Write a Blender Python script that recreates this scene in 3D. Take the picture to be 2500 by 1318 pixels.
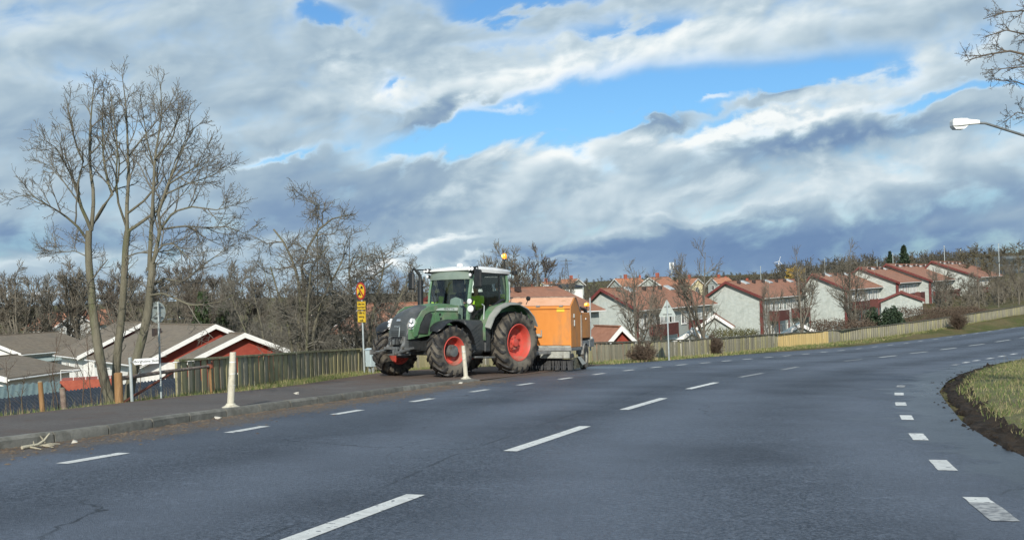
import bpy, bmesh, math, random
import numpy as np
from mathutils import Vector, Matrix

# ---------------------------------------------------------------- clear
for o in list(bpy.data.objects):
    bpy.data.objects.remove(o)
scene = bpy.context.scene
COL = scene.collection
rnd = random.Random(7)
RS = np.random.RandomState(11)

# ---------------------------------------------------------------- camera
F = 2788.0; YH = 705.0; ROLL = math.radians(2.0); CZ = 1.336
cr, sr = math.cos(ROLL), math.sin(ROLL)
cam_d = bpy.data.cameras.new('camera')
cam = bpy.data.objects.new('camera', cam_d); COL.objects.link(cam)
cam_d.sensor_width = 36.0
cam_d.lens = 36.0 * F / 2500.0
cam_d.shift_x = 0.0
cam_d.shift_y = (YH - 659.0) / 2500.0
cam_d.clip_start = 0.1
cam_d.clip_end = 30000.0
cam.matrix_world = Matrix(((cr, sr, 0, 0), (0, 0, -1, 0), (-sr, cr, 0, CZ), (0, 0, 0, 1)))
scene.camera = cam

# ---------------------------------------------------------------- light
SUN_EL = math.radians(27.0)
SUN_AZ = math.radians(180 + 4.0)      # clockwise from +Y: behind the camera, to its left
sun_dir = Vector((math.sin(SUN_AZ) * math.cos(SUN_EL), math.cos(SUN_AZ) * math.cos(SUN_EL), math.sin(SUN_EL)))
sun_d = bpy.data.lights.new('sun', 'SUN')
sun_d.energy = 4.6
sun_d.angle = math.radians(0.53)
sun_d.color = (1.0, 0.93, 0.82)
sun = bpy.data.objects.new('sun', sun_d); COL.objects.link(sun)
sun.rotation_euler = sun_dir.to_track_quat('Z', 'Y').to_euler()
sun.location = (-40, -60, 60)

scene.view_settings.view_transform = 'Standard'
scene.view_settings.look = 'None'
scene.view_settings.exposure = 0.0
scene.view_settings.gamma = 1.0
scene.view_settings.use_curve_mapping = False
scene.cycles.max_bounces = 5
scene.cycles.diffuse_bounces = 3
scene.cycles.glossy_bounces = 3
scene.cycles.transparent_max_bounces = 12
scene.cycles.use_adaptive_sampling = True
scene.cycles.adaptive_threshold = 0.015
scene.cycles.adaptive_min_samples = 8
try:
    scene.cycles.use_denoising = True
    scene.cycles.denoiser = 'OPENIMAGEDENOISE'
except Exception:
    pass
# ---------------------------------------------------------------- world: sky and clouds
class NB:
    """small helper that writes shader maths as nodes"""
    def __init__(s, nt): s.nt = nt
    def n(s, t, **k):
        nd = s.nt.nodes.new(t)
        for a, b in k.items(): setattr(nd, a, b)
        return nd
    def put(s, sock, v):
        if hasattr(v, 'is_output') or isinstance(v, bpy.types.NodeSocket): s.nt.links.new(v, sock)
        else: sock.default_value = v
    def m(s, op, a, b=None, c=None, clamp=False):
        nd = s.n('ShaderNodeMath', operation=op); nd.use_clamp = clamp
        s.put(nd.inputs[0], a)
        if b is not None: s.put(nd.inputs[1], b)
        if c is not None: s.put(nd.inputs[2], c)
        return nd.outputs[0]
    def add(s, a, b): return s.m('ADD', a, b)
    def mul(s, a, b): return s.m('MULTIPLY', a, b)
    def sub(s, a, b): return s.m('SUBTRACT', a, b)
    def ss(s, x, lo, hi):
        nd = s.n('ShaderNodeMapRange', interpolation_type='SMOOTHSTEP'); nd.clamp = True
        s.put(nd.inputs[0], x); nd.inputs[1].default_value = lo; nd.inputs[2].default_value = hi
        nd.inputs[3].default_value = 0; nd.inputs[4].default_value = 1
        return nd.outputs[0]
    def vec(s, x, y, z):
        nd = s.n('ShaderNodeCombineXYZ')
        for i, v in enumerate((x, y, z)): s.put(nd.inputs[i], v)
        return nd.outputs[0]
    def noise(s, v, scale, detail=6, rough=0.55, lac=2.0, dist=0.0):
        nd = s.n('ShaderNodeTexNoise'); nd.noise_dimensions = '3D'
        s.put(nd.inputs['Vector'], v); nd.inputs['Scale'].default_value = scale
        nd.inputs['Detail'].default_value = detail; nd.inputs['Roughness'].default_value = rough
        nd.inputs['Lacunarity'].default_value = lac; nd.inputs['Distortion'].default_value = dist
        return nd.outputs['Fac']
    def mix(s, f, a, b):
        nd = s.n('ShaderNodeMix'); nd.data_type = 'RGBA'; nd.blend_type = 'MIX'
        s.put(nd.inputs[0], f); s.put(nd.inputs[6], a); s.put(nd.inputs[7], b)
        return nd.outputs[2]
    def blobs(s, frames, items):
        """sum of soft elliptical patches; each costs four nodes. frames: tilt -> rotated (U, V) vector"""
        t = None
        for (u0, v0, su, sv, tilt, amp) in items:
            c, k = math.cos(math.radians(tilt)), math.sin(math.radians(tilt))
            a0, b0 = (u0 * c + v0 * k) / su, (-u0 * k + v0 * c) / sv
            ma = s.n('ShaderNodeVectorMath', operation='MULTIPLY_ADD')
            s.put(ma.inputs[0], frames[tilt]); ma.inputs[1].default_value = (1 / su, 1 / sv, 0); ma.inputs[2].default_value = (-a0, -b0, 0)
            dt = s.n('ShaderNodeVectorMath', operation='DOT_PRODUCT')
            s.put(dt.inputs[0], ma.outputs[0]); s.put(dt.inputs[1], ma.outputs[0])
            p = s.m('POWER', 0.36787944, dt.outputs['Value'])
            t = s.m('MULTIPLY_ADD', p, amp, t if t is not None else 0.0)
        return t

def sky_uv(px, py):
    du, dv = px - 1250.0, py - YH
    x = (du * cr - dv * sr) / F; z = -(du * sr + dv * cr) / F
    return math.degrees(math.atan(x)), math.degrees(math.atan(z / math.hypot(1, x)))

def make_world():
    w = bpy.data.worlds.new('World'); scene.world = w; w.use_nodes = True
    nt = w.node_tree; nt.nodes.clear(); B = NB(nt)
    out = B.n('ShaderNodeOutputWorld'); bg = B.n('ShaderNodeBackground')
    nt.links.new(bg.outputs[0], out.inputs[0])
    sky = B.n('ShaderNodeTexSky'); sky.sky_type = 'NISHITA'; sky.sun_disc = False
    sky.sun_elevation = SUN_EL; sky.sun_rotation = SUN_AZ
    sky.air_density = 1.0; sky.dust_density = 0.5; sky.ozone_density = 2.0; sky.altitude = 20
    tc = B.n('ShaderNodeTexCoord')
    d = B.n('ShaderNodeVectorMath', operation='NORMALIZE'); nt.links.new(tc.outputs['Generated'], d.inputs[0])
    sx = B.n('ShaderNodeSeparateXYZ'); nt.links.new(d.outputs[0], sx.inputs[0])
    X, Y, Z = sx.outputs
    U = B.mul(B.m('ARCTAN2', X, Y), 57.29578)          # bearing, degrees right of +Y
    V = B.mul(B.m('ARCSINE', Z), 57.29578)             # elevation, degrees
    # cloud noise: flattened towards the horizon, cloud streets rising to the right
    Vs = B.m('MULTIPLY_ADD', U, -0.12, V)
    wv = B.n('ShaderNodeTexNoise'); wv.noise_dimensions = '3D'
    nt.links.new(B.vec(B.mul(U, 0.12), B.mul(Vs, 0.26), 3.1), wv.inputs['Vector'])
    wv.inputs['Scale'].default_value = 1.0; wv.inputs['Detail'].default_value = 2; wv.inputs['Roughness'].default_value = .5
    wsep = B.n('ShaderNodeSeparateColor'); nt.links.new(wv.outputs['Color'], wsep.inputs[0])
    Uw = B.m('MULTIPLY_ADD', B.sub(wsep.outputs[0], .5), 3.6, U)
    Vw = B.m('MULTIPLY_ADD', B.sub(wsep.outputs[1], .5), 2.0, Vs)
    big = B.noise(B.vec(B.mul(Uw, 0.12), B.mul(Vw, 0.34), 1.3), 1.0, 3, 0.5)
    PU, PV = 0.40, 0.66
    puff = B.noise(B.vec(B.mul(Uw, PU), B.mul(Vw, PV), 5.2), 1.0, 7, 0.52)
    # the same puffs a little towards the sun: the difference gives lit and shaded sides
    puff2 = B.noise(B.vec(B.m('MULTIPLY_ADD', Uw, PU, -0.16), B.m('MULTIPLY_ADD', Vw, PV, 0.30), 5.2), 1.0, 3, 0.5)
    relief = B.sub(puff, puff2)
    streak = B.noise(B.vec(B.mul(Uw, 0.07), B.mul(Vw, 1.0), 8.8), 1.0, 4, 0.5)
    fr = {}
    for t in (0, 7, 15):
        c, k = math.cos(math.radians(t)), math.sin(math.radians(t))
        fr[t] = B.vec(B.m('MULTIPLY_ADD', V, k, B.mul(U, c)), B.m('MULTIPLY_ADD', V, c, B.mul(U, -k)), 0.0)
    # irregular outlines: patches are looked up at warped positions
    jit = B.vec(B.mul(B.sub(puff, .5), 5.0), B.mul(B.sub(puff, .5), -3.2), 0.0)
    frw = {}
    for t in fr:
        ad = B.n('ShaderNodeVectorMath', operation='ADD'); nt.links.new(fr[t], ad.inputs[0]); nt.links.new(jit, ad.inputs[1]); frw[t] = ad.outputs[0]
    k_ = 2500 / 2 / 24.15
    def total(items):
        return B.blobs(frw, [(*sky_uv(px, py), wx / k_, wy / k_, min((0, 7, 15), key=lambda q: abs(q - tl)), am) for (px, py, wx, wy, tl, am) in items])
    # where the deck is open (blue) and where it is thick
    gaps = total([(1450, 262, 400, 72, 7, 1.4), (1120, 325, 250, 40, 15, 1.1), (1850, 205, 330, 40, 10, 1.0), (2330, 232, 200, 18, 7, .85),
                  (1250, 8, 210, 34, 3, 1.0), (790, 40, 70, 30, 0, 1.0), (940, 195, 40, 24, 7, .7), (1480, 70, 220, 26, 10, .6),
                  (690, 388, 120, 14, 15, .7), (1830, 292, 220, 14, 7, .6), (1180, 110, 120, 22, 7, .35)])
    thick = total([(1090, 262, 110, 28, 15, 1.6), (1735, 236, 85, 16, 0, 1.5), (1260, 272, 100, 18, 7, 1.3), (1540, 268, 90, 16, 7, 1.1), (1930, 240, 60, 20, 15, .9), (1620, 305, 80, 22, 15, .8)])
    deck = B.blobs(fr, [(0.0, 5.0, 38.0, 17.0, 0, 1.0)])
    cov = B.m('MULTIPLY_ADD', B.sub(big, .5), .75, B.m('MULTIPLY_ADD', deck, .45, 0.55))
    cov = B.m('MULTIPLY_ADD', B.sub(puff, .5), 1.45, cov)
    cov = B.m('MULTIPLY_ADD', thick, .8, B.m('MULTIPLY_ADD', gaps, -1.0, cov))
    cover = B.ss(cov, 0.02, 0.92)
    edge = B.mul(B.ss(cov, 0.20, 0.50), B.sub(1.0, B.ss(cov, 0.50, 0.95)))
    # how bright the cloud is: base decks are grey, sunlit sides white, far base slate blue
    bright = total([(180, 190, 300, 34, 0, .10), (60, 60, 300, 50, 0, .08), (1600, 120, 620, 60, 7, .26), (1350, 185, 300, 24, 7, .16), (2200, 190, 340, 36, 12, .20), (1230, 250, 160, 24, 15, .22),
                    (1370, 375, 140, 34, 7, .40), (1735, 236, 90, 20, 0, .30), (1270, 272, 100, 20, 7, .25), (1600, 400, 160, 24, 7, .12), (1200, 470, 150, 46, 15, .16), (1900, 312, 260, 20, 7, .52), (1720, 335, 110, 26, 10, .22), (2100, 430, 520, 46, 7, .20), (1450, 470, 200, 36, 7, .10), (1750, 520, 420, 14, 10, .12),
                    (1060, 598, 130, 10, 10, .42), (1000, 395, 120, 26, 10, .16), (880, 190, 90, 40, 0, .16), (960, 235, 90, 26, 7, .25), (1120, 650, 240, 12, 3, .36), (650, 398, 90, 12, 15, .25),
                    (200, 636, 300, 14, 2, .14), (1700, 552, 240, 9, 7, .10), (1380, 638, 160, 9, 2, .14), (450, 300, 160, 18, 0, .08), (60, 716, 200, 8, 2, .3), (920, 660, 120, 18, 7, .22)])
    dark = total([(2150, 545, 640, 46, 7, .26), (2200, 630, 700, 62, 3, .32), (1450, 615, 420, 34, 5, .24), (880, 505, 330, 56, 4, .24), (1030, 555, 160, 24, 10, .10), (160, 585, 460, 36, 2, .26), (300, 690, 500, 18, 2, .10), (120, 300, 120, 90, 15, .07),
                  (2000, 345, 190, 22, 7, .27), (2230, 305, 160, 16, 7, .16), (1090, 262, 90, 24, 15, .32), (1010, 312, 80, 12, 15, .22), (1940, 218, 50, 18, 15, .22), (1610, 300, 60, 22, 15, .20),
                  (800, 420, 170, 36, 7, .10), (1090, 410, 80, 30, 7, .10), (1650, 440, 170, 26, 7, .07), (450, 450, 260, 60, 0, .06), (1800, 670, 700, 22, 2, .06)])
    lit = B.m('MULTIPLY_ADD', bright, 1.6, B.m('MULTIPLY_ADD', dark, -0.7, 0.35), clamp=True)
    val = B.m('MULTIPLY_ADD', B.mul(relief, B.m('MULTIPLY_ADD', lit, 1.0, 0.12)), 1.0, 0.50)
    val = B.m('MULTIPLY_ADD', B.sub(big, 0.5), 0.34, val)
    val = B.m('MULTIPLY_ADD', B.sub(streak, 0.5), 0.13, val)
    val = B.m('MULTIPLY_ADD', edge, 0.16, val)
    val = B.sub(B.add(val, bright), dark)
    ramp = B.n('ShaderNodeValToRGB'); r = ramp.color_ramp; r.interpolation = 'B_SPLINE'
    stops = [(0.0, (.125, .215, .40)), (0.22, (.20, .315, .495)), (0.42, (.33, .455, .57)), (0.60, (.50, .625, .71)), (0.80, (.73, .83, .88)), (1.0, (.97, 1.0, .99))]
    while len(r.elements) < len(stops): r.elements.new(0.5)
    for e, (p, c) in zip(r.elements, stops): e.position = p; e.color = (*c, 1)
    nt.links.new(val, ramp.inputs[0])
    blue = B.n('ShaderNodeVectorMath', operation='MULTIPLY'); nt.links.new(sky.outputs[0], blue.inputs[0]); blue.inputs[1].default_value = (SKY_K * 0.55, SKY_K * 0.86, SKY_K * 1.12)
    cloud = B.n('ShaderNodeVectorMath', operation='SCALE'); nt.links.new(ramp.outputs[0], cloud.inputs[0]); cloud.inputs['Scale'].default_value = 1.0
    final = B.mix(cover, blue.outputs[0], cloud.outputs[0])
    nt.links.new(final, bg.inputs[0]); bg.inputs[1].default_value = 1.0
    w.cycles.sampling_method = 'NONE'
SKY_K = 0.11
make_world()
# ---------------------------------------------------------------- helpers
def ray(u, v):
    du, dv = u - 1250.0, v - YH
    return np.array([(du * cr - dv * sr) / F, 1.0, -(du * sr + dv * cr) / F])
def at(u, v, Y):
    """the point at depth Y seen at photo pixel (u, v)"""
    r = ray(u, v); return np.array([r[0] * Y, Y, CZ + r[2] * Y])

class MB:
    """collects verts and faces, with a material slot per face, for ONE mesh object"""
    def __init__(s): s.v = []; s.f = []; s.m = []
    def add(s, vs, fs, mi=0):
        b = len(s.v); s.v += [tuple(float(c) for c in p) for p in vs]
        s.f += [tuple(i + b for i in f) for f in fs]; s.m += [mi] * len(fs); return s
    def box(s, c, d, mi=0, R=None):
        h = [x / 2 for x in d]; vs = []
        for sx in (-1, 1):
            for sy in (-1, 1):
                for sz in (-1, 1):
                    p = Vector((sx * h[0], sy * h[1], sz * h[2]))
                    if R is not None: p = R @ p
                    vs.append((p[0] + c[0], p[1] + c[1], p[2] + c[2]))
        return s.add(vs, [(0, 1, 3, 2), (4, 6, 7, 5), (0, 4, 5, 1), (2, 3, 7, 6), (0, 2, 6, 4), (1, 5, 7, 3)], mi)
    def tube(s, pts, rad, n=8, mi=0, cap=True):
        pts = [Vector(p) for p in pts]
        if not hasattr(rad, '__len__'): rad = [rad] * len(pts)
        rings = []; prev = None
        for i, p in enumerate(pts):
            t = (pts[min(i + 1, len(pts) - 1)] - pts[max(i - 1, 0)]).normalized()
            if prev is None:
                a = Vector((0, 0, 1)) if abs(t.z) < .9 else Vector((1, 0, 0))
                x = t.cross(a).normalized()
            else:
                x = (prev - t * prev.dot(t)).normalized()
            prev = x; y = t.cross(x)
            rings.append([p + (x * math.cos(2 * math.pi * k / n) + y * math.sin(2 * math.pi * k / n)) * rad[i] for k in range(n)])
        vs = [q for r in rings for q in r]; fs = []
        for i in range(len(pts) - 1):
            for k in range(n): fs.append((i * n + k, i * n + (k + 1) % n, (i + 1) * n + (k + 1) % n, (i + 1) * n + k))
        if cap: fs += [tuple(range(n - 1, -1, -1)), tuple((len(pts) - 1) * n + k for k in range(n))]
        return s.add(vs, fs, mi)
    def prism(s, poly, axis, a, b, mi=0):
        """extrude a 2D polygon along axis 0, 1 or 2 from a to b"""
        def P(p, t):
            q = list(p); q.insert(axis, t); return tuple(q)
        n = len(poly); vs = [P(p, a) for p in poly] + [P(p, b) for p in poly]
        fs = [(i, (i + 1) % n, n + (i + 1) % n, n + i) for i in range(n)] + [tuple(range(n - 1, -1, -1)), tuple(range(n, 2 * n))]
        return s.add(vs, fs, mi)
    def lathe(s, prof, n=32, c=(0, 0, 0), axis=1, mi=0, closed=False):
        """prof: (radius, offset along axis)"""
        vs = []; m = len(prof); o = [i for i in range(3) if i != axis]
        for k in range(n):
            a = 2 * math.pi * k / n
            for r, t in prof:
                p = [0, 0, 0]; p[axis] = t; p[o[0]] = r * math.cos(a); p[o[1]] = r * math.sin(a)
                vs.append((p[0] + c[0], p[1] + c[1], p[2] + c[2]))
        fs = []
        for k in range(n):
            for j in range(m if closed else m - 1):
                j2 = (j + 1) % m
                fs.append((k * m + j, k * m + j2, ((k + 1) % n) * m + j2, ((k + 1) % n) * m + j))
        return s.add(vs, fs, mi)
    def loft(s, rings, mi=0, cap=True, closed=True):
        n = len(rings[0]); vs = [p for r in rings for p in r]; fs = []
        for i in range(len(rings) - 1):
            for k in range(n if closed else n - 1): fs.append((i * n + k, i * n + (k + 1) % n, (i + 1) * n + (k + 1) % n, (i + 1) * n + k))
        if cap: fs += [tuple(range(n - 1, -1, -1)), tuple((len(rings) - 1) * n + k for k in range(n))]
        return s.add(vs, fs, mi)
    def mesh(s, name, mats, smooth=None, bevel=0):
        me = bpy.data.meshes.new(name); me.from_pydata(s.v, [], s.f)
        mats = mats if isinstance(mats, (list, tuple)) else [mats]
        for m in mats: me.materials.append(m)
        if len(mats) > 1: me.polygons.foreach_set('material_index', s.m)
        bm = bmesh.new(); bm.from_mesh(me)
        bmesh.ops.recalc_face_normals(bm, faces=bm.faces)
        if bevel:
            es = [e for e in bm.edges if len(e.link_faces) == 2 and e.calc_face_angle(0) > .5]
            bmesh.ops.bevel(bm, geom=es, offset=bevel, segments=1, affect='EDGES', clamp_overlap=True)
        bm.to_mesh(me); bm.free()
        if smooth:
            me.shade_smooth(); me.set_sharp_from_angle(angle=math.radians(smooth))
        me.update(); return me
    def build(s, name, mats, parent=None, smooth=None, bevel=0, loc=None):
        o = bpy.data.objects.new(name, s.mesh(name, mats, smooth, bevel)); COL.objects.link(o)
        if parent is not None: o.parent = parent
        if loc is not None: o.location = loc
        return o

def np_mesh(name, v, quads, mats, smooth=False, tris=None, midx=None):
    me = bpy.data.meshes.new(name)
    v = np.asarray(v, np.float32).reshape(-1, 3)
    q = np.asarray(quads, np.int32).reshape(-1, 4) if quads is not None else np.zeros((0, 4), np.int32)
    t = np.asarray(tris, np.int32).reshape(-1, 3) if tris is not None else np.zeros((0, 3), np.int32)
    me.vertices.add(len(v)); me.vertices.foreach_set('co', v.ravel())
    nl = q.size + t.size; me.loops.add(nl); me.loops.foreach_set('vertex_index', np.concatenate([q.ravel(), t.ravel()]))
    npoly = len(q) + len(t); me.polygons.add(npoly)
    ls = np.concatenate([np.arange(len(q)) * 4, q.size + np.arange(len(t)) * 3]).astype(np.int32)
    me.polygons.foreach_set('loop_start', ls)
    for m in (mats if isinstance(mats, (list, tuple)) else [mats]): me.materials.append(m)
    if midx is not None: me.polygons.foreach_set('material_index', np.asarray(midx, np.int32))
    if smooth: me.polygons.foreach_set('use_smooth', np.ones(npoly, bool))
    me.update(calc_edges=True); me.validate(); return me
def obj(name, me, parent=None, loc=None):
    o = bpy.data.objects.new(name, me); COL.objects.link(o)
    if parent is not None: o.parent = parent
    if loc is not None: o.location = loc
    return o
def tag(o, label, cat, group=None):
    o['label'] = label; o['category'] = cat
    if group: o['group'] = group
    return o
def thing(name, label, cat, loc=(0, 0, 0), rz=0.0, group=None, mat=None):
    o = bpy.data.objects.new(name, None); COL.objects.link(o); o.empty_display_size = .2
    if mat is not None: o.matrix_world = mat
    else: o.location = tuple(float(c) for c in loc); o.rotation_euler = (0, 0, rz)
    return tag(o, label, cat, group)
def kind(o, k): o['kind'] = k; return o
def copy_tree(o, parent=None):
    c = o.copy(); COL.objects.link(c); c.parent = parent
    for ch in list(o.children): copy_tree(ch, c)
    return c

# ---------------------------------------------------------------- materials
MATS = {}
def pm(name, c1, c2=None, scale=4.0, rough=.6, bump=0.0, bscale=None, spec=.5, metal=0.0, detail=4, stretch=(1, 1, 1), emit=None, coat=0.0, c3=None, s3=1.0, lo=.35, hi=.65, lo3=.5, hi3=.72, rvar=0.0, rand=0.0):
    """procedural paint/wood/stone: two tones by noise, an optional third patchy tone, bump"""
    m = bpy.data.materials.new(name); m.use_nodes = True; nt = m.node_tree; B = NB(nt)
    p = nt.nodes['Principled BSDF']
    p.inputs['Roughness'].default_value = rough; p.inputs['Metallic'].default_value = metal
    p.inputs['Specular IOR Level'].default_value = spec
    if coat: p.inputs['Coat Weight'].default_value = coat; p.inputs['Coat Roughness'].default_value = .12
    tc = B.n('ShaderNodeTexCoord'); mp = B.n('ShaderNodeMapping'); mp.inputs['Scale'].default_value = stretch
    nt.links.new(tc.outputs['Object'], mp.inputs[0]); v = mp.outputs[0]
    col = (*c1, 1)
    if c2 is not None:
        n = B.noise(v, scale, detail, .6); col = B.mix(B.ss(n, lo, hi), (*c1, 1), (*c2, 1))
        if rvar: nt.links.new(B.m('MULTIPLY_ADD', n, rvar, rough - rvar / 2), p.inputs['Roughness'])
    if c3 is not None:
        n3 = B.noise(v, s3, 5, .6); col = B.mix(B.ss(n3, lo3, hi3), col, (*c3, 1))
    if rand:
        oi = B.n('ShaderNodeObjectInfo'); sc = B.n('ShaderNodeVectorMath', operation='SCALE'); B.put(sc.inputs[0], col if not isinstance(col, tuple) else col[:3]); B.put(sc.inputs['Scale'], B.m('MULTIPLY_ADD', oi.outputs['Random'], 2 * rand, 1 - rand)); col = sc.outputs[0]
    B.put(p.inputs['Base Color'], col)
    if bump:
        bn = B.n('ShaderNodeBump'); bn.inputs['Strength'].default_value = bump; bn.inputs['Distance'].default_value = .02
        nt.links.new(B.noise(v, bscale or scale * 3, 3, .6), bn.inputs['Height']); nt.links.new(bn.outputs[0], p.inputs['Normal'])
    if emit: p.inputs['Emission Color'].default_value = (*emit[0], 1); p.inputs['Emission Strength'].default_value = emit[1]
    MATS[name] = m; return m
def siding(name, c1, c2, pitch, axis=2, rough=.7, depth=.35, c3=None):
    """boards or rows: narrow shadow joints across one axis"""
    m = pm(name, c1, c2, 3.0, rough, 0, c3=c3, s3=.8); nt = m.node_tree; B = NB(nt); p = nt.nodes['Principled BSDF']
    tc = B.n('ShaderNodeTexCoord'); sx = B.n('ShaderNodeSeparateXYZ'); nt.links.new(tc.outputs['Object'], sx.inputs[0])
    fr = B.m('FRACT', B.mul(sx.outputs[axis], 1 / pitch))
    bn = B.n('ShaderNodeBump'); bn.inputs['Strength'].default_value = depth; bn.inputs['Distance'].default_value = .03
    nt.links.new(fr, bn.inputs['Height']); nt.links.new(bn.outputs[0], p.inputs['Normal'])
    return m
def glass(name, tint, rough=.02, gl=.9):
    m = bpy.data.materials.new(name); m.use_nodes = True; nt = m.node_tree; B = NB(nt); nt.nodes.clear()
    out = B.n('ShaderNodeOutputMaterial'); tr = B.n('ShaderNodeBsdfTransparent'); g = B.n('ShaderNodeBsdfGlossy'); mx = B.n('ShaderNodeMixShader'); fr = B.n('ShaderNodeFresnel')
    tr.inputs[0].default_value = (*tint, 1); g.inputs[0].default_value = (gl, gl, gl, 1); g.inputs['Roughness'].default_value = rough; fr.inputs[0].default_value = 1.6
    nt.links.new(fr.outputs[0], mx.inputs[0]); nt.links.new(tr.outputs[0], mx.inputs[1]); nt.links.new(g.outputs[0], mx.inputs[2]); nt.links.new(mx.outputs[0], out.inputs[0])
    return m

M = {}
M['kerb'] = pm('kerb concrete', (.125, .123, .105), (.195, .19, .165), 6, .85, .5, 40, c3=(.10, .095, .075), s3=2.2, rand=.22)
M['paint'] = pm('road paint', (.58, .59, .56), (.74, .75, .71), 9, .6, .15, 90, c3=(.14, .15, .165), s3=9.0, lo3=.585, hi3=.66, rand=.1)
M['worn'] = pm('worn road paint', (.42, .43, .42), (.16, .17, .18), 14, .7, .2, 90, detail=6)
M['tyre'] = pm('tyre rubber', (.030, .029, .028), (.060, .055, .048), 5, .75, .2, 60, spec=.3, c3=(.15, .135, .11), s3=2.6, lo3=.36, hi3=.62)
M['lug'] = pm('tread lug rubber', (.016, .016, .017), (.03, .029, .028), 6, .6, .15, 60, c3=(.10, .09, .075), s3=5, lo3=.52, hi3=.75)
M['rim_red'] = pm('red wheel paint', (.54, .075, .055), (.48, .085, .062), 3, .5, 0, c3=(.36, .16, .12), s3=3.2, lo3=.45, hi3=.7)
M['green'] = pm('tractor green paint', (.085, .195, .095), (.105, .215, .112), 2, .5, 0, coat=.08, c3=(.18, .215, .15), s3=2.6, lo3=.42, hi3=.70)
M['cabgreen'] = pm('cab green', (.14, .25, .15), (.17, .28, .18), 3, .4)
M['visor'] = pm('grey green visor', (.17, .22, .185), (.20, .25, .21), 3, .45)
M['fender_grey'] = pm('grey fender lip', (.24, .255, .235), (.29, .30, .275), 4, .6)
M['dark'] = pm('dark grey plastic', (.032, .036, .038), (.05, .053, .054), 5, .5, .1, 80, c3=(.10, .095, .085), s3=3, lo3=.55, hi3=.8)
M['hoodtop'] = pm('anthracite bonnet', (.055, .062, .064), (.07, .078, .08), 3, .42, c3=(.11, .11, .105), s3=2)
M['black'] = pm('black plastic', (.012, .013, .015), (.02, .021, .022), 8, .4)
M['steel'] = pm('grey dirty steel', (.13, .14, .14), (.19, .195, .19), 6, .5, .2, 40, metal=.3, c3=(.085, .075, .06), s3=4)
M['steel_lt'] = pm('pale galvanised steel', (.36, .41, .42), (.44, .49, .49), 7, .5, .1, 60, metal=.25)
M['cabinet'] = pm('pale blue cabinet', (.42, .52, .55), (.47, .57, .60), 3, .5)
M['roofwhite'] = pm('white roof shell', (.78, .79, .78), (.72, .73, .72), 3, .35)
M['lampglass'] = pm('clear lamp lens', (.75, .78, .78), (.9, .9, .9), 6, .12, spec=.9)
M['lamp_rim'] = pm('chrome lamp bowl', (.62, .64, .64), (.7, .72, .72), 6, .2, metal=.8)
M['beacon'] = pm('amber beacon', (.85, .28, .02), (.9, .36, .03), 6, .2, emit=((1, .32, .03), .75), coat=.6)
M['beacon_core'] = pm('lit amber bulb', (1, .7, .2), None, 1, .3, emit=((1, .62, .12), 3.0))
M['orange'] = pm('orange sweeper paint', (.60, .215, .034), (.66, .25, .045), 1.4, .5, .05, 6, c3=(.43, .20, .075), s3=2.4, lo3=.46, hi3=.72, stretch=(1, 1, .45))
M['orange_pale'] = pm('faded orange lid', (.66, .36, .21), (.70, .41, .26), 2, .55, 0, c3=(.50, .26, .14), s3=3)
M['chassis'] = pm('grey sweeper chassis', (.17, .18, .18), (.24, .245, .235), 5, .6, .2, 40, c3=(.10, .085, .065), s3=3)
M['dirtymetal'] = pm('dirty galvanised box', (.28, .29, .26), (.36, .37, .33), 8, .6, .2, 30, c3=(.14, .13, .11), s3=6)
M['bristle'] = pm('brush bristle', (.06, .065, .05), (.15, .15, .11), 20, .8)
M['yellow'] = pm('yellow sign face', (.72, .47, .02), (.76, .52, .04), 3, .5)
M['signred'] = pm('red sign ring', (.36, .03, .02), (.42, .04, .03), 3, .5)
M['signblack'] = pm('black sign print', (.015, .015, .015), (.03, .03, .03), 3, .5)
M['signwhite'] = pm('white sign face', (.70, .73, .73), (.76, .78, .78), 4, .5)
M['signback'] = pm('grey sign back', (.37, .42, .40), (.44, .49, .46), 3, .5, metal=.2, c3=(.28, .32, .30), s3=4)
M['bollard'] = pm('cream plastic', (.52, .49, .39), (.60, .57, .46), 4, .6, .05, 30, c3=(.30, .27, .20), s3=7, lo3=.5, hi3=.75)
M['fence'] = pm('weathered plank', (.25, .232, .125), (.36, .335, .20), 2.0, .85, .35, 14, stretch=(6, 6, .8), c3=(.20, .205, .08), s3=.8, rand=.2)
M['fence2'] = pm('weathered plank grey', (.20, .188, .138), (.29, .272, .20), 2.0, .85, .35, 14, stretch=(6, 6, .8), c3=(.20, .195, .125), s3=.8, rand=.2)
M['newwood'] = pm('fresh plank', (.56, .42, .17), (.64, .49, .23), 2.0, .75, .2, 14, stretch=(6, 6, .8), rand=.12)
M['capwood'] = pm('dark fence cap', (.075, .07, .05), (.12, .115, .085), 3, .85, .3, 20)
M['orangewood'] = pm('stained post', (.24, .13, .05), (.34, .20, .09), 2.5, .75, .4, 20, stretch=(4, 4, .7), c3=(.16, .085, .035), s3=3)
M['pole_brown'] = pm('weathered brown pole', (.17, .125, .10), (.27, .21, .17), 3, .8, .5, 20, stretch=(1, 4, 4), c3=(.30, .27, .22), s3=3)
M['rust'] = pm('rusted iron', (.22, .065, .035), (.12, .04, .025), 8, .85, .5, 30)
M['bark1'] = pm('grey brown bark', (.115, .107, .076), (.17, .158, .115), 4, .9, .7, 18, stretch=(2, 2, .6), c3=(.105, .115, .055), s3=1.4)
M['bark2'] = pm('dark twig bark', (.085, .07, .055), (.13, .11, .085), 3, .9, .2, 12)
M['bark3'] = pm('pale grey twig bark', (.12, .112, .092), (.18, .168, .138), 2, .9, .2, 12)
M['bark4'] = pm('warm grey brown twigs', (.125, .112, .088), (.18, .162, .128), .6, .9)
M['bark5'] = pm('brown shrub twigs', (.085, .06, .043), (.13, .095, .068), 2, .9)
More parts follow.
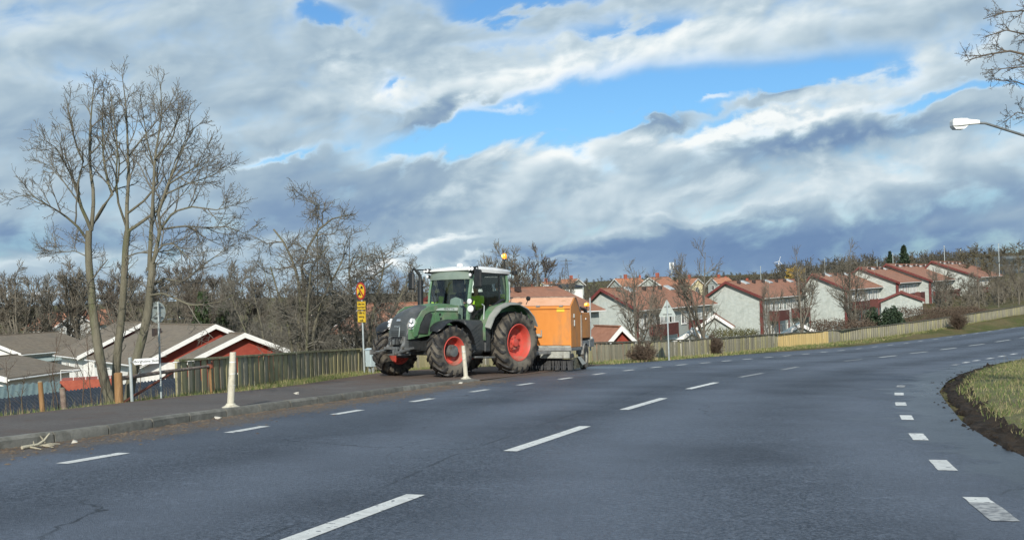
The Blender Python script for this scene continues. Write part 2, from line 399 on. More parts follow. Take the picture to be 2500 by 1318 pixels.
M['barkfar'] = pm('distant brown twigs', (.062, .060, .050), (.105, .095, .072), .15, .95, c3=(.15, .13, .06), s3=.02)
M['yellowtwig'] = pm('yellow willow twigs', (.42, .28, .06), (.5, .36, .1), .8, .9)
M['conifer'] = pm('dark conifer needles', (.016, .034, .018), (.035, .06, .028), 1.5, .8)
M['hedge'] = pm('olive hedge leaves', (.075, .08, .028), (.12, .105, .04), 1.5, .85)
M['ivy'] = pm('dark ivy leaves', (.022, .045, .014), (.05, .075, .024), 1.5, .6)
M['grass'] = pm('green grass', (.07, .125, .024), (.15, .185, .05), .9, .75, lo=.3, hi=.7)
M['drygrass'] = pm('dry straw grass', (.27, .23, .11), (.36, .31, .17), .9, .8)
M['soil'] = pm('dark wet soil', (.022, .016, .011), (.05, .037, .026), 6, .85, .9, 22, spec=.15)
M['litter'] = pm('brown leaf litter', (.12, .085, .055), (.20, .15, .10), 3, .8)
M['twigpale'] = pm('broken pale branch', (.36, .33, .24), (.46, .43, .33), 9, .8, .5, 40)
M['lampmetal'] = pm('grey lamp post', (.17, .19, .20), (.22, .24, .25), 6, .45, metal=.4)
M['lampwhite'] = pm('white lamp housing', (.80, .81, .79), (.74, .75, .73), 3, .35)
M['stone'] = pm('pale broken stone', (.45, .43, .36), (.52, .5, .44), 6, .8, .3, 30)
# buildings
M['tile_red'] = siding('red brown roof tiles', (.285, .132, .080), (.34, .165, .103), .34, 1, .9, .5, c3=(.225, .12, .08))
M['tile_orange'] = siding('orange roof tiles', (.36, .155, .085), (.42, .20, .12), .36, 1, .8, .5)
M['tile_brown'] = siding('brown grey roof tiles', (.165, .135, .098), (.21, .175, .13), .34, 1, .85, .6, c3=(.15, .13, .10))
M['wall_pale'] = siding('pale grey green cladding', (.37, .41, .388), (.44, .48, .455), .20, 2, .75, .35, c3=(.31, .345, .32))
M['wall_white'] = siding('white cladding', (.76, .77, .73), (.80, .81, .78), .18, 0, .7, .2)
M['wall_red'] = siding('falu red cladding', (.27, .045, .028), (.32, .06, .036), .16, 0, .8, .4)
M['wall_cream'] = pm('cream render', (.66, .58, .34), (.70, .63, .40), 2, .8)
M['brick_red'] = pm('red brick', (.32, .075, .045), (.38, .10, .06), 5, .85, .2, 20)
M['white'] = pm('white painted trim', (.80, .80, .77), (.74, .74, .71), 4, .55)
M['trim_red'] = pm('dark red trim', (.115, .022, .02), (.15, .03, .026), 4, .6)
M['balcony'] = siding('dark red balcony boards', (.085, .026, .022), (.115, .035, .03), .14, 0, .7, .4)
M['sheet_dark'] = pm('dark blue grey sheet', (.026, .034, .046), (.040, .050, .064), 2, .75, spec=.15, c3=(.06, .068, .075), s3=1.0, lo3=.6, hi3=.8)
M['sheet_green'] = pm('faded green sheet', (.11, .17, .15), (.15, .21, .185), 2, .5)
M['awning'] = pm('striped grey green canvas', (.33, .42, .40), (.4, .48, .46), 3, .7)
M['winglass'] = pm('window glass', (.035, .045, .05), (.06, .07, .075), .8, .08, spec=.8)
M['curtain'] = pm('pale curtain', (.62, .64, .62), (.5, .52, .5), 2, .9)
M['vent'] = pm('dark roof vent', (.03, .022, .02), (.05, .035, .03), 4, .7)
M['hatch'] = pm('grey roof hatch', (.48, .52, .52), (.54, .58, .58), 4, .4, metal=.2)
M['concrete'] = pm('grey modern facade', (.10, .12, .13), (.14, .16, .17), 1, .6)
M['skin'] = pm('skin', (.50, .29, .20), (.54, .33, .24), 6, .5)
M['hivis'] = pm('yellow green work jacket', (.50, .78, .035), (.56, .82, .06), 6, .7)
M['hair'] = pm('brown hair', (.05, .03, .02), (.08, .05, .03), 20, .7)
M['trousers'] = pm('dark work trousers', (.03, .035, .045), (.045, .05, .06), 6, .8)
M['cabin_in'] = pm('grey interior plastic', (.20, .26, .235), (.25, .31, .28), 4, .5)
M['seatcloth'] = pm('dark seat cloth', (.025, .03, .03), (.04, .045, .045), 10, .85)
M['cabglass'] = glass('cab glass', (.88, .97, .93))
M['decal'] = pm('pale grey decal', (.46, .54, .50), (.52, .58, .54), 5, .5)
M['decalprint'] = pm('grey decal print', (.08, .11, .10), (.11, .14, .13), 5, .5)

# ---------------------------------------------------------------- ground shape
def hz(x, y):
    t = (x - .1225 * (y - 30) - 16.385) / 2.9
    return -.0338 * y - .0285 * x + .0697 * 2.9 * np.log1p(np.exp(np.clip(t, -40, 40)))
KERB = np.array([(-15.5, -15), (-10.5, 0), (-8.4, 5.5), (-6.7, 10), (-5.82, 12.85), (-5.43, 13.9), (-5.02, 15.2), (-4.85, 16.1), (-4.4, 17.6), (-3.85, 19.3), (-3.15, 21.5), (-2.59, 23.4), (-1.73, 26.3), (-.85, 28.8)])
ROADL = np.array([(-.85, 28.8), (.0, 31.4), (1.4, 35.4), (2.8, 39.3), (3.9, 41.35), (6.15, 45.15), (9.33, 51.0), (14.2, 58.9), (20.6, 68.6), (26.3, 76.4), (32.5, 84.4), (39.5, 93.2), (48, 104), (60, 120), (80, 146)])
MUD = np.array([(6.2, -15), (4.9, 0), (4.75, 6), (5.06, 11.4), (5.34, 12.8), (6.05, 15.5), (7.42, 19.75), (8.34, 22.5), (10.06, 26.6), (11.9, 30.4), (14.7, 35.3), (18.6, 40.5), (24, 47), (31, 55.5), (40, 66), (52, 80), (66, 98), (90, 128)])
# outer line of the verge (fence foot): x, y, bank height above the road plane
FL = np.array([(-18, -15, 0), (-13, 0, 0), (-10.2, 11, 0), (-8.25, 18.1, 0), (-7.5, 20.7, 0), (-6.97, 23.5, 0), (-5.9, 30, 0), (-4.72, 36.5, 0), (-.6, 41.2, 0), (3.05, 44.8, 0), (6.0, 48.7, 0), (8.86, 53.1, 0.02), (11.2, 57.2, .08), (14.55, 63.0, .16), (19.3, 70.0, .20), (20.95, 73.0, .24), (27.5, 80.0, .38), (32.76, 86, .52), (38.75, 93, .73), (44.73, 100, .94), (54, 112, 1.1), (68, 131, 1.2), (90, 160, 1.4)])
TC = np.array([(-22, 70, -6.4), (-35, 90, -6.8), (-50, 70, -6.5), (-12, 60, -6.0), (-30, 45, -6.0), (-15, 45, -5.6), (-20, 30, -5.2), (-5, 60, -6.0), (-60, 130, -8), (-20, 130, -7.5), (0, 100, -7.5), (10, 90, -7.2), (22, 115, -7.6), (30, 135, -7.3), (45, 150, -6), (60, 165, -4), (51, 120, -3.4), (70, 130, -2.2), (100, 200, 0), (0, 200, -7), (-100, 300, -11), (0, 400, -7), (150, 400, -1), (300, 500, 6), (100, 700, 1), (400, 800, 13), (0, 1000, -5), (300, 1500, 8), (800, 1200, 18), (-300, 600, -16), (-200, 1000, -22), (-800, 800, -25), (-1500, 3000, -32), (1500, 3000, 16), (0, 3000, -8), (-40, 20, -5), (-60, -20, -4), (100, -20, 1), (120, 60, 3)], float)
TC[:, 2] += CZ
def near_line(x, y, L):
    """signed distance (left of the line positive) and extra column, to the polyline L"""
    x = np.asarray(x, float).ravel(); y = np.asarray(y, float).ravel()
    best = np.full(x.shape, 1e18); sd = np.zeros_like(x); px = np.zeros_like(x); py = np.zeros_like(x); ex = np.zeros_like(x)
    for a, b in zip(L[:-1], L[1:]):
        dx, dy = b[0] - a[0], b[1] - a[1]; l2 = dx * dx + dy * dy
        t = np.clip(((x - a[0]) * dx + (y - a[1]) * dy) / l2, 0, 1)
        qx, qy = a[0] + t * dx, a[1] + t * dy
        d2 = (x - qx) ** 2 + (y - qy) ** 2; m = d2 < best
        cross = dx * (y - a[1]) - dy * (x - a[0])
        best = np.where(m, d2, best); sd = np.where(m, np.sign(cross) * np.sqrt(d2), sd)
        px = np.where(m, qx, px); py = np.where(m, qy, py)
        if L.shape[1] > 2: ex = np.where(m, a[2] + t * (b[2] - a[2]), ex)
    return sd, px, py, ex
def sstep(a, b, x):
    t = np.clip((x - a) / (b - a), 0, 1); return t * t * (3 - 2 * t)
def terrain(x, y):
    w = 1.0 / (((x[:, None] - TC[None, :, 0]) ** 2 + (y[:, None] - TC[None, :, 1]) ** 2) + 60.0) ** 1.5
    return (w * TC[None, :, 2]).sum(1) / w.sum(1)
def gz(x, y):
    x = np.atleast_1d(np.asarray(x, float)).ravel(); y = np.atleast_1d(np.asarray(y, float)).ravel()
    sd, qx, qy, b = near_line(x, y, FL)
    road = hz(x, y) + b * sstep(-3.2, -.3, sd)
    far = np.hypot(x, y) > 400
    T = terrain(x, y)
    zF = hz(qx, qy) + b
    outside = np.maximum(T, zF - .32 * np.maximum(sd - .35, 0))
    outside = np.where(sd > 60, T, outside)
    z = np.where(sd > 0.0, outside, road)
    # far away on the inner side the road plane gives way to the terrain
    k = sstep(90, 260, np.hypot(x, y)) ; z = np.where(sd <= 0, road * (1 - k) + T * k, z)
    return z
def gz1(x, y): return float(gz(x, y)[0])
def G(u, v):
    """where the line of sight through photo pixel (u, v) meets the ground"""
    r = ray(u, v); Y = np.linspace(3, 130, 3000)
    g = CZ + r[2] * Y - gz(r[0] * Y, Y); i = int(np.argmax(g < 0))
    t = g[i - 1] / (g[i - 1] - g[i]); Yh = Y[i - 1] + t * (Y[i] - Y[i - 1])
    return np.array([r[0] * Yh, Yh, CZ + r[2] * Yh])
def resample(L, n):
    L = np.asarray(L, float)[:, :2]; d = np.concatenate([[0], np.cumsum(np.hypot(*np.diff(L, axis=0).T))])
    s = np.linspace(0, d[-1], n) if np.isscalar(n) else n
    return np.c_[np.interp(s, d, L[:, 0]), np.interp(s, d, L[:, 1])]
def llen(L): return float(np.hypot(*np.diff(np.asarray(L)[:, :2], axis=0).T).sum())

# ---------------------------------------------------------------- ground, sea
def build_ground():
    xs = np.concatenate([-np.geomspace(9000, 62, 34), np.arange(-60, 80.1, 1.0), np.geomspace(82, 9000, 34)])
    ys = np.concatenate([-np.geomspace(600, 17, 10), np.arange(-15, 170.1, 1.0), np.geomspace(172, 12000, 40)])
    gx, gy = np.meshgrid(xs, ys, indexing='ij'); x, y = gx.ravel(), gy.ravel()
    z = gz(x, y) - .05
    n, m = len(xs), len(ys); i = np.arange(n * m).reshape(n, m)
    q = np.stack([i[:-1, :-1], i[1:, :-1], i[1:, 1:], i[:-1, 1:]], -1).reshape(-1, 4)
    mt = bpy.data.materials.new('ground'); mt.use_nodes = True; nt = mt.node_tree; B = NB(nt); p = nt.nodes['Principled BSDF']
    tc = B.n('ShaderNodeTexCoord'); v = tc.outputs['Object']
    a = B.noise(v, .35, 6, .6); b = B.noise(v, 3.0, 5, .6); c = B.noise(v, .02, 4, .5)
    col = B.mix(B.ss(a, .35, .62), (.075, .095, .026, 1), (.155, .13, .062, 1))
    col = B.mix(B.mul(B.ss(b, .45, .7), .6), col, (.085, .065, .038, 1))
    col = B.mix(B.mul(B.ss(c, .45, .62), .5), col, (.11, .085, .055, 1))
    B.put(p.inputs['Base Color'], col); p.inputs['Roughness'].default_value = .95; p.inputs['Specular IOR Level'].default_value = .15
    bn = B.n('ShaderNodeBump'); bn.inputs['Strength'].default_value = .8; bn.inputs['Distance'].default_value = .06
    nt.links.new(B.noise(v, 9, 5, .7), bn.inputs['Height']); nt.links.new(bn.outputs[0], p.inputs['Normal'])
    kind(obj('ground', np_mesh('ground', np.c_[x, y, z], q, mt, True)), 'structure')
build_ground()
def build_sea():
    sm = pm('sea water', (.03, .07, .12), (.04, .085, .14), .01, .25)
    xs = np.array([-12000, -4000, -1500, -500, 0, 800.]); ys = np.array([300, 1000, 3000, 8000, 14000.])
    gx, gy = np.meshgrid(xs, ys, indexing='ij'); i = np.arange(30).reshape(6, 5)
    q = np.stack([i[:-1, :-1], i[1:, :-1], i[1:, 1:], i[:-1, 1:]], -1).reshape(-1, 4)
    kind(obj('sea', np_mesh('sea', np.c_[gx.ravel(), gy.ravel(), np.full(30, -16.0)], q, sm)), 'structure')
build_sea()

# ---------------------------------------------------------------- road
LEFT = np.vstack([KERB, ROADL[1:]])
def sheet(name, A, Bl, ncol, nrow, lift, mat, attrs=None, clampz=None):
    a, b = resample(A, nrow), resample(Bl, nrow)
    t = np.linspace(0, 1, ncol)[None, :, None]
    P = a[:, None, :] * (1 - t) + b[:, None, :] * t
    x, y = P[..., 0].ravel(), P[..., 1].ravel()
    z = (clampz(x, y) if clampz else hz(x, y)) + lift
    i = np.arange(nrow * ncol).reshape(nrow, ncol)
    q = np.stack([i[:-1, :-1], i[1:, :-1], i[1:, 1:], i[:-1, 1:]], -1).reshape(-1, 4)
    me = np_mesh(name, np.c_[x, y, z], q, mat, True)
    for k, fn in (attrs or {}).items():
        at_ = me.attributes.new(k, 'FLOAT', 'POINT'); at_.data.foreach_set('value', fn(x, y).astype(np.float32))
    return obj(name, me)
def asphalt(name, base, base2, dirt, rough, wetdark=.55):
    m = bpy.data.materials.new(name); m.use_nodes = True; nt = m.node_tree; B = NB(nt); p = nt.nodes['Principled BSDF']
    tc = B.n('ShaderNodeTexCoord'); v = tc.outputs['Object']
    fine = B.noise(v, 34, 4, .75); med = B.noise(v, 7, 5, .65); big = B.noise(v, .45, 4, .55)
    vo = B.n('ShaderNodeTexVoronoi'); vo.inputs['Scale'].default_value = 95; nt.links.new(v, vo.inputs['Vector'])
    col = B.mix(B.ss(fine, .40, .62), (*base, 1), (*base2, 1))
    col = B.mix(B.mul(B.ss(med, .52, .78), .5), col, tuple(c * 1.65 for c in base2) + (1,))
    col = B.mix(B.mul(B.ss(big, .42, .68), .45), col, tuple(c * .72 for c in base) + (1,))
    la = B.n('ShaderNodeAttribute', attribute_name='lane')
    trk = B.m('POWER', B.m('ABSOLUTE', B.m('SINE', B.m('MULTIPLY_ADD', B.sub(dn0 := B.noise(v, .25, 3, .5), .5), .5, B.mul(la.outputs['Fac'], 12.566)))), 2.0)
    col = B.mix(B.mul(B.mul(trk, .42), B.m('MINIMUM', B.mul(la.outputs['Fac'], 50.0), 1.0)), col, tuple(c * 1.35 for c in base2) + (1,))
    wv = B.n('ShaderNodeVectorMath', operation='MULTIPLY_ADD'); nz = B.n('ShaderNodeTexNoise'); nz.inputs['Scale'].default_value = 1.1; nz.inputs['Detail'].default_value = 5; nt.links.new(v, nz.inputs['Vector'])
    nt.links.new(nz.outputs['Color'], wv.inputs[0]); wv.inputs[1].default_value = (1.5, 1.5, 0); nt.links.new(v, wv.inputs[2])
    ce = B.n('ShaderNodeTexVoronoi', feature='DISTANCE_TO_EDGE'); ce.inputs['Scale'].default_value = .22; nt.links.new(wv.outputs[0], ce.inputs['Vector'])
    crk = B.mul(B.sub(1.0, B.ss(ce.outputs['Distance'], .0015, .0045)), B.ss(B.noise(v, .3, 2, .5), .48, .60))
    col = B.mix(B.mul(crk, .75), col, tuple(c * .35 for c in base) + (1,))
    seam = B.mul(B.sub(1.0, B.ss(B.m('ABSOLUTE', B.sub(B.m('MULTIPLY_ADD', B.sub(nz.outputs['Fac'], .5), .006, la.outputs['Fac']), .478)), .0010, .0024)), B.ss(B.noise(v, .8, 3, .6), .40, .52))
    col = B.mix(B.mul(seam, .7), col, tuple(c * .4 for c in base) + (1,))
    pt = B.n('ShaderNodeTexVoronoi'); pt.inputs['Scale'].default_value = .11; nt.links.new(wv.outputs[0], pt.inputs['Vector']); ps = B.n('ShaderNodeSeparateColor'); nt.links.new(pt.outputs['Color'], ps.inputs[0])
    col = B.mix(B.mul(B.ss(ps.outputs[0], .55, .60), .28), col, tuple(c * .8 for c in base) + (1,))
    da = B.n('ShaderNodeAttribute', attribute_name='dirt'); wa = B.n('ShaderNodeAttribute', attribute_name='wet')
    dn = B.noise(v, 1.6, 6, .65)
    dm = B.ss(B.m('MULTIPLY_ADD', da.outputs['Fac'], 1.0, B.mul(B.sub(dn, .5), 1.3)), .25, .75)
    dm = B.mul(dm, B.m('MINIMUM', B.mul(da.outputs['Fac'], 6.0), 1.0))
    dcol = B.mix(B.ss(B.noise(v, 22, 4, .7), .35, .65), (*dirt, 1), tuple(c * 1.7 for c in dirt) + (1,))
    col = B.mix(dm, col, dcol)
    wm = B.ss(B.m('MULTIPLY_ADD', B.sub(B.noise(v, .9, 5, .6), .5), 1.4, wa.outputs['Fac']), .35, .7)
    wm = B.mul(wm, B.m('MINIMUM', B.mul(wa.outputs['Fac'], 6.0), 1.0))
    sc = B.n('ShaderNodeVectorMath', operation='SCALE'); nt.links.new(col, sc.inputs[0]); B.put(sc.inputs['Scale'], B.m('MULTIPLY_ADD', wm, wetdark - 1.0, 1.0))
    B.put(p.inputs['Base Color'], sc.outputs[0])
    rg = B.m('MULTIPLY_ADD', B.sub(big, .5), .25, rough); rg = B.m('MULTIPLY_ADD', wm, -.24, rg); rg = B.m('MULTIPLY_ADD', dm, .15, rg)
    B.put(p.inputs['Roughness'], rg); p.inputs['Specular IOR Level'].default_value = .36
    bn = B.n('ShaderNodeBump'); bn.inputs['Distance'].default_value = .008
    B.put(bn.inputs['Strength'], B.m('MULTIPLY_ADD', wm, -.35, .75))
    nt.links.new(B.add(vo.outputs['Distance'], B.mul(fine, .5)), bn.inputs['Height']); nt.links.new(bn.outputs[0], p.inputs['Normal'])
    return m
M['asphalt'] = asphalt('road asphalt', (.020, .027, .040), (.108, .128, .162), (.085, .074, .065), .55)
M['path'] = asphalt('path asphalt', (.105, .094, .086), (.180, .162, .150), (.095, .068, .052), .8)
def dirt_road(x, y):
    sd, *_ = near_line(x, y, KERB); d = -sd
    k = np.clip(1.25 - d / 1.1, 0, 1) * (y < 30.5)
    jx = np.exp(-((x + .5) / 2.6) ** 2 - ((y - 33.5) / 4.5) ** 2) * .9
    return np.maximum(k, jx)
def wet_road(x, y):
    sd, *_ = near_line(x, y, MUD)
    w = np.clip(1.05 - np.abs(sd) / 1.9, 0, 1) * .9
    w2 = .75 * np.exp(-((x - 2.6) / 2.2) ** 2 - ((y - 37.5) / 2.2) ** 2)
    return np.maximum(w, w2)
road = kind(sheet('road', LEFT, MUD, 40, 190, .0, M['asphalt'], {'dirt': dirt_road, 'wet': wet_road, 'lane': lambda x, y: np.tile(np.linspace(0.0, 1.0, 40), 190)}), 'structure')

# raised foot and cycle path behind the kerb, opening onto the road beyond the kerb's end
def offset(L, d):
    L = np.asarray(L, float)[:, :2]; t = np.gradient(L, axis=0); t /= np.hypot(t[:, 0], t[:, 1])[:, None]
    return L + np.c_[-t[:, 1], t[:, 0]] * d
PNEAR = np.vstack([offset(KERB, .16)[:-1], [(-.95, 28.95), (.06, 31.5), (1.46, 35.4), (2.82, 39.3)]])
PFAR = np.array([(-17, -15), (-12.3, 0), (-9.6, 10.5), (-7.52, 16.6), (-7.15, 17.9), (-6.8, 19.4), (-6.37, 21.9), (-5.95, 23.2), (-5.55, 25), (-5.1, 27.4), (-4.5, 31.5), (-3.9, 35.0), (-2.6, 37.4), (-.9, 39.0), (1.2, 40.2), (3.6, 41.0)])
def lift_path(x, y): return .085 * (1 - sstep(18, 28, y)) + .007
path = kind(sheet('footpath', PNEAR, PFAR, 16, 120, 0, M['path'],
    {'dirt': lambda x, y: np.clip(.30 + .5 * sstep(24, 34, y) + .3 * np.clip(1 - np.abs(near_line(x, y, PFAR)[0]) / .5, 0, 1), 0, 1), 'wet': lambda x, y: .35 * sstep(27, 33, y)},
    lambda x, y: hz(x, y) + lift_path(x, y)), 'structure')

# kerb stones
kerb = kind(bpy.data.objects.new('kerb', None), 'structure'); COL.objects.link(kerb)
kl = llen(KERB); s = kl
def kerb_h(y): return .125 - .055 * float(sstep(20, 28.5, y))
k = 0
while s > 8 and k < 60:
    seg = resample(KERB, np.array([max(s - .972, 0), s - .49, s])); s -= 1.0 - (.12 if k == 0 else 0)
    rr = []
    for j, (px, py) in enumerate(seg):
        a = seg[min(j + 1, 2)] - seg[max(j - 1, 0)]; a /= np.hypot(*a); nx, ny = -a[1], a[0]
        h = kerb_h(py) + rnd.uniform(-.006, .006) if j == 0 else h
        z = hz(px, py)
        rr.append([(px + nx * o, py + ny * o, z + zz) for o, zz in ((0, -.06), (.004, h - .035), (.035, h), (.15, h), (.16, -.06))])
    if k == 0:
        c = np.mean(rr[2], axis=0); rr[2] = [tuple(np.array(q) * .55 + c * .45 - np.array((0, 0, .02))) for q in rr[2]]
    mb = MB(); mb.loft(rr); mb.build('kerb_stone', M['kerb'], kerb, smooth=40); k += 1

# ---------------------------------------------------------------- markings (painted sheets, 4 mm above the asphalt)
def dash(a, b, w, mat, name):
    a, b = np.array(a), np.array(b); t = (b - a) / np.hypot(*(b - a)); n = np.array([-t[1], t[0]]) * w / 2
    mb = MB(); P = []
    for q in np.linspace(0, 1, 5):
        c = a + (b - a) * q
        for sgn in (1, -1):
            e = c + n * sgn * (1 + rnd.uniform(-.05, .05)); P.append((e[0], e[1], hz(e[0], e[1]) + .004))
    mb.add(P, [(2 * i, 2 * i + 1, 2 * i + 3, 2 * i + 2) for i in range(4)])
    return mb.build(name, mat, road)
EDGEL = np.array([(-7.6, 2.5), (-4.42, 11.92), (-3.59, 15.22), (-2.69, 18.23), (-1.73, 21.16), (-.76, 24.2), (.24, 26.86), (1.31, 29.72), (2.38, 32.4), (3.49, 35.01), (4.63, 37.43), (5.79, 39.66), (6.93, 41.57), (8.11, 43.67), (9.33, 45.74), (10.66, 47.98), (11.96, 50.14), (13.45, 52.71), (15.12, 55.76), (16.67, 58.21), (18.38, 60.93), (20.19, 63.96), (21.87, 66.41), (23.54, 68.54), (25.44, 71.48), (27.22, 73.74), (29.02, 76.06), (30.69, 77.97), (32.61, 80.55), (34.63, 83.2), (36.77, 86.12), (38.58, 88.17), (40.7, 90.8), (42.8, 93.5)])
for i in range(1, len(EDGEL) - 1):
    t = EDGEL[i + 1] - EDGEL[i - 1]; t /= np.hypot(*t); h = .5 if i < 14 else .55
    dash(EDGEL[i] - t * h, EDGEL[i] + t * h, .15, M['paint'], 'edge_dash')
CENT = [((-2.6, 3.0), (-1.75, 6.2)), ((-1.46, 7.15), (-.83, 9.15)), ((-.08, 12.32), (.92, 15.35)), ((1.73, 18.35), (2.75, 21.25)), ((3.67, 24.27), (4.75, 27.0))]
for a, b in CENT: dash(a, b, .16, M['paint'], 'centre_dash')
for a, b in [((5.85, 29.7), (6.95, 32.1)), ((8.05, 34.4), (9.1, 36.7))]: dash(a, b, .15, M['worn'], 'centre_dash')
def centre_px(u, v):
    g = G(u, v); return g[:2]
for (x0, y0, x1, y1) in [(1485, 697, 1585, 687), (1685, 676, 1778, 666), (1857, 654, 1953, 644), (2030, 633, 2118, 622), (2190, 611, 2275, 600), (2340, 589, 2420, 577), (2480, 567, 2555, 556)]:
    dash(centre_px(1420 + x0 / 2.315, 580 + y0 / 2.315), centre_px(1420 + x1 / 2.315, 580 + y1 / 2.315), .17, M['worn'] if x0 < 1500 else M['paint'], 'centre_dash')
EDR = np.array([(3.0, 6.0), (3.4, 8.3), (4.02, 10.82), (4.76, 13.56), (5.59, 16.37), (6.45, 19.16), (7.35, 21.9), (8.3, 24.6), (9.5, 27.6), (10.9, 30.6), (12.4, 33.5), (14.0, 36.3), (15.03, 38.05), (15.95, 39.45), (17.05, 40.96), (18.14, 42.52), (19.29, 44.14), (20.3, 45.6)])
for i in range(1, len(EDR) - 1):
    if 7 < i < 11: continue
    t = EDR[i + 1] - EDR[i - 1]; t /= np.hypot(*t)
    if i == 1:
        dash(EDR[i] + t * .22, EDR[i] + t * .5, .18, M['paint'], 'edge_dash'); dash(EDR[i] - t * .6, EDR[i] + t * .21, .19, M['worn'], 'edge_dash'); continue
    dash(EDR[i] - t * .42, EDR[i] + t * .42, .17, M['paint'] if i not in (7, 11) else M['worn'], 'edge_dash')
# ---------------------------------------------------------------- vehicles
def pose(x, y, hd, lift=0.0):
    """frame on the road plane: x forward, y left, z up; hd = heading left of 'towards the camera'"""
    f = np.array([math.sin(hd), -math.cos(hd)])
    gx = hz(x + .5, y) - hz(x - .5, y); gy = hz(x, y + .5) - hz(x, y - .5)
    fw = Vector((f[0], f[1], gx * f[0] + gy * f[1])).normalized()
    lf = Vector((-f[1], f[0], gx * -f[1] + gy * f[0])); lf = (lf - fw * lf.dot(fw)).normalized(); up = fw.cross(lf)
    m = Matrix((fw, lf, up)).transposed().to_4x4(); m.translation = (x, y, hz(x, y) + lift); return m
def text_mesh(body, size, mat, extrude=.002, align='CENTER', bold=0.0):
    c = bpy.data.curves.new('lettering', 'FONT'); c.body = body; c.size = size; c.align_x = align; c.align_y = 'CENTER'
    c.extrude = extrude; c.offset = bold; c.resolution_u = 3
    o = bpy.data.objects.new('lettering_tmp', c); COL.objects.link(o)
    me = bpy.data.meshes.new_from_object(o.evaluated_get(bpy.context.evaluated_depsgraph_get()))
    bpy.data.objects.remove(o); bpy.data.curves.remove(c); me.materials.clear(); me.materials.append(mat); return me
def text(body, size, mat, parent, loc, R, name='lettering', **k):
    o = obj(name, text_mesh(body, size, mat, **k), parent); m = R.to_4x4(); m.translation = loc; o.matrix_local = m; return o

def lug_tyre(R, w, rim_r, nl, lug=.045, name='tyre'):
    """carcass with chevron lugs, axis along local y, outer side +y"""
    mb = MB(); c = R - lug; hw = w / 2
    prof = [(rim_r, hw * .78), (rim_r + .02, hw * .86), (rim_r + (c - rim_r) * .45, hw * 1.0), (c - .075, hw * .99), (c - .025, hw * .90), (c, hw * .55), (c + .006, 0)]
    prof = prof + [(r, -t) for r, t in reversed(prof[:-1])]
    mb.lathe(prof, 48, closed=True)
    def P(phi, t, r): return (r * math.cos(phi), t, r * math.sin(phi))
    for side in (1, -1):
        for i in range(nl):
            p0 = 2 * math.pi * (i + (.5 if side < 0 else 0)) / nl
            st = []
            for (t, dphi, rt, rb, wd) in [(-.02, 0, R, c - .01, .050), (.45, .16, R, c - .01, .050), (.80, .27, R - .006, c - .02, .058), (1.0, .335, R - .045, c - .09, .066), (1.03, .37, c - .085, c - .15, .05)]:
                ph = p0 - dphi * (.9 / R) ** .5; a = wd / R / 2 * 1.25
                st.append([P(ph - a, side * t * hw, rb), P(ph - a * .8, side * t * hw, rt), P(ph + a * .8, side * t * hw, rt), P(ph + a, side * t * hw, rb)])
            mb.loft(st, mi=1)
    return mb
def make_wheel(R, w, rim_r, nl, hub, parent, loc, steer=0.0, side=1):
    wh = lug_tyre(R, w, rim_r, nl).build('wheel', [M['tyre'], M['lug']], parent, smooth=50)
    wh.location = loc; wh.rotation_euler = (0, rnd.uniform(0, .3), steer + (0 if side > 0 else math.pi))
    hw = w / 2; rm = MB()
    rm.lathe([(rim_r + .012, hw * .84), (rim_r - .01, hw * .88), (rim_r - .03, hw * .80), (rim_r - .045, hw * .30), (rim_r - .06, -hw * .12), (rim_r * .66, -hw * .32), (rim_r * .50, -hw * .26), (rim_r * .46, -hw * .05), (.0, -hw * .05)], 40)
    rm.lathe([(rim_r + .012, -hw * .84), (rim_r - .03, -hw * .80), (rim_r - .05, -hw * .5), (rim_r * .6, -hw * .40), (.0, -hw * .40)], 40)
    rim = rm.build('rim', M['rim_red'], wh, smooth=45)
    h = MB()
    if hub == 'front':
        h.lathe([(rim_r * .44, -hw * .06), (rim_r * .44, hw * .56), (rim_r * .40, hw * .80), (.05, hw * .86), (0, hw * .86)], 28)
        h.build('hub_cap', M['steel'], wh, smooth=40)
    else:
        h.lathe([(rim_r * .42, -hw * .06), (rim_r * .40, hw * .12), (rim_r * .24, hw * .18), (rim_r * .22, hw * .42), (0, hw * .46)], 28)
        for k in range(8):
            a = math.pi * 2 * k / 8; h.box((rim_r * .33 * math.cos(a), hw * .18, rim_r * .33 * math.sin(a)), (.04, .05, .04))
        h.box((rim_r * .55, -hw * .22, .0), (.10, .16, .05)); h.box((-rim_r * .5, -hw * .22, .12), (.09, .14, .05))
        h.build('hub', M['rim_red'], wh, smooth=40)
    return wh

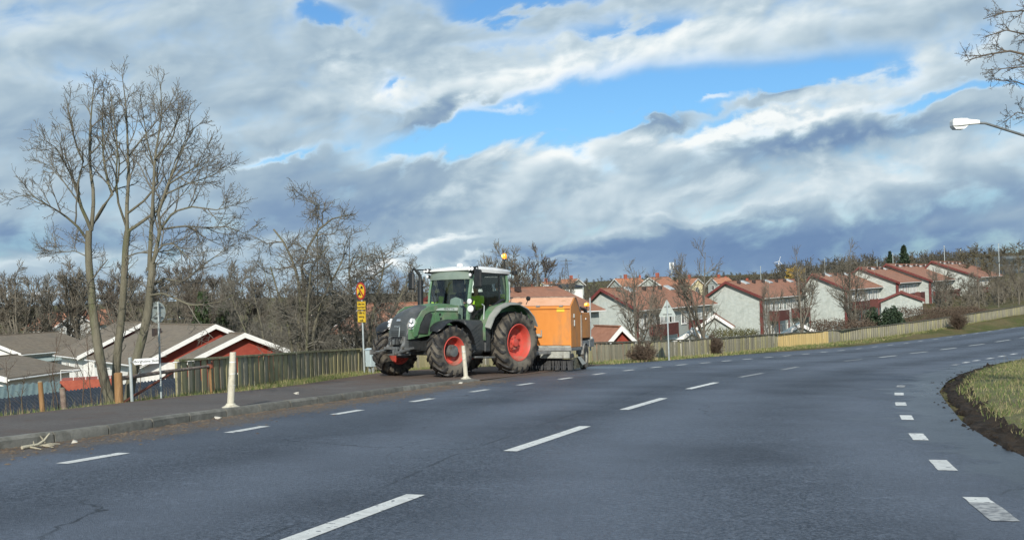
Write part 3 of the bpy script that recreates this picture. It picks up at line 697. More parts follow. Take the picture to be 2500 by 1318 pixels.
def build_tractor():
    T = thing('tractor', 'green farm tractor with red wheel rims and white cab roof turning off the road', 'tractor', mat=pose(-.8, 33.66, math.radians(-39)))
    WB = 2.78
    make_wheel(.90, .54, .53, 19, 'rear', T, (0, .97, .90)); make_wheel(.90, .54, .53, 19, 'rear', T, (0, -.97, .90), side=-1)
    st = math.radians(-4)
    make_wheel(.71, .47, .385, 17, 'front', T, (WB, 1.0, .71), st); make_wheel(.71, .47, .385, 17, 'front', T, (WB, -1.06, .71), math.radians(-5), side=-1)
    # chassis
    b = MB(); b.box((1.5, 0, .95), (3.6, .56, .5)); b.box((0, 0, .9), (.5, 1.3, .42)); b.box((WB, 0, .72), (.30, 1.5, .26)); b.box((WB, .55, .72), (.36, .3, .38)); b.box((WB, -.62, .74), (.40, .44, .46)); b.box((WB + .30, -.35, .80), (.16, .7, .10))
    b.box((3.42, 0, .95), (.5, .62, .42)); b.box((1.1, 0, .62), (1.8, .7, .22))
    b.build('chassis', M['dark'], T, bevel=.02)
    # bonnet: lofted stations, corner-rounded
    def section(x, w, top, bot, r, crown):
        pts = [(-w, bot), (-w * 1.02, (bot + top) / 2), (-w, top - r), (-w + r * .3, top - r * .3), (-w + r, top), (0, top + crown), (w - r, top), (w - r * .3, top - r * .3), (w, top - r), (w * 1.02, (bot + top) / 2), (w, bot)]
        return [(x, p[0], p[1]) for p in pts]
    st_ = [(1.78, .43, 1.98, 1.16, .16, .03), (2.0, .43, 2.0, 1.16, .16, .03), (2.5, .43, 1.985, 1.16, .17, .035), (2.9, .425, 1.94, 1.14, .18, .04), (3.2, .415, 1.86, 1.10, .18, .045), (3.45, .40, 1.765, 1.06, .18, .045), (3.62, .375, 1.64, 1.04, .18, .04), (3.71, .35, 1.46, 1.03, .16, .03), (3.745, .33, 1.22, 1.03, .08, .02)]
    hb = MB(); rings = [section(*q) for q in st_]; n = 11
    for i in range(len(rings) - 1):
        for kx in range(n - 1):
            topface = 2 <= kx <= 7
            mi = 1 if (topface and i >= 3 and not (i == 3 and kx in (2, 7))) or i >= 7 else 0
            if i in (5, 6) and kx in (0, 1, 8, 9): mi = 0
            hb.add([rings[i][kx], rings[i][kx + 1], rings[i + 1][kx + 1], rings[i + 1][kx]], [(0, 1, 2, 3)], mi)
    hb.add(rings[-1], [tuple(range(n))], 1); hb.add(rings[0], [tuple(range(n))], 1)
    bm_ = hb.build('bonnet', [M['green'], M['hoodtop']], T, smooth=50)
    g = MB()
    for k in range(4): g.box((3.748, 0, 1.10 + k * .05), (.012, .46 + .02 * k, .014))
    g.build('front_grille', M['black'], bm_)
    e = MB(); e.box((3.70, 0, 1.545), (.03, .14, .06), R=Matrix.Rotation(-.35, 3, 'Y')); e.build('badge', M['lamp_rim'], bm_)
    text('FENDT', .075, M['lamp_rim'], bm_, (3.757, 0, 1.375), Matrix(((0, 0, 1), (1, 0, 0), (0, 1, 0))), name='badge_lettering')
    for s in (1, -1):
        y = .443 * s
        def plate(poly, mat, name, t0=.0, t1=.012, par=bm_, smooth=None):
            mb = MB(); mb.prism(poly, 1, y + s * t0, y + s * t1); return mb.build(name, mat, par, smooth=smooth)
        # dark side grille inside the green arch
        plate([(3.42, 1.20), (3.06, 1.18), (2.86, 1.72), (2.98, 1.755), (3.14, 1.68), (3.30, 1.48)], M['dark'], 'side_grille', -.01, .010)
        arch = [(3.56, 1.10), (3.46, 1.14), (3.34, 1.46), (3.16, 1.70), (2.98, 1.775), (2.70, 1.80), (1.80, 1.80), (1.80, 1.96), (2.70, 1.96), (3.02, 1.92), (3.26, 1.80), (3.46, 1.56), (3.62, 1.24)]
        plate(arch, M['green'], 'bonnet_arch', -.03, .022)
        plate([(2.80, 1.70), (2.60, 1.16), (2.44, 1.16), (2.62, 1.76), (2.74, 1.78)], M['green'], 'bonnet_strut', -.01, .018)
        gl = MB()
        for k in range(5): gl.box((2.60 - .03 * k - .02, y, 1.70 - k * .12), (.13, .02, .05), R=Matrix.Rotation(.3, 3, 'Y'))
        gl.build('cooling_slats', M['black'], bm_)
        plate([(2.42, 1.74), (2.34, 1.16), (1.83, 1.16), (1.83, 1.77)], M['green'], 'engine_panel', -.01, .016)
        d = plate([(2.74, 1.815), (2.66, 1.865), (2.52, 1.885), (1.86, 1.905), (1.82, 1.87), (1.86, 1.815)], M['decal'], 'decal', .0, .026)
        R_ = Matrix(((-1, 0, 0), (0, 0, 1), (0, 1, 0))) if s > 0 else Matrix(((1, 0, 0), (0, 0, -1), (0, 1, 0)))
        text('FENDT 716', .088, M['decalprint'], bm_, (2.20, y + s * .0262, 1.855), R_, name='decal_lettering', bold=.001)
        # headlamp
        hl = MB(); hl.prism([(3.69, 1.30), (3.50, 1.30), (3.44, 1.42), (3.50, 1.58), (3.62, 1.60), (3.70, 1.46)], 1, y * .80, y * .80 + s * .062); hd = hl.build('headlight', M['lampglass'], T, bevel=.012)
        for (lx, lz, r) in ((3.62, 1.50, .055), (3.635, 1.38, .062), (3.54, 1.40, .045)):
            q = MB(); q.lathe([(r, 0), (r * 1.02, .02), (r * .8, .045), (0, .055)], 14, c=(0, 0, 0), axis=0); o = q.build('lamp_bowl', M['lamp_rim'], hd, smooth=40); o.location = (lx + .035, y * .80 + s * .045, lz); o.rotation_euler = (0, 0, s * .6)
    # front linkage
    fl = MB()
    for s in (1, -1):
        fl.add(*_bar((3.55, .36 * s, .80), (4.32, .43 * s, .66), .05, .13)); fl.tube([(3.62, .22 * s, 1.06), (3.95, .30 * s, .72)], .045, 8); fl.tube([(3.70, .24 * s, 1.0), (3.88, .28 * s, .78)], .06, 8)
        fl.box((4.28, .43 * s, .70), (.16, .06, .14)); fl.box((3.72, .26 * s, .93), (.16, .10, .34))
    fl.box((3.70, 0, .70), (.22, .66, .20)); fl.box((3.66, 0, 1.02), (.16, .5, .2)); fl.tube([(3.80, -.42, .70), (3.80, .42, .70)], .05, 8); fl.box((3.80, 0, .96), (.22, .12, .14)); fl.box((3.98, 0, .80), (.10, .5, .07))
    fl.build('front_linkage', M['steel'], T, bevel=.008)
    hs = MB()
    for y in (-.14, -.05, .05, .14): hs.tube([(3.76, y, 1.10), (3.90, y * 1.2, 1.04), (3.92, y * 1.3, .90)], .014, 6)
    hs.build('hydraulic_hoses', M['black'], T)
    fh = MB(); fh.tube([(3.77, .10, 1.36), (3.80, .10, 1.10)], .012, 6); fh.build('latch_rod', M['steel_lt'], T)
    # exhaust
    ex = MB(); ex.tube([(2.36, -.47, 1.95), (2.36, -.47, 2.68)], .082, 20); e1 = ex.build('exhaust', M['black'], T, smooth=40)
    ep = MB(); ep.tube([(2.36, -.47, 2.66), (2.36, -.47, 2.76), (2.42, -.47, 2.86), (2.54, -.47, 2.95), (2.62, -.48, 3.02)], [.048, .048, .046, .042, .02], 12); ep.build('tailpipe', M['dark'], e1, smooth=60)
    # cab
    cab = MB()
    def pil(mb, pts, w, d): 
        for a, b_ in zip(pts[:-1], pts[1:]): mb.add(*_bar(a, b_, w, d))
    for s in (1, -1):
        ap = MB(); pil(ap, [(1.70, .70 * s, 1.22), (1.72, .745 * s, 1.7), (1.66, .76 * s, 2.3), (1.56, .75 * s, 2.72), (1.42, .73 * s, 2.88)], .075, .07); ap.build('front_pillar', M['cabgreen'], T)
    for s in (1, -1):
        rp = MB(); pil(rp, [(.02, .76 * s, 2.05), (.0, .76 * s, 2.5), (.06, .74 * s, 2.9)], .07, .09); rp.build('rear_pillar', M['cabgreen'], T)
        rp = MB(); pil(rp, [(.42, .79 * s, 1.95), (.42, .79 * s, 2.86)], .045, .05); rp.build('door_pillar', M['black'], T)
    for s in (1, -1):
        sill = MB(); pil(sill, [(1.70, .70 * s, 1.24), (.95, .78 * s, 1.24)], .06, .08); sill.build('door_sill', M['black'], T)
        sill = MB(); pil(sill, [(1.5, .755 * s, 2.87), (.0, .755 * s, 2.87)], .06, .07); sill.build('roof_rail', M['black'], T)
    sill = MB(); pil(sill, [(1.70, .70, 1.24), (1.70, -.70, 1.24)], .06, .08); pil(sill, [(0, .75, 1.95), (0, -.75, 1.95)], .06, .1); pil(sill, [(0.04, .75, 2.87), (.04, -.75, 2.87)], .06, .07)
    sill.build('cab_frame', M['black'], T)
    # floor and lower body
    fb = MB(); fb.box((.85, 0, 1.16), (1.7, 1.36, .14)); fb.box((.2, 0, 1.5), (.5, 1.4, .75)); fb.build('cab_floor', M['dark'], T)
    roof = MB()
    def rr(x, w, z0, z1): return [(x, -w, z0), (x, -w - .02, (z0 + z1) / 2), (x, -w + .08, z1), (x, 0, z1 + .03), (x, w - .08, z1), (x, w + .02, (z0 + z1) / 2), (x, w, z0)]
    roof.loft([rr(-.18, .72, 2.90, 2.95), rr(-.05, .80, 2.89, 3.02), (rr(.6, .83, 2.89, 3.06)), rr(1.2, .83, 2.90, 3.07), rr(1.55, .80, 2.92, 3.05), rr(1.70, .72, 2.95, 3.00)])
    ro = roof.build('roof', M['roofwhite'], T, smooth=45)
    gp = MB(); gp.lathe([(.095, 0), (.10, .03), (.075, .085), (0, .10)], 18, c=(1.15, -.05, 3.095), axis=2); gp.build('antenna_dome', M['roofwhite'], ro, smooth=50)
    vz = MB()
    ring = lambda x, z, w: [(x + .16 * (1 - (y / w) ** 2), y, z) for y in np.linspace(-w, w, 9)]
    vz.loft([ring(1.52, 2.93, .79), ring(1.60, 2.84, .80), ring(1.62, 2.70, .79)], closed=False, cap=False)
    vz.build('visor', M['visor'], T, smooth=60)
    # glass
    gm = MB(); ws = lambda x, z, w: [(x + .14 * (1 - (y / w) ** 2), y, z) for y in np.linspace(-w, w, 9)]
    gm.loft([ws(1.72, 1.27, .68), ws(1.74, 1.7, .72), ws(1.68, 2.3, .735), ws(1.60, 2.70, .74)], closed=False, cap=False); gm.build('windscreen', M['cabglass'], T, smooth=60)
    for s in (1, -1):
        q = MB(); q.add([(1.68, .715 * s, 1.28), (1.69, .76 * s, 1.7), (1.63, .78 * s, 2.3), (1.50, .765 * s, 2.84), (.45, .80 * s, 2.84), (.45, .81 * s, 2.0), (.95, .80 * s, 1.5), (1.02, .79 * s, 1.28)], [tuple(range(8))]); q.build('side_window', M['cabglass'], T)
        q = MB(); q.add([(.40, .80 * s, 2.84), (.08, .76 * s, 2.84), (.03, .77 * s, 2.15), (.40, .81 * s, 2.02)], [(0, 1, 2, 3)]); q.build('quarter_window', M['cabglass'], T)
    q = MB(); q.add([(.03, .73, 2.84), (.03, -.73, 2.84), (-.02, -.73, 2.0), (-.02, .73, 2.0)], [(0, 1, 2, 3)]); q.build('rear_window', M['cabglass'], T)
    wp = MB(); wp.tube([(1.87, -.10, 1.30), (1.90, -.32, 1.85), (1.83, -.48, 2.28)], .012, 6); wp.tube([(1.895, -.25, 1.7), (1.80, -.58, 2.42)], .016, 6); wp.build('wiper', M['black'], T)
    hr = MB(); hr.tube([(1.30, .86, 1.30), (1.24, .90, 1.36), (1.20, .90, 1.95), (1.26, .86, 2.0)], .016, 8); hr.build('grab_rail', M['steel_lt'], T)
    hr = MB(); hr.tube([(.62, .84, 1.82), (.60, .88, 2.02), (.30, .88, 2.05)], .016, 8); hr.build('grab_rail', M['black'], T)
    wk = MB(); wk.lathe([(.10, 0), (.105, .03), (.08, .06), (0, .07)], 18, c=(1.72, .86, 1.86), axis=0); wk.lathe([(.075, 0), (.075, .04), (0, .055)], 18, c=(1.76, .86, 2.07), axis=0)
    w_ = wk.build('pillar_work_lights', M['lampglass'], T, smooth=40); wb = MB(); wb.lathe([(.115, .02), (.11, -.06), (.04, -.1)], 16, c=(1.72, .86, 1.86), axis=0); wb.lathe([(.083, .02), (.08, -.05), (.03, -.08)], 16, c=(1.76, .86, 2.07), axis=0); wb.build('light_housing', M['black'], w_)
    # interior
    dash_ = MB(); dash_.loft([[(1.42, y, z) for y, z in ((-.24, 1.95), (-.20, 2.16), (0, 2.22), (.20, 2.16), (.24, 1.95))], [(1.28, y, z) for y, z in ((-.22, 1.95), (-.18, 2.14), (0, 2.19), (.18, 2.14), (.22, 1.95))]]); dash_.box((1.35, 0, 1.6), (.2, .3, .8)); dash_.build('dashboard', M['cabin_in'], T, bevel=.02)
    sw = MB(); sw.lathe([(.19 + .017 * math.cos(a), .017 * math.sin(a)) for a in np.linspace(0, 2 * math.pi, 8, endpoint=False)], 22, axis=2, closed=True); sw.box((0, 0, 0), (.36, .04, .02)); swo = sw.build('steering_wheel', M['black'], T, smooth=60); swo.location = (1.14, 0, 2.02); swo.rotation_euler = (0, -.75, 0)
    se = MB(); se.box((.52, 0, 1.62), (.5, .52, .16)); se.box((.26, 0, 2.02), (.16, .5, .72), R=Matrix.Rotation(-.12, 3, 'Y')); se.box((.45, 0, 1.36), (.34, .34, .36)); se.box((.55, -.34, 1.82), (.42, .12, .12)); se.build('seat', M['seatcloth'], T, bevel=.03)
    ct = MB(); ct.tube([(1.2, -.38, 1.3), (1.0, -.44, 2.1)], .02, 6); ct.box((1.0, -.44, 2.2), (.05, .24, .2)); ct.box((1.52, .22, 2.52), (.05, .40, .36)); ct.box((1.50, .1, 2.72), (.05, .45, .05)); ct.build('monitors', M['black'], T)
    # mirrors
    for s, tilt in ((1, .12), (-1, -.1)):
        mi = MB(); mi.box((0, 0, 0), (.10, .24, .50)); mo = mi.build('mirror', M['black'], T, bevel=.035); mo.location = (1.72, 1.12 * s + (.0 if s > 0 else -.32), 2.70); mo.rotation_euler = (0, 0, tilt)
        am = MB(); am.tube([(0, 0, .24), (-.02, -.02 * s, .33), (-.06, -.34 * s - (0 if s > 0 else -.30), .30)], .022, 8); am.build('mirror_arm', M['black'], mo)
    # roof lights
    for s in (1, -1):
        lb = MB(); lb.tube([(1.62, .74 * s, 2.93), (1.62, .98 * s, 2.95)], .05, 8); lb.box((1.66, .86 * s, 2.98), (.13, .20, .12)); lb.box((1.66, .82 * s, 2.81), (.10, .10, .11)); l_ = lb.build('work_light', M['black'], T, bevel=.02)
        for (yy, zz, r) in ((.91, 2.98, .052), (.81, 2.98, .052), (.82, 2.81, .046)):
            c_ = MB(); c_.lathe([(r, 0), (r, .012), (0, .022)], 16, c=(1.72 if zz > 2.9 else 1.705, yy * s, zz), axis=0); c_.build('lens', M['lampglass'], l_, smooth=40)
    rl = MB(); rl.tube([(-.12, .62, 2.95), (-.2, .84, 2.93)], .02, 6); rl.box((-.2, .88, 2.92), (.14, .12, .12)); rl.box((-.2, -.88, 2.92), (.14, .12, .12)); rl.build('rear_work_lights', M['black'], T, bevel=.02)
    # beacon
    be = MB(); be.tube([(.0, .66, 2.96), (.02, .68, 3.30)], .016, 8); be.lathe([(.05, 0), (.06, .02), (.055, .05), (0, .05)], 14, c=(.02, .68, 3.29), axis=2); bo = be.build('beacon', M['black'], T)
    bl = MB(); bl.lathe([(.058, 0), (.066, .03), (.066, .10), (.048, .15), (0, .165)], 18, c=(.02, .68, 3.335), axis=2); bl.build('beacon_lens', M['beacon'], bo, smooth=50)
    bc = MB(); bc.lathe([(0, 0), (.022, .02), (.022, .07), (0, .09)], 10, c=(.085, .655, 3.37), axis=2); bc.build('beacon_bulb', M['beacon_core'], bo, smooth=50)
    # rear fenders
    arc = [(1.36, 1.02), (1.37, 1.36), (1.18, 1.68), (.86, 1.93), (.46, 2.05), (.05, 2.06), (-.36, 1.93), (-.66, 1.70), (-.82, 1.42)]
    for s in (1, -1):
        sp = MB(); poly = arc + [(-.55, 1.42), (-.2, 1.7), (.1, 1.8), (.5, 1.72), (.8, 1.45), (.95, 1.05)]
        sp.prism(poly, 1, .74 * s, .78 * s)
        def band(y0, y1, drop):
            rg = []
            for (x, z) in arc: rg.append([(x, y0 * s, z), (x * .995, y1 * s, z - drop), (x * .975 + .0, y1 * s, z - drop - .03), (x * .975, y0 * s, z - .03)])
            return rg
        sp.loft(band(.74, 1.06, .02)); fo = sp.build('rear_fender', M['green'], T, smooth=50)
        lp = MB(); lp.loft(band(1.055, 1.25, .045)[1:]); lp.build('fender_lip', M['fender_grey'], fo, smooth=50)
        hd_ = MB(); hd_.tube([(.98, .80 * s, 1.60), (.72, .82 * s, 1.93), (.36, .82 * s, 2.12), (.22, .8 * s, 2.13)], .05, 8); hd_.build('fender_trim', M['black'], fo, smooth=50)
    # front fenders
    for s in (1, -1):
        yc = 1.0 * s if s > 0 else -1.06
        fa = MB(); rg = []
        for a in np.linspace(math.radians(38), math.radians(168), 12):
            x, z = WB + .80 * math.cos(a), .72 + .82 * math.sin(a)
            rg.append([(x, yc - .24, z), (x, yc, z + .03), (x, yc + .24, z), (x, yc + .24, z - .025), (x, yc, z + .005), (x, yc - .24, z - .025)])
        rg = [[(p[0], yc + (p[1] - yc) * .55, p[2] + .02) for p in rg[0]]] + rg[1:]
        fa.loft(rg); fa.tube([(WB - .05, yc - .2 * s, 1.2), (WB - .05, yc - .34 * s, .8)], .03, 6); fa.build('front_fender', M['black'], T, smooth=50)
    # steps, tank, boxes
    tk = MB(); tk.loft([[(x, y, z) for y, z in ((.44, .60), (.86, .58), (.98, .70), (.98, 1.38), (.90, 1.54), (.50, 1.58))] for x in (1.30, 1.36, 1.98, 2.06)]); tk.build('fuel_tank', M['dark'], T, smooth=30, bevel=.02)
    rb = MB()
    for k in range(7): rb.box((1.70, .985, .70 + k * .105), (.40, .02, .03), R=Matrix.Rotation(.5, 3, 'Y'))
    rb.build('tank_ribs', M['dark'], T)
    bx = MB(); bx.box((1.12, .86, 1.02), (.26, .22, .74)); bx.build('battery_box', M['dark'], T, bevel=.03)
    sp_ = MB(); sp_.box((1.20, .95, .50), (.42, .34, .05)); sp_.box((1.68, .97, .52), (.34, .3, .05)); sp_.box((1.2, .82, .78), (.38, .2, .04)); sp_.build('steps', M['steel'], T, bevel=.01)
    hdl = MB(); hdl.tube([(1.0, .99, .95), (1.0, 1.03, 1.0), (1.0, 1.03, 1.30), (1.0, .99, 1.34)], .014, 6); hdl.build('box_handle', M['black'], T)
    # hitch
    ht = MB(); ht.box((-.55, 0, .62), (.7, .4, .16)); ht.add(*_bar((-.3, .42, .75), (-1.0, .46, .55), .06, .12)); ht.add(*_bar((-.3, -.42, .75), (-1.0, -.46, .55), .06, .12)); ht.build('rear_hitch', M['steel'], T)
    ml = MB(); ml.tube([(-.55, 1.02, 2.0), (-.62, 1.05, 2.16)], .012, 6); ml.lathe([(.07, -.02), (.07, .02), (0, .03)], 14, c=(-.62, 1.05, 2.18), axis=0); ml.build('rear_marker_lamp', M['black'], T)
    return T
def _bar(a, b, w, d):
    """box-section bar from a to b: (verts, faces) for MB.add"""
    a, b = Vector(a), Vector(b); t = (b - a).normalized(); up = Vector((0, 1, 0)) if abs(t.y) < .8 else Vector((1, 0, 0))
    x = t.cross(up).normalized(); y = x.cross(t)
    vs = [tuple(p + x * i * w / 2 + y * j * d / 2) for p in (a, b) for i, j in ((-1, -1), (1, -1), (1, 1), (-1, 1))]
    return vs, [(0, 1, 2, 3), (7, 6, 5, 4), (0, 4, 5, 1), (1, 5, 6, 2), (2, 6, 7, 3), (3, 7, 4, 0)]
tractor = build_tractor()

def skin_mesh(name, pts, edges, rad, mat, subdiv=2):
    me = bpy.data.meshes.new(name); me.from_pydata([tuple(p) for p in pts], edges, [])
    o = bpy.data.objects.new('tmp_skin', me); COL.objects.link(o)
    sk = o.modifiers.new('s', 'SKIN'); sk.use_smooth_shade = True
    for i, r in enumerate(rad):
        r2 = r if hasattr(r, '__len__') else (r, r); me.skin_vertices[0].data[i].radius = r2
    me.skin_vertices[0].data[0].use_root = True
    sb = o.modifiers.new('d', 'SUBSURF'); sb.levels = subdiv; sb.render_levels = subdiv
    bpy.context.view_layer.update()
    out = bpy.data.meshes.new_from_object(o.evaluated_get(bpy.context.evaluated_depsgraph_get()))
    out.name = name; bpy.data.objects.remove(o); bpy.data.meshes.remove(me)
    out.materials.clear(); out.materials.append(mat)
    out.polygons.foreach_set('use_smooth', np.ones(len(out.polygons), bool)); return out
def build_driver():
    P = thing('person', 'driver in a bright yellow green jacket sitting in the tractor cab', 'person', mat=tractor.matrix_world.copy() @ Matrix.Translation((.50, .0, 1.70)))
    # seated on the cushion: pelvis at the origin, x forward, hands on the wheel
    pts = [(0, 0, .10), (-.02, 0, .30), (-.02, 0, .50), (-.01, 0, .58), (0.01, 0, .66), (.03, 0, .76), (.02, 0, .84)]
    ed = [(i, i + 1) for i in range(6)]; rad = [(.16, .13), (.16, .12), (.13, .10), (.06, .06), (.065, .065), (.085, .095), (.06, .07)]
    for s in (1, -1):
        b = len(pts)
        pts += [(-.02, .20 * s, .50), (.10, .27 * s, .27), (.36, .20 * s, .26), (.47, .165 * s, .33)]; rad += [.07, .052, .042, .036]
        ed += [(2, b), (b, b + 1), (b + 1, b + 2), (b + 2, b + 3)]
        l = len(pts); pts += [(.05, .10 * s, .04), (.44, .14 * s, .05), (.54, .14 * s, -.32), (.64, .14 * s, -.36)]; rad += [.09, .07, .05, .04]
        ed += [(0, l), (l, l + 1), (l + 1, l + 2), (l + 2, l + 3)]
        for q, (dy, dl) in enumerate(((-.035, .07), (-.012, .085), (.012, .08), (.034, .065))):
            f = len(pts); hx, hy, hz_ = .47, .165 * s, .33
            pts += [(hx + .04, hy + dy, hz_ + .035), (hx + .04 + dl * .6, hy + dy, hz_ + .05), (hx + .05 + dl * .6, hy + dy, hz_ + .015)]; rad += [.010, .009, .008]; ed += [(b + 3, f), (f, f + 1), (f + 1, f + 2)]
        f = len(pts); pts += [(.48, .165 * s - .05 * s, .35), (.52, .165 * s - .07 * s, .36)]; rad += [.011, .009]; ed += [(b + 3, f), (f, f + 1)]
    body = obj('body', skin_mesh('body', pts, ed, rad, M['skin']), P)
    # clothes: same skeleton, a little wider
    jp = [(0, 0, .06), (-.02, 0, .30), (-.02, 0, .50), (-.015, 0, .565)]; je = [(0, 1), (1, 2), (2, 3)]; jr = [(.20, .165), (.195, .15), (.165, .125), (.085, .085)]
    for s in (1, -1):
        b = len(jp); jp += [(-.02, .20 * s, .50), (.10, .27 * s, .27), (.34, .205 * s, .265)]; jr += [.09, .075, .06]; je += [(2, b), (b, b + 1), (b + 1, b + 2)]
    obj('jacket', skin_mesh('jacket', jp, je, jr, M['hivis']), P)
    tp = [(0, 0, .03)]; tr = [(.19, .12)]; te = []
    for s in (1, -1):
        l = len(tp); tp += [(.06, .10 * s, .04), (.44, .14 * s, .055), (.545, .14 * s, -.28)]; tr += [.11, .09, .07]; te += [(0, l), (l, l + 1), (l + 1, l + 2)]
    obj('trousers', skin_mesh('trousers', tp, te, tr, M['trousers']), P)
    h = MB(); h.lathe([(0, .115), (.06, .10), (.095, .05), (.10, 0), (.085, -.04)], 16, axis=2); ho = h.build('hair', M['hair'], P, smooth=60); ho.location = (.005, 0, .80); ho.scale = (1.05, .9, 1)
    fc = MB(); fc.lathe([(0, .02), (.014, .005), (.016, -.012), (0, -.02)], 8, c=(.125, 0, .755), axis=2)
    for s in (1, -1): fc.lathe([(0, .03), (.018, .012), (.02, -.01), (0, -.03)], 8, c=(.015, .088 * s, .765), axis=2)
    fc.build('face_features', M['skin'], body, smooth=60)
    ey = MB()
    for s in (1, -1): ey.lathe([(0, .008), (.011, 0), (0, -.008)], 8, c=(.112, .034 * s, .785), axis=2)
    ey.box((.118, 0, .715), (.006, .045, .008)); ey.build('eyes_and_mouth', M['hair'], body, smooth=60)
build_driver()

def build_sweeper():
    g = np.array(((2.19), (36.5))); hd = math.radians(-15)
    # origin on the ground below the middle of the front face
    f = np.array([math.sin(hd), -math.cos(hd)]); l = np.array([-f[1], f[0]])
    o = g + f * 2.05 - l * .96
    T = thing('sweeper_trailer', 'orange box bodied road sweeper trailer hitched behind the green tractor', 'trailer', mat=pose(o[0], o[1], hd))
    Wd = 1.02
    # hopper: vertical front face, faded lid sloping up to the ridge
    b = MB(); prof = [(0, .72), (.05, 1.96), (-.52, 2.24), (-.60, 2.24), (-1.42, 1.72), (-1.42, .72)]
    b.prism(prof, 1, -Wd, Wd); hop = b.build('hopper', M['orange'], T, bevel=.012)
    lid = MB(); lid.add([(.03, -Wd + .03, 1.985), (.03, Wd - .03, 1.985), (-.50, Wd - .03, 2.246), (-.50, -Wd + .03, 2.246)], [(0, 1, 2, 3)]); lid.box((-.25, 0, 2.118), (.02, 1.7, .012), R=Matrix.Rotation(.46, 3, 'Y')); lid.build('hopper_lid', M['orange_pale'], hop)
    rg = MB(); rg.tube([(-.55, -Wd - .02, 2.255), (-.55, Wd + .02, 2.255)], .022, 8); rg.tube([(-.58, Wd + .02, 2.25), (-1.44, Wd + .02, 1.73), (-1.44, Wd + .02, .72)], .02, 8); rg.build('edge_rail', M['pole_brown'], hop, smooth=50)
    for z_ in (.80, 1.90):
        q_ = MB(); q_.box((.03 + (z_ - .72) * .04, 0, z_), (.03, 2.0, .022)); q_.build('panel_seam', M['orange'], hop)
    for y_ in (-.72, .0, .72):
        q_ = MB(); q_.box((.062, y_, 1.975), (.05, .12, .045)); q_.build('hinge', M['chassis'], hop)
    for y_ in (-1.0, 1.0):
        q_ = MB(); q_.box((.045, y_, 1.30), (.03, .035, 1.15), R=Matrix.Rotation(.04, 3, 'Y')); q_.build('edge_strip', M['orange'], hop)
    q_ = MB(); q_.box((.03, 0, .745), (.03, 2.02, .06)); q_.build('dirty_sill', M['dirtymetal'], hop)
    hk = MB(); hk.box((.055, -.14, 1.15), (.05, .025, .20)); hk.box((.055, .10, 1.15), (.05, .025, .20)); hk.box((.065, -.02, 1.06), (.06, .26, .035)); hk.box((.05, -.02, 1.10), (.03, .16, .07)); hk.build('lifting_hook', M['dirtymetal'], hop)
    lbm = MB(); lbm.box((.056, .70, 1.86), (.012, .24, .13)); lbm.build('yellow_label', M['yellow'], hop)
    hn = MB(); hn.box((-.32, Wd + .02, 1.68), (.05, .03, .12)); hn.box((-.32, Wd + .03, 1.46), (.04, .03, .18)); hn.build('door_handles', M['steel_lt'], hop)
    sm = MB(); sm.box((-1.405, Wd + .006, 1.22), (.03, .02, 1.0)); sm.build('door_seam', M['dirtymetal'], hop)
    # engine housing behind
    e = MB(); e.prism([(-1.50, .98), (-1.50, 1.74), (-1.60, 1.80), (-2.95, 1.80), (-3.05, 1.70), (-3.05, .98)], 1, -Wd + .02, Wd - .02); eh = e.build('engine_housing', M['orange'], T, bevel=.02)
    pl = MB(); pl.box((-2.3, Wd - .012, 1.60), (.10, .02, .05)); pl.build('rating_plate', M['signwhite'], eh)
    wd = MB(); wd.prism([(-1.62, 1.80), (-1.62, 1.99), (-2.4, 1.88), (-2.4, 1.80)], 1, -.8, .8); wd.build('air_filter_box', M['chassis'], eh)
    # chassis
    c = MB(); c.box((-.70, 0, .665), (1.52, 2.06, .10)); c.box((-2.35, .70, .82), (1.8, .62, .16)); c.box((-2.35, -.70, .82), (1.8, .62, .16)); c.box((-3.0, 0, .80), (.40, 2.06, .24)); c.box((-3.34, .60, .82), (.5, .85, .26)); c.box((-1.6, 0, .55), (3.2, .5, .16)); c.build('chassis', M['chassis'], T, bevel=.012)
    st = MB(); st.box((.03, -.62, .69), (.012, .36, .05)); st.build('reflector_strip', M['signwhite'], T)
    bx = MB(); bx.box((-.08, .50, .50), (.20, .92, .22)); bx.build('spray_box', M['dirtymetal'], T, bevel=.012)
    un = MB(); un.box((-.5, -.2, .48), (.7, 1.5, .26)); un.tube([(-.12, .96, .52), (-.12, 1.0, .40)], .09, 10); un.tube([(-.06, .1, .40), (-.06, 1.0, .40)], .02, 6); un.build('underframe', M['black'], T)
    dbm = MB(); dbm.add(*_bar((-.2, .4, .58), (1.05, .02, .58), .10, .12)); dbm.add(*_bar((-.2, -.4, .58), (1.05, -.02, .58), .10, .12)); dbm.build('drawbar', M['chassis'], T)
    # wheels
    for s in (1, -1):
        w = MB(); w.lathe([(.21, .09), (.24, .10), (.36, .10), (.385, .07), (.39, 0), (.385, -.07), (.36, -.10), (.24, -.10), (.21, -.09)], 36, closed=True); wo = w.build('wheel', M['tyre'], T, smooth=50); wo.location = (-2.05, .96 * s, .39); wo.rotation_euler = (0, 0, 0 if s > 0 else math.pi)
        r = MB(); r.lathe([(.215, .085), (.20, .09), (.19, .03), (.10, .02), (.09, .06), (0, .065)], 28); r.build('rim', M['dirtymetal'], wo, smooth=40)
        mg = MB(); rr_ = []
        for a in np.linspace(math.radians(10), math.radians(170), 9): rr_.append([(-2.05 + .46 * math.cos(a), y * s, .40 + .44 * math.sin(a)) for y in (.82, 1.06)] + [(-2.05 + .44 * math.cos(a), y * s, .40 + .42 * math.sin(a)) for y in (1.06, .82)])
        mg.loft(rr_); mg.build('mudguard', M['chassis'], T)
    # brushes: cylinder roller across and side skirt of bristles
    br = MB(); br.tube([(-.75, -.95, .24), (-.75, .98, .24)], .10, 12); bo = br.build('roller_brush', M['chassis'], T)
    bs = MB()
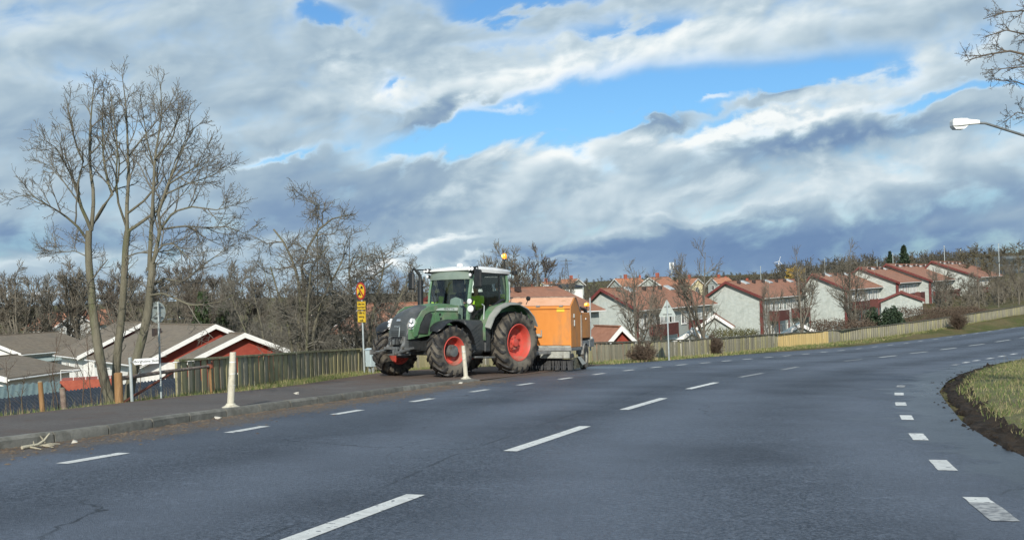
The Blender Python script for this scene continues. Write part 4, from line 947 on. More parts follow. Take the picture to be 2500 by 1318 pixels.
    for k in range(420):
        y = rnd.uniform(-.95, .99); a = rnd.uniform(0, 2 * math.pi); d = Vector((math.cos(a), rnd.uniform(-.12, .12), math.sin(a))); p = Vector((-.75, y, .24)) + d * .09; q = p + d * rnd.uniform(.11, .15); q.z = max(q.z, .012)
        t = Vector((-math.sin(a), 0, math.cos(a))) * .012; bs.add([p - t, p + t, q], [(0, 1, 2)])
    bs.build('bristles', M['bristle'], bo)
    fb = MB()
    for k in range(34):
        y = -.55 + k * .047; fb.add(*_bar((-.18, y, .36), (-.06 + rnd.uniform(-.03, .03), y + rnd.uniform(-.03, .05), .03), .018, .035))
    fb.build('front_bristles', M['black'], T)
    sk = MB()
    for k in range(7): x = -.35 - k * .19; sk.prism([(x, .40), (x - .13, .40), (x - .24, .06), (x - .09, .05)], 1, 1.0, 1.012)
    sk.build('side_skirt_bristles', M['bristle'], T)
    sp = MB(); sp.add([(-.75, 1.03, .44), (-1.40, 1.03, .40), (-1.50, 1.16, .20), (-.85, 1.18, .16)], [(0, 1, 2, 3)]); sp.build('spray_flap', M['dirtymetal'], T)
    # rear: lamp pole with beacon, suction hose
    pb = MB(); pb.tube([(-3.45, .92, .55), (-3.45, .92, 2.30)], .028, 10); pb.box((-3.45, .92, .98), (.10, .16, .06)); pb.build('marker_pole', M['steel_lt'], T)
    po = MB(); po.tube([(-3.12, .82, 1.2), (-3.14, .86, 1.75), (-3.08, .80, 1.92), (-2.9, .7, 1.95)], .06, 10); po.box((-3.18, .80, 1.28), (.16, .3, .7)); po.build('suction_pipe', M['black'], T, smooth=50)
    bp = MB(); bp.tube([(-3.20, .86, 1.80), (-3.20, .86, 2.02)], .018, 8); bpo = bp.build('beacon', M['black'], T)
    bl = MB(); bl.lathe([(.085, 0), (.10, .03), (.08, .10), (0, .13)], 18, c=(-3.20, .86, 2.02), axis=2); bl.build('beacon_lens', M['beacon'], bpo, smooth=50)
    bc = MB(); bc.lathe([(0, 0), (.04, .02), (.04, .05), (0, .07)], 10, c=(-3.12, .84, 2.04), axis=2); bc.build('beacon_bulb', M['beacon_core'], bpo, smooth=50)
build_sweeper()
# ---------------------------------------------------------------- trees (bare, early spring)
def rs_poly(pts, P):
    pts = np.asarray(pts, float); d = np.concatenate([[0], np.cumsum(np.linalg.norm(np.diff(pts, axis=0), axis=1))])
    s = np.linspace(0, d[-1], P); return np.stack([np.interp(s, d, pts[:, k]) for k in range(3)], 1)
def tubes(pts, rad, sides):
    """pts (N,P,3), rad (N,P) -> verts, quads"""
    N, P, _ = pts.shape
    t = np.gradient(pts, axis=1); t /= np.linalg.norm(t, axis=2, keepdims=True) + 1e-9
    ref = np.where(np.abs(t[..., 2:3]) < .9, np.array([0, 0, 1.0]), np.array([1.0, 0, 0]))
    x = np.cross(t, ref); x /= np.linalg.norm(x, axis=2, keepdims=True) + 1e-9
    y = np.cross(t, x); a = np.arange(sides) * 2 * np.pi / sides
    v = pts[:, :, None, :] + rad[:, :, None, None] * (x[:, :, None, :] * np.cos(a)[None, None, :, None] + y[:, :, None, :] * np.sin(a)[None, None, :, None])
    i = np.arange(N * P * sides).reshape(N, P, sides); j = np.roll(i, -1, axis=2)
    q = np.stack([i[:, :-1], j[:, :-1], j[:, 1:], i[:, 1:]], -1).reshape(-1, 4)
    return v.reshape(-1, 3), q
def merge(parts):
    V, Q, n = [], [], 0
    for v, q in parts: V.append(v); Q.append(q + n); n += len(v)
    return np.concatenate(V), np.concatenate(Q)
def grow(rs, stems, levels):
    """stems: list of (points, r0, r1). levels: dicts n, t0, t1, ang, L, r, P, up, wander, sides. returns trunk and crown geometry"""
    P0 = 12
    pts = np.stack([rs_poly(s[0], P0) for s in stems]); rad = np.stack([np.linspace(s[1], s[2], P0) for s in stems])
    trunk = [tubes(pts, rad, 9)]; crown = []
    L0 = np.array([np.linalg.norm(np.diff(p, axis=0), axis=1).sum() for p in pts])
    for lv in levels:
        N, P, _ = pts.shape; n = lv['n']
        t = (np.arange(n)[None, :] + rs.rand(N, n)) / n; t = lv['t0'] + (lv['t1'] - lv['t0']) * t
        f = t * (P - 1); i = np.minimum(f.astype(int), P - 2); w = (f - i)[..., None]; ar = np.arange(N)[:, None]
        p0 = pts[ar, i] * (1 - w) + pts[ar, i + 1] * w; tan = pts[ar, i + 1] - pts[ar, i]; tan /= np.linalg.norm(tan, axis=2, keepdims=True) + 1e-9
        pr = rad[ar, i] * (1 - w[..., 0]) + rad[ar, i + 1] * w[..., 0]
        rv = rs.randn(N, n, 3); perp = rv - (rv * tan).sum(2, keepdims=True) * tan; perp /= np.linalg.norm(perp, axis=2, keepdims=True) + 1e-9
        ang = np.radians(lv['ang'][0] + lv['ang'][1] * rs.randn(N, n))[..., None]
        d = tan * np.cos(ang) + perp * np.sin(ang)
        L = lv['L'] * (1 - lv.get('taper', .55) * t) * (.6 + .8 * rs.rand(N, n))
        if lv.get('rel'): L = L * L0[:, None]
        r0 = np.minimum(lv['r'] * (.75 + .5 * rs.rand(N, n)), pr * .8)
        p0, d, L, r0 = p0.reshape(-1, 3), d.reshape(-1, 3), L.ravel(), r0.ravel(); K = len(L); Q = lv['P']
        out = np.zeros((K, Q, 3)); out[:, 0] = p0; cur = d / np.linalg.norm(d, axis=1, keepdims=True)
        for s in range(1, Q):
            cur = cur + lv['wander'] * rs.randn(K, 3) + np.array([0, 0, lv['up']]); cur /= np.linalg.norm(cur, axis=1, keepdims=True)
            out[:, s] = out[:, s - 1] + cur * (L / (Q - 1))[:, None]
        pts = out; rad = r0[:, None] * np.linspace(1, lv.get('tip', .35), Q)[None]; rad = np.maximum(rad, lv.get('rmin', .003)); L0 = L
        crown.append(tubes(pts, rad, lv['sides']))
    return merge(trunk), merge(crown)
def tree_parts(name_v, geo, mats, parent, names=('trunk', 'crown')):
    out = []
    for (v, q), m, nm in zip(geo, mats, names):
        out.append(obj(nm, np_mesh(name_v + ' ' + nm, v, q, m, True), parent))
    return out

# the three maples beside the barrier: stems traced, then branched
def px_stem(pix, Y, base):
    """pix: (u, v, depth offset) along the stem, as local points about base"""
    return [at(u, v, Y + dy) - base for u, v, dy in pix]
def c4(L, dy0=0.0, dy1=0.0):
    n = len(L); L = [(300 * 2.092 + (x - 300 * 2.092) * .94, 910 - (910 - y) * (.90 if y < 910 else 1.0)) for x, y in L]
    return [(x / 2.092, 130 + y / 2.092, dy0 + (dy1 - dy0) * i / max(n - 1, 1)) for i, (x, y) in enumerate(L)]
MAPLE = [dict(n=8, t0=.22, t1=.98, ang=(38, 12), L=1.0, r=.017, P=6, up=.08, wander=.10, sides=4, rmin=.005, taper=.80),
         dict(n=6, t0=.15, t1=1.0, ang=(45, 14), L=.36, r=.0075, P=4, up=.10, wander=.14, sides=3, rmin=.0038, taper=.4),
         dict(n=5, t0=.2, t1=1.0, ang=(48, 14), L=.12, r=.0048, P=3, up=.12, wander=.15, sides=3, rmin=.0035, taper=.3)]
def maple(label, base_px, Y, stems):
    b = G(*base_px); b = np.array([ray(*base_px)[0] * Y, Y, 0]); b[2] = gz1(b[0], b[1]) - .05
    T = thing('maple_tree', label, 'tree', b, group='three bare maples beside the barrier')
    L = []
    for i, (pix, r0, r1) in enumerate(stems): L.append((px_stem(pix, Y, b), r0 * (.95 if i == 0 else .8), r1 * (.95 if i == 0 else .8)))
    geo = grow(np.random.RandomState(int(base_px[0])), L, MAPLE)
    tree_parts('maple', geo, (M['bark1'], M['bark3']), T)
YT = 21.3
maple('leftmost bare maple, trunk leaning left, with a long low branch reaching left', (272, 987), YT, [
    ([(274, 992, 0), (262, 955, 0), (250, 910, 0), (240, 850, 0), (229, 780, 0), (222, 700, 0), (215, 620, 0), (217, 563, 0)], .105, .062),
    (c4([(455, 905), (440, 860), (400, 770), (380, 690), (385, 600), (420, 530), (380, 440), (350, 330), (320, 160)], 0, -.6), .045, .008),
    (c4([(455, 905), (465, 800), (470, 700), (450, 560), (445, 400), (455, 250), (472, 50)], 0, .2), .05, .008),
    (c4([(455, 905), (500, 800), (570, 700), (540, 610), (520, 470), (515, 300), (522, 105)], 0, .5), .045, .008),
    (c4([(560, 710), (600, 640), (610, 500), (570, 330), (555, 200)], .2, .9), .026, .007),
    (c4([(432, 950), (380, 880), (300, 810), (200, 750), (130, 705), (40, 712)], 0, -.8), .034, .006),
    (c4([(395, 700), (330, 560), (270, 440), (215, 400)], -.2, -1.0), .022, .006),
    (c4([(405, 770), (300, 620), (230, 505)], -.1, .8), .02, .006),
    (c4([(436, 1040), (370, 1010), (300, 1015), (240, 990)], 0, .5), .014, .005)])
maple('middle bare maple of the three, standing straight behind the barrier post', (285, 980), YT + .5, [
    ([(284, 986, 0), (283, 940, 0), (284, 890, 0), (290, 830, 0), (297, 770, 0), (303, 690, 0), (306, 608, 0), (311, 565, 0)], .09, .06),
    (c4([(650, 912), (648, 780), (660, 600), (655, 480), (650, 300), (640, 150), (622, 20)], 0, .1), .052, .007),
    (c4([(652, 912), (740, 850), (830, 780), (870, 690), (900, 530), (960, 420), (1000, 240)], 0, .8), .042, .007),
    (c4([(645, 880), (600, 740), (590, 600), (600, 440), (560, 120)], 0, -.7), .03, .007),
    (c4([(650, 810), (740, 740), (820, 640), (760, 400), (720, 130)], 0, -.6), .03, .007),
    (c4([(655, 490), (720, 400), (800, 300), (890, 180)], .1, .5), .022, .006),
    (c4([(625, 1050), (700, 1020), (780, 1015), (880, 1010), (960, 940)], 0, -.6), .018, .006)])
maple('rightmost bare maple of the three, wide crown with limbs sweeping right over the fence', (312, 985), YT - .2, [
    ([(312, 990, 0), (320, 930, 0), (332, 880, 0), (350, 815, 0), (362, 760, 0), (371, 660, 0), (373, 640, 0)], .10, .07),
    (c4([(772, 1110), (775, 1000), (785, 850), (795, 640), (800, 500), (840, 250), (832, 60)], 0, .2), .055, .007),
    (c4([(772, 1110), (800, 1040), (832, 900), (820, 800), (870, 650), (930, 500), (1000, 330), (1060, 290)], 0, .4), .05, .007),
    (c4([(838, 890), (900, 800), (1000, 770), (1150, 790), (1260, 745)], 0, -.5), .028, .006),
    (c4([(830, 900), (950, 880), (1100, 890), (1190, 880), (1300, 925)], .2, .9), .026, .006),
    (c4([(775, 1110), (830, 985), (900, 968), (965, 1030), (1040, 1090)], 0, -.7), .026, .006),
    (c4([(765, 1200), (850, 1150), (950, 1170), (1080, 1070), (1230, 975)], 0, .5), .03, .006),
    (c4([(755, 1240), (850, 1225), (1000, 1290), (1150, 1270), (1300, 1200)], 0, -.9), .03, .006),
    (c4([(880, 640), (1000, 560), (1110, 470)], .2, -.4), .022, .006),
    (c4([(860, 700), (980, 640), (1100, 600), (1180, 560)], .2, .8), .022, .006),
    (c4([(800, 500), (900, 380), (930, 200)], .1, -.6), .024, .006)])

# tangled thorn trees behind the fence
THORN = [dict(n=11, t0=.15, t1=.98, ang=(52, 16), L=1.7, r=.03, P=7, up=.02, wander=.22, sides=4, rmin=.010, taper=.5),
         dict(n=9, t0=.1, t1=1.0, ang=(55, 18), L=.80, r=.014, P=5, up=.0, wander=.28, sides=3, rmin=.0075, taper=.4),
         dict(n=8, t0=.1, t1=1.0, ang=(55, 18), L=.34, r=.008, P=3, up=.02, wander=.28, sides=3, rmin=.0062, taper=.3)]
def thorn(label, u, vtop, Y, stems, seed, hgt=None, name='thorn_tree', mats=None):
    bx = ray(u, 850)[0] * Y; b = np.array([bx, Y, gz1(bx, Y) - .1])
    T = thing(name, label, 'tree', b, group='tangled thorn trees behind the fence')
    L = [([at(x, y, Y + d) - b for x, y, d in s], r0, r1) for s, r0, r1 in stems]
    for s in L: s[0][0][2] = min(s[0][0][2], .2)
    tree_parts(name, grow(np.random.RandomState(seed), L, THORN), mats or (M['bark1'], M['bark3']), T)
thorn('tall tangled thorn tree with bent crown tip, left of the yellow signs', 740, 490, 41.5, [
    ([(735, 905, 0), (728, 800, 0), (735, 720, .2), (722, 660, .2), (700, 600, .4), (668, 560, .6)], .11, .03),
    ([(742, 905, 0), (745, 800, .3), (742, 700, .3), (735, 640, .2), (760, 590, .1), (790, 540, 0), (830, 530, -.3), (850, 525, -.5)], .11, .02),
    ([(762, 580, .1), (775, 540, .3), (790, 510, .5), (770, 490, .6), (740, 488, .8)], .035, .012),
    ([(750, 905, 0), (765, 810, -.5), (790, 720, -.8), (830, 650, -1.0), (850, 600, -1)], .09, .02),
    ([(730, 905, 0), (705, 800, -.6), (680, 720, -1), (660, 650, -1.2)], .09, .02),
    ([(748, 905, 0), (780, 850, .8), (830, 760, 1.2), (880, 690, 1.4)], .08, .02),
    ([(745, 905, 0), (750, 760, -1.2), (760, 650, -1.6), (800, 600, -1.6)], .08, .02)], 3)
thorn('thorn thicket right behind the yellow sign, lower and spreading', 872, 620, 43.5, [
    ([(868, 900, 0), (870, 800, .2), (860, 720, .3), (850, 650, .4), (880, 600, .4)], .10, .02),
    ([(885, 900, 0), (905, 800, -.3), (920, 720, -.5), (940, 650, -.6), (930, 610, -.8)], .09, .02),
    ([(905, 900, 0), (940, 810, .5), (970, 740, .7), (1000, 680, .9)], .08, .02),
    ([(862, 900, 0), (830, 800, -.8), (810, 700, -1), (800, 640, -1.2)], .08, .02),
    ([(880, 900, 0), (890, 760, 1), (905, 680, 1.2), (960, 640, 1.5)], .08, .02)], 5)
thorn('thorn thicket at the left end of the planks, below the maple limbs', 655, 640, 84, [
    ([(650, 900, 0), (640, 800, .2), (620, 720, .3), (610, 650, .4)], .09, .02),
    ([(660, 900, 0), (670, 800, -.3), (660, 720, -.5), (640, 640, -.6)], .08, .02),
    ([(640, 900, 0), (600, 810, .5), (570, 740, .7), (560, 690, .9)], .08, .02),
    ([(672, 900, 0), (690, 780, 1), (700, 700, 1.2)], .08, .02)], 6)

# generic bare trees -----------------------------------------------------------
def std_tree(seed, H, spread, dens, rmin, tw=1.0, upright=.10, trunk_r=None, clear=.18):
    rs = np.random.RandomState(seed); tr = trunk_r or H * .018
    lean = rs.randn(2) * .03 * H
    tp = [(0, 0, -.3), (lean[0] * .1, lean[1] * .1, H * .25), (lean[0] * .5, lean[1] * .3, H * .55), (lean[0], lean[1], H * .97)]
    stems = [(tp, tr, tr * .12)]
    for k in range(3):
        a = rs.rand() * 6.28; z0 = H * (.22 + .14 * rs.rand())
        stems.append(([(0, 0, z0), (math.cos(a) * spread * .25, math.sin(a) * spread * .25, z0 + H * .2), (math.cos(a) * spread * .5, math.sin(a) * spread * .5, H * (.8 + .12 * rs.rand()))], tr * .55, tr * .1))
    lv = [dict(n=int(11 * dens), t0=clear, t1=.97, ang=(48, 10), L=spread * .62, r=tr * .30, P=6, up=upright, wander=.10, sides=4, rmin=rmin * 1.8, taper=.6),
          dict(n=int(8 * dens), t0=.12, t1=1, ang=(42, 12), L=spread * .26, r=tr * .12, P=4, up=upright, wander=.13, sides=3, rmin=rmin * 1.2, taper=.45),
          dict(n=int(5 * dens), t0=.15, t1=1, ang=(40, 14), L=spread * .11, r=rmin * 1.3, P=3, up=upright, wander=.15, sides=3, rmin=rmin, taper=.3)]
    return grow(rs, stems, lv)
def tree_proto(name, geo, mats):
    return [(n, np_mesh(name + ' ' + n, v, q, m, True)) for (v, q), m, n in zip(geo, mats, ('trunk', 'crown'))]
def put_tree(proto, name, label, x, y, scale, rz, group=None, zoff=0.0, sz=None):
    T = thing(name, label, 'tree', (x, y, gz1(x, y) + zoff), rz, group); T.scale = (scale, scale, sz or scale)
    for n, me in proto: obj(n, me, T)
    return T
STREET = [tree_proto('street tree', std_tree(21 + i, 7.0, 3.0, .95, .0085, upright=.10), (M['bark4'], M['bark4'])) for i in range(3)]
WOOD = [tree_proto('wood tree', std_tree(41 + i, 11.0, 4.2, 1.0, .019, upright=.14, trunk_r=.20), (M['bark4'], (M['bark4'], M['bark3'], M['bark2'])[i % 3])) for i in range(4)]
# trees in front of the row houses (pixel of trunk, depth, pixel of top)
row = [(1553, 650, 66, 'bare garden tree with straight trunk before the nearest pale gable'), (1716, 607, 74, 'tall twin topped bare tree between the first two pale gables'), (1590, 700, 70, 'thin bare sapling right of the straight trunked garden tree'),
       (1880, 680, 88, 'bare slender tree left of the red balcony on the second house'), (1958, 620, 84, 'bare tree in front of the second house end, beside the red balcony'), (2075, 602, 92, 'large bare tree with dense round crown before the third house'),
       (2090, 690, 90, 'low spreading bare tree right below the third roof'), (2290, 640, 104, 'bare tree with pale trunk before the stepped red roofs'), (2392, 655, 112, 'dark bare tree in front of the last row house'), (2440, 640, 118, 'bare twiggy tree by the lawn at the right end of the row'), (2490, 630, 124, 'bare tree cut by the right edge of the picture above the fence')]
for i, (u, vt, Y, lab) in enumerate(row):
    x = ray(u, 800)[0] * Y; zt = at(u, vt, Y)[2]; zb = gz1(x, Y); s = (zt - zb) / 7.0
    w = s * .85 if i not in (3, 2) else s * .5
    T = put_tree(STREET[i % 3], 'garden_tree', lab, x, Y, w, i * 1.3, 'bare trees before the row houses', sz=s)
# second stem of the twin topped tree
# background wood on the left and behind the thorn trees
rsb = np.random.RandomState(5)
ORD = 'first second third fourth fifth sixth seventh eighth ninth tenth eleventh twelfth thirteenth fourteenth fifteenth sixteenth seventeenth eighteenth nineteenth twentieth'.split()
ORD += ['twenty-' + w for w in ORD[:9]] + ['thirtieth']
wood_n = 0
for i in range(30):
    u = -60 + i * 37 + rsb.uniform(-14, 14); Y = rsb.uniform(112, 150); x = ray(u, 800)[0] * Y
    vt = 660 + 18 * math.sin(i * 1.7) + rsb.uniform(-12, 22) + (40 if u > 640 else 0) + (25 if u < 40 else 0); zt = at(u, vt, Y)[2]; zb = gz1(x, Y)
    if 205 < u < 262 or u < -10: continue
    WL = ORD[wood_n] + ' bare tree from the left edge in the wood behind the brown roofs'; wood_n += 1
    s = (zt - zb) / 11.0; put_tree(WOOD[i % 4], 'bare_tree', WL, x, Y, min(s, 1.1), i * 2.1, 'trees of the wood behind the brown roofs', sz=s)
for i, (u, vt, Y, lab) in enumerate([(1228, 598, 118, 'wide bare tree behind the tractor cab, left of the beacon tree line'), (1312, 612, 108, 'bare branching tree above the orange trailer'), (1372, 668, 125, 'small dark bare tree right of the one above the trailer'),
        (1010, 650, 100, 'bare tree behind the exhaust of the tractor'), (1290, 690, 96, 'low bushy bare tree above the brown roof left of the trailer top')]):
    x = ray(u, 760)[0] * Y; zt = at(u, vt, Y)[2]; zb = gz1(x, Y); s = (zt - zb) / 11.0
    put_tree(WOOD[(i + 1) % 4], 'bare_tree', lab, x, Y, s * (1.0 if i != 2 else .7), i * 1.9, 'bare trees behind the tractor', sz=s)

# undergrowth of the left wood and far woods: uncountable, one mass each
def twig_mass(name, label, cat, spots, H, n, mat, seed, rmin, spread=.5, up=.25):
    rs = np.random.RandomState(seed); S = []
    x, y = spots[:, 0], spots[:, 1]; z = gz(x, y); N = len(x)
    h = H * (.55 + .7 * rs.rand(N)) * (spots[:, 2] if spots.shape[1] > 2 else 1)
    P = 5; pts = np.zeros((N, P, 3)); pts[:, 0] = np.c_[x, y, z - .2]; d = np.c_[rs.randn(N, 2) * .18, np.ones(N)]
    for k in range(1, P): d = d + rs.randn(N, 3) * np.array([.12, .12, .02]); d /= np.linalg.norm(d, axis=1, keepdims=True); pts[:, k] = pts[:, k - 1] + d * (h / (P - 1))[:, None]
    rad = (h * .010)[:, None] * np.linspace(1, .3, P)[None] + rmin * .5
    parts = [tubes(pts, rad, 3)]
    for lev in range(2):
        K = len(pts); m = n if lev == 0 else 5; P = pts.shape[1]
        t = .18 + .8 * rs.rand(K, m); f = t * (P - 1); i = np.minimum(f.astype(int), P - 2); w = (f - i)[..., None]; ar = np.arange(K)[:, None]
        p0 = (pts[ar, i] * (1 - w) + pts[ar, i + 1] * w).reshape(-1, 3); L = (h[:, None] * (spread if lev == 0 else spread * .4) * (1.1 - .7 * t) * (.5 + rs.rand(K, m))).ravel()
        d = rs.randn(len(p0), 3); d[:, 2] = np.abs(d[:, 2]) * .5 + up; d /= np.linalg.norm(d, axis=1, keepdims=True)
        Q = 3; out = np.zeros((len(p0), Q, 3)); out[:, 0] = p0
        for k in range(1, Q): d = d + rs.randn(*d.shape) * .15 + np.array([0, 0, .12]); d /= np.linalg.norm(d, axis=1, keepdims=True); out[:, k] = out[:, k - 1] + d * (L / (Q - 1))[:, None]
        parts.append(tubes(out, np.full((len(p0), Q), rmin) * np.linspace(1.1, .6, Q)[None], 3)); pts = out; h = np.repeat(h, m)
    v, q = merge(parts); o = obj(name, np_mesh(name, v, q, mat, True)); kind(o, 'stuff'); o['label'] = label; o['category'] = cat; return o
sp = []
for i in range(230):
    u = rsb.uniform(-80, 1000); Y = rsb.uniform(104, 150)
    if 212 < u < 262 and rsb.rand() < .8: continue
    sp.append((ray(u, 800)[0] * Y, Y, 1.0 if u < 660 else .7))
twig_mass('undergrowth', 'brown tangle of undergrowth in the wood behind the brown roofs', 'undergrowth', np.array(sp), 5.0, 8, M['bark4'], 8, .022)
sp = []
for i in range(150):
    u = rsb.uniform(560, 1010); Y = rsb.uniform(46, 62) if u > 715 else rsb.uniform(84, 98); sp.append((ray(u, 800)[0] * Y, Y, 1.0))
twig_mass('thicket', 'grey brown thicket on the slope behind the plank fence', 'thicket', np.array(sp), 4.2, 12, M['bark3'], 9, .010)
# far wooded rise to the right and the belt behind the houses
sp = []
for i in range(1500):
    u = rsb.uniform(1080, 2620); Y = rsb.uniform(330, 640) + max(0, u - 1900) * .05
    x = ray(u, 690)[0] * Y; sp.append((x, Y, .8 + .5 * (u > 1900)))
twig_mass('distant_wood', 'low brown distant wood along the skyline behind the roofs', 'wood', np.array(sp), 5.6, 9, M['barkfar'], 12, .085, .45)
sp = []
for i in range(260):
    u = rsb.uniform(1900, 2640); Y = rsb.uniform(190, 300); x = ray(u, 680)[0] * Y; sp.append((x, Y, .9))
twig_mass('hillside_wood', 'brown leafless wood on the rise behind the right hand roofs', 'wood', np.array(sp), 5.2, 12, M['barkfar'], 13, .05, .45)
sp = []
for i in range(150):
    u = rsb.uniform(2290, 2640); Y = rsb.uniform(128, 180); x = ray(u, 690)[0] * Y; sp.append((x, Y, 1.0))
twig_mass('brushwood', 'brown leafless brushwood on the slope at the right end of the row houses', 'brushwood', np.array(sp), 3.0, 10, M['bark4'], 17, .028, .45)
sp = []
for i in range(120):
    u = rsb.uniform(1080, 1500); Y = rsb.uniform(170, 260); x = ray(u, 700)[0] * Y; sp.append((x, Y, .8))
twig_mass('scrub', 'tawny scrub between the brown roof and the far trees', 'scrub', np.array(sp), 5.0, 9, M['bark4'], 14, .04, .45)

# dark spruce and the yellow willow on the skyline
def leaf_quads(rs, P, size, n):
    d = rs.randn(len(P), 3); d /= np.linalg.norm(d, axis=1, keepdims=True); a = np.cross(d, rs.randn(len(P), 3)); a /= np.linalg.norm(a, axis=1, keepdims=True)
    s = size * (.5 + rs.rand(len(P), 1)); v = np.stack([P - d * s, P + a * s * .45, P + d * s, P - a * s * .45], 1)
    return v.reshape(-1, 3), np.arange(len(P) * 4).reshape(-1, 4)
def spruce(label, u, vt, vb, Y, seed, group=None):
    rs = np.random.RandomState(seed); x = ray(u, vb)[0] * Y; zb = gz1(x, Y); H = at(u, vt, Y)[2] - zb
    T = thing('spruce_tree', label, 'tree', (x, Y, zb), 0, group)
    tb = MB(); tb.tube([(0, 0, -.3), (0, 0, H * .97)], [H * .02, .01], 8); tb.build('trunk', M['bark2'], T)
    pts = []
    for k in range(26):
        z = H * (.12 + .86 * (k / 25) ** .9); R = H * .24 * (1 - k / 25.5) ** .8 * rs.uniform(.75, 1.2)
        for j in range(7):
            a = rs.rand() * 6.28; r = R * rs.uniform(.6, 1.05)
            for q in np.linspace(.15, 1, 9): pts += [(math.cos(a) * r * q + rs.randn() * .06 * H * .1, math.sin(a) * r * q + rs.randn() * .06 * H * .1, z - r * q * .35 + rs.randn() * .03) for _ in range(3)]
    v, q = leaf_quads(rs, np.array(pts), H * .035, 0); obj('crown', np_mesh('spruce crown', v, q, M['conifer']), T)
spruce('dark spruce standing above the stepped red roofs', 2208, 600, 660, 190, 2)
spruce('smaller dark evergreen far off, left of the spruce', 2173, 614, 640, 330, 4)
WIL = tree_proto('willow', std_tree(77, 8, 4.0, 1.2, .05, upright=.05), (M['yellowtwig'], M['yellowtwig']))
x = ray(1935, 690)[0] * 210; put_tree(WIL, 'willow_tree', 'golden yellow willow behind the second red roof', x, 210, 1.0, 0, sz=(at(1935, 655, 210)[2] - gz1(x, 210)) / 8)

# branches reaching in at the upper right: a thorny tree on the inner verge, trunk outside the picture
def corner_tree():
    Y = 17.5; b = np.array([10.6, Y, gz1(10.6, Y) - .1])
    T = thing('roadside_tree', 'bare thorny branches hanging in from the upper right corner', 'tree', b)
    def st(L): return [at(u, v, Y + d) - b for u, v, d in L]
    stems = [([(0, 0, -.1), (.05, 0, 1.6), (0, .1, 3.2), (-.1, .1, 5.2), (-.2, 0, 7)], .16, .05),
             (st([(2760, 330, .1), (2640, 230, .1), (2560, 165, 0), (2500, 125, -.1), (2440, 125, -.2), (2355, 150, -.3)]), .06, .006),
             (st([(2760, 300, .1), (2600, 130, .3), (2520, 90, .4), (2470, 70, .4), (2400, 92, .5)]), .05, .006),
             (st([(2760, 260, 0), (2600, 60, .2), (2500, 18, .2), (2400, 47, .3)]), .05, .005),
             (st([(2760, 380, -.1), (2620, 220, -.3), (2540, 160, -.4), (2480, 165, -.5), (2405, 172, -.5)]), .045, .005),
             (st([(2760, 400, 0), (2600, 240, .3), (2520, 215, .3), (2460, 192, .4), (2430, 195, .4)]), .04, .005),
             (st([(2760, 440, 0), (2620, 330, .4), (2540, 290, .4), (2490, 270, .5), (2450, 300, .4)]), .035, .005),
             (st([(2760, 250, 0), (2640, -10, -.2), (2560, -60, -.2)]), .05, .01)]
    lv = [dict(n=12, t0=.5, t1=.99, ang=(38, 14), L=.55, r=.010, P=5, up=-.02, wander=.16, sides=4, rmin=.004, taper=.75),
          dict(n=7, t0=.1, t1=1, ang=(45, 16), L=.22, r=.005, P=4, up=0, wander=.2, sides=3, rmin=.003, taper=.4),
          dict(n=6, t0=.05, t1=1, ang=(70, 14), L=.035, r=.0035, P=2, up=0, wander=.1, sides=3, rmin=.0025, taper=.2)]
    for k in range(1, len(stems)):
        p1_ = np.array(stems[k][0][0]); stems[k][0].insert(0, np.array([0.0, .05, min(6.6, max(2.6, p1_[2] - .55))]))
    tree_parts('roadside', grow(np.random.RandomState(31), stems, lv), (M['bark2'], M['bark2']), T)
corner_tree()

# shrubs ------------------------------------------------------------------------
def shrub(name, label, x, y, w, h, mat, seed, n=46, rmin=.008, group=None, cat='shrub'):
    rs = np.random.RandomState(seed); T = thing(name, label, cat, (x, y, gz1(x, y) - .06), 0, group)
    stems = []
    for k in range(n):
        a = rs.rand() * 6.28; r = w * .5 * math.sqrt(rs.rand()); hh = h * (.7 + .35 * rs.rand()) * math.sqrt(max(.2, 1 - (r / (w * .56)) ** 2))
        stems.append(([(math.cos(a) * r * .25, math.sin(a) * r * .25, 0), (math.cos(a) * r * .7, math.sin(a) * r * .7, hh * .55), (math.cos(a) * r, math.sin(a) * r, hh)], .012, .006))
    lv = [dict(n=9, t0=.1, t1=1, ang=(38, 12), L=h * .36, r=.007, P=4, up=.08, wander=.15, sides=3, rmin=rmin, taper=.4), dict(n=5, t0=.1, t1=1, ang=(40, 12), L=h * .16, r=.005, P=3, up=.08, wander=.15, sides=3, rmin=rmin * .8, taper=.3)]
    g = grow(rs, stems, lv); tree_parts(name, g, (mat, mat), T, ('stems', 'twigs')); return T
def shrub_px(label, u, v, wpx, hpx, mat, seed, Y=None, **k):
    g = G(u, v) if Y is None else at(u, v, Y); s = g[1] / F; return shrub(k.pop('name', 'shrub'), label, g[0], g[1], wpx * s, hpx * s, mat, seed, **k)
shrub_px('rounded brown shrub on the verge left of the triangular sign', 1568, 880, 74, 46, M['bark5'], 1)
shrub_px('rounded brown shrub on the verge right of the triangular sign', 1743, 863, 46, 44, M['bark5'], 2)
shrub_px('brown shrub against the fence far up the road', 2340, 795, 48, 44, M['bark5'], 3, Y=84)
shrub_px('brown shrub spilling over the fence top up the road', 2285, 772, 60, 40, M['bark5'], 4, Y=88)
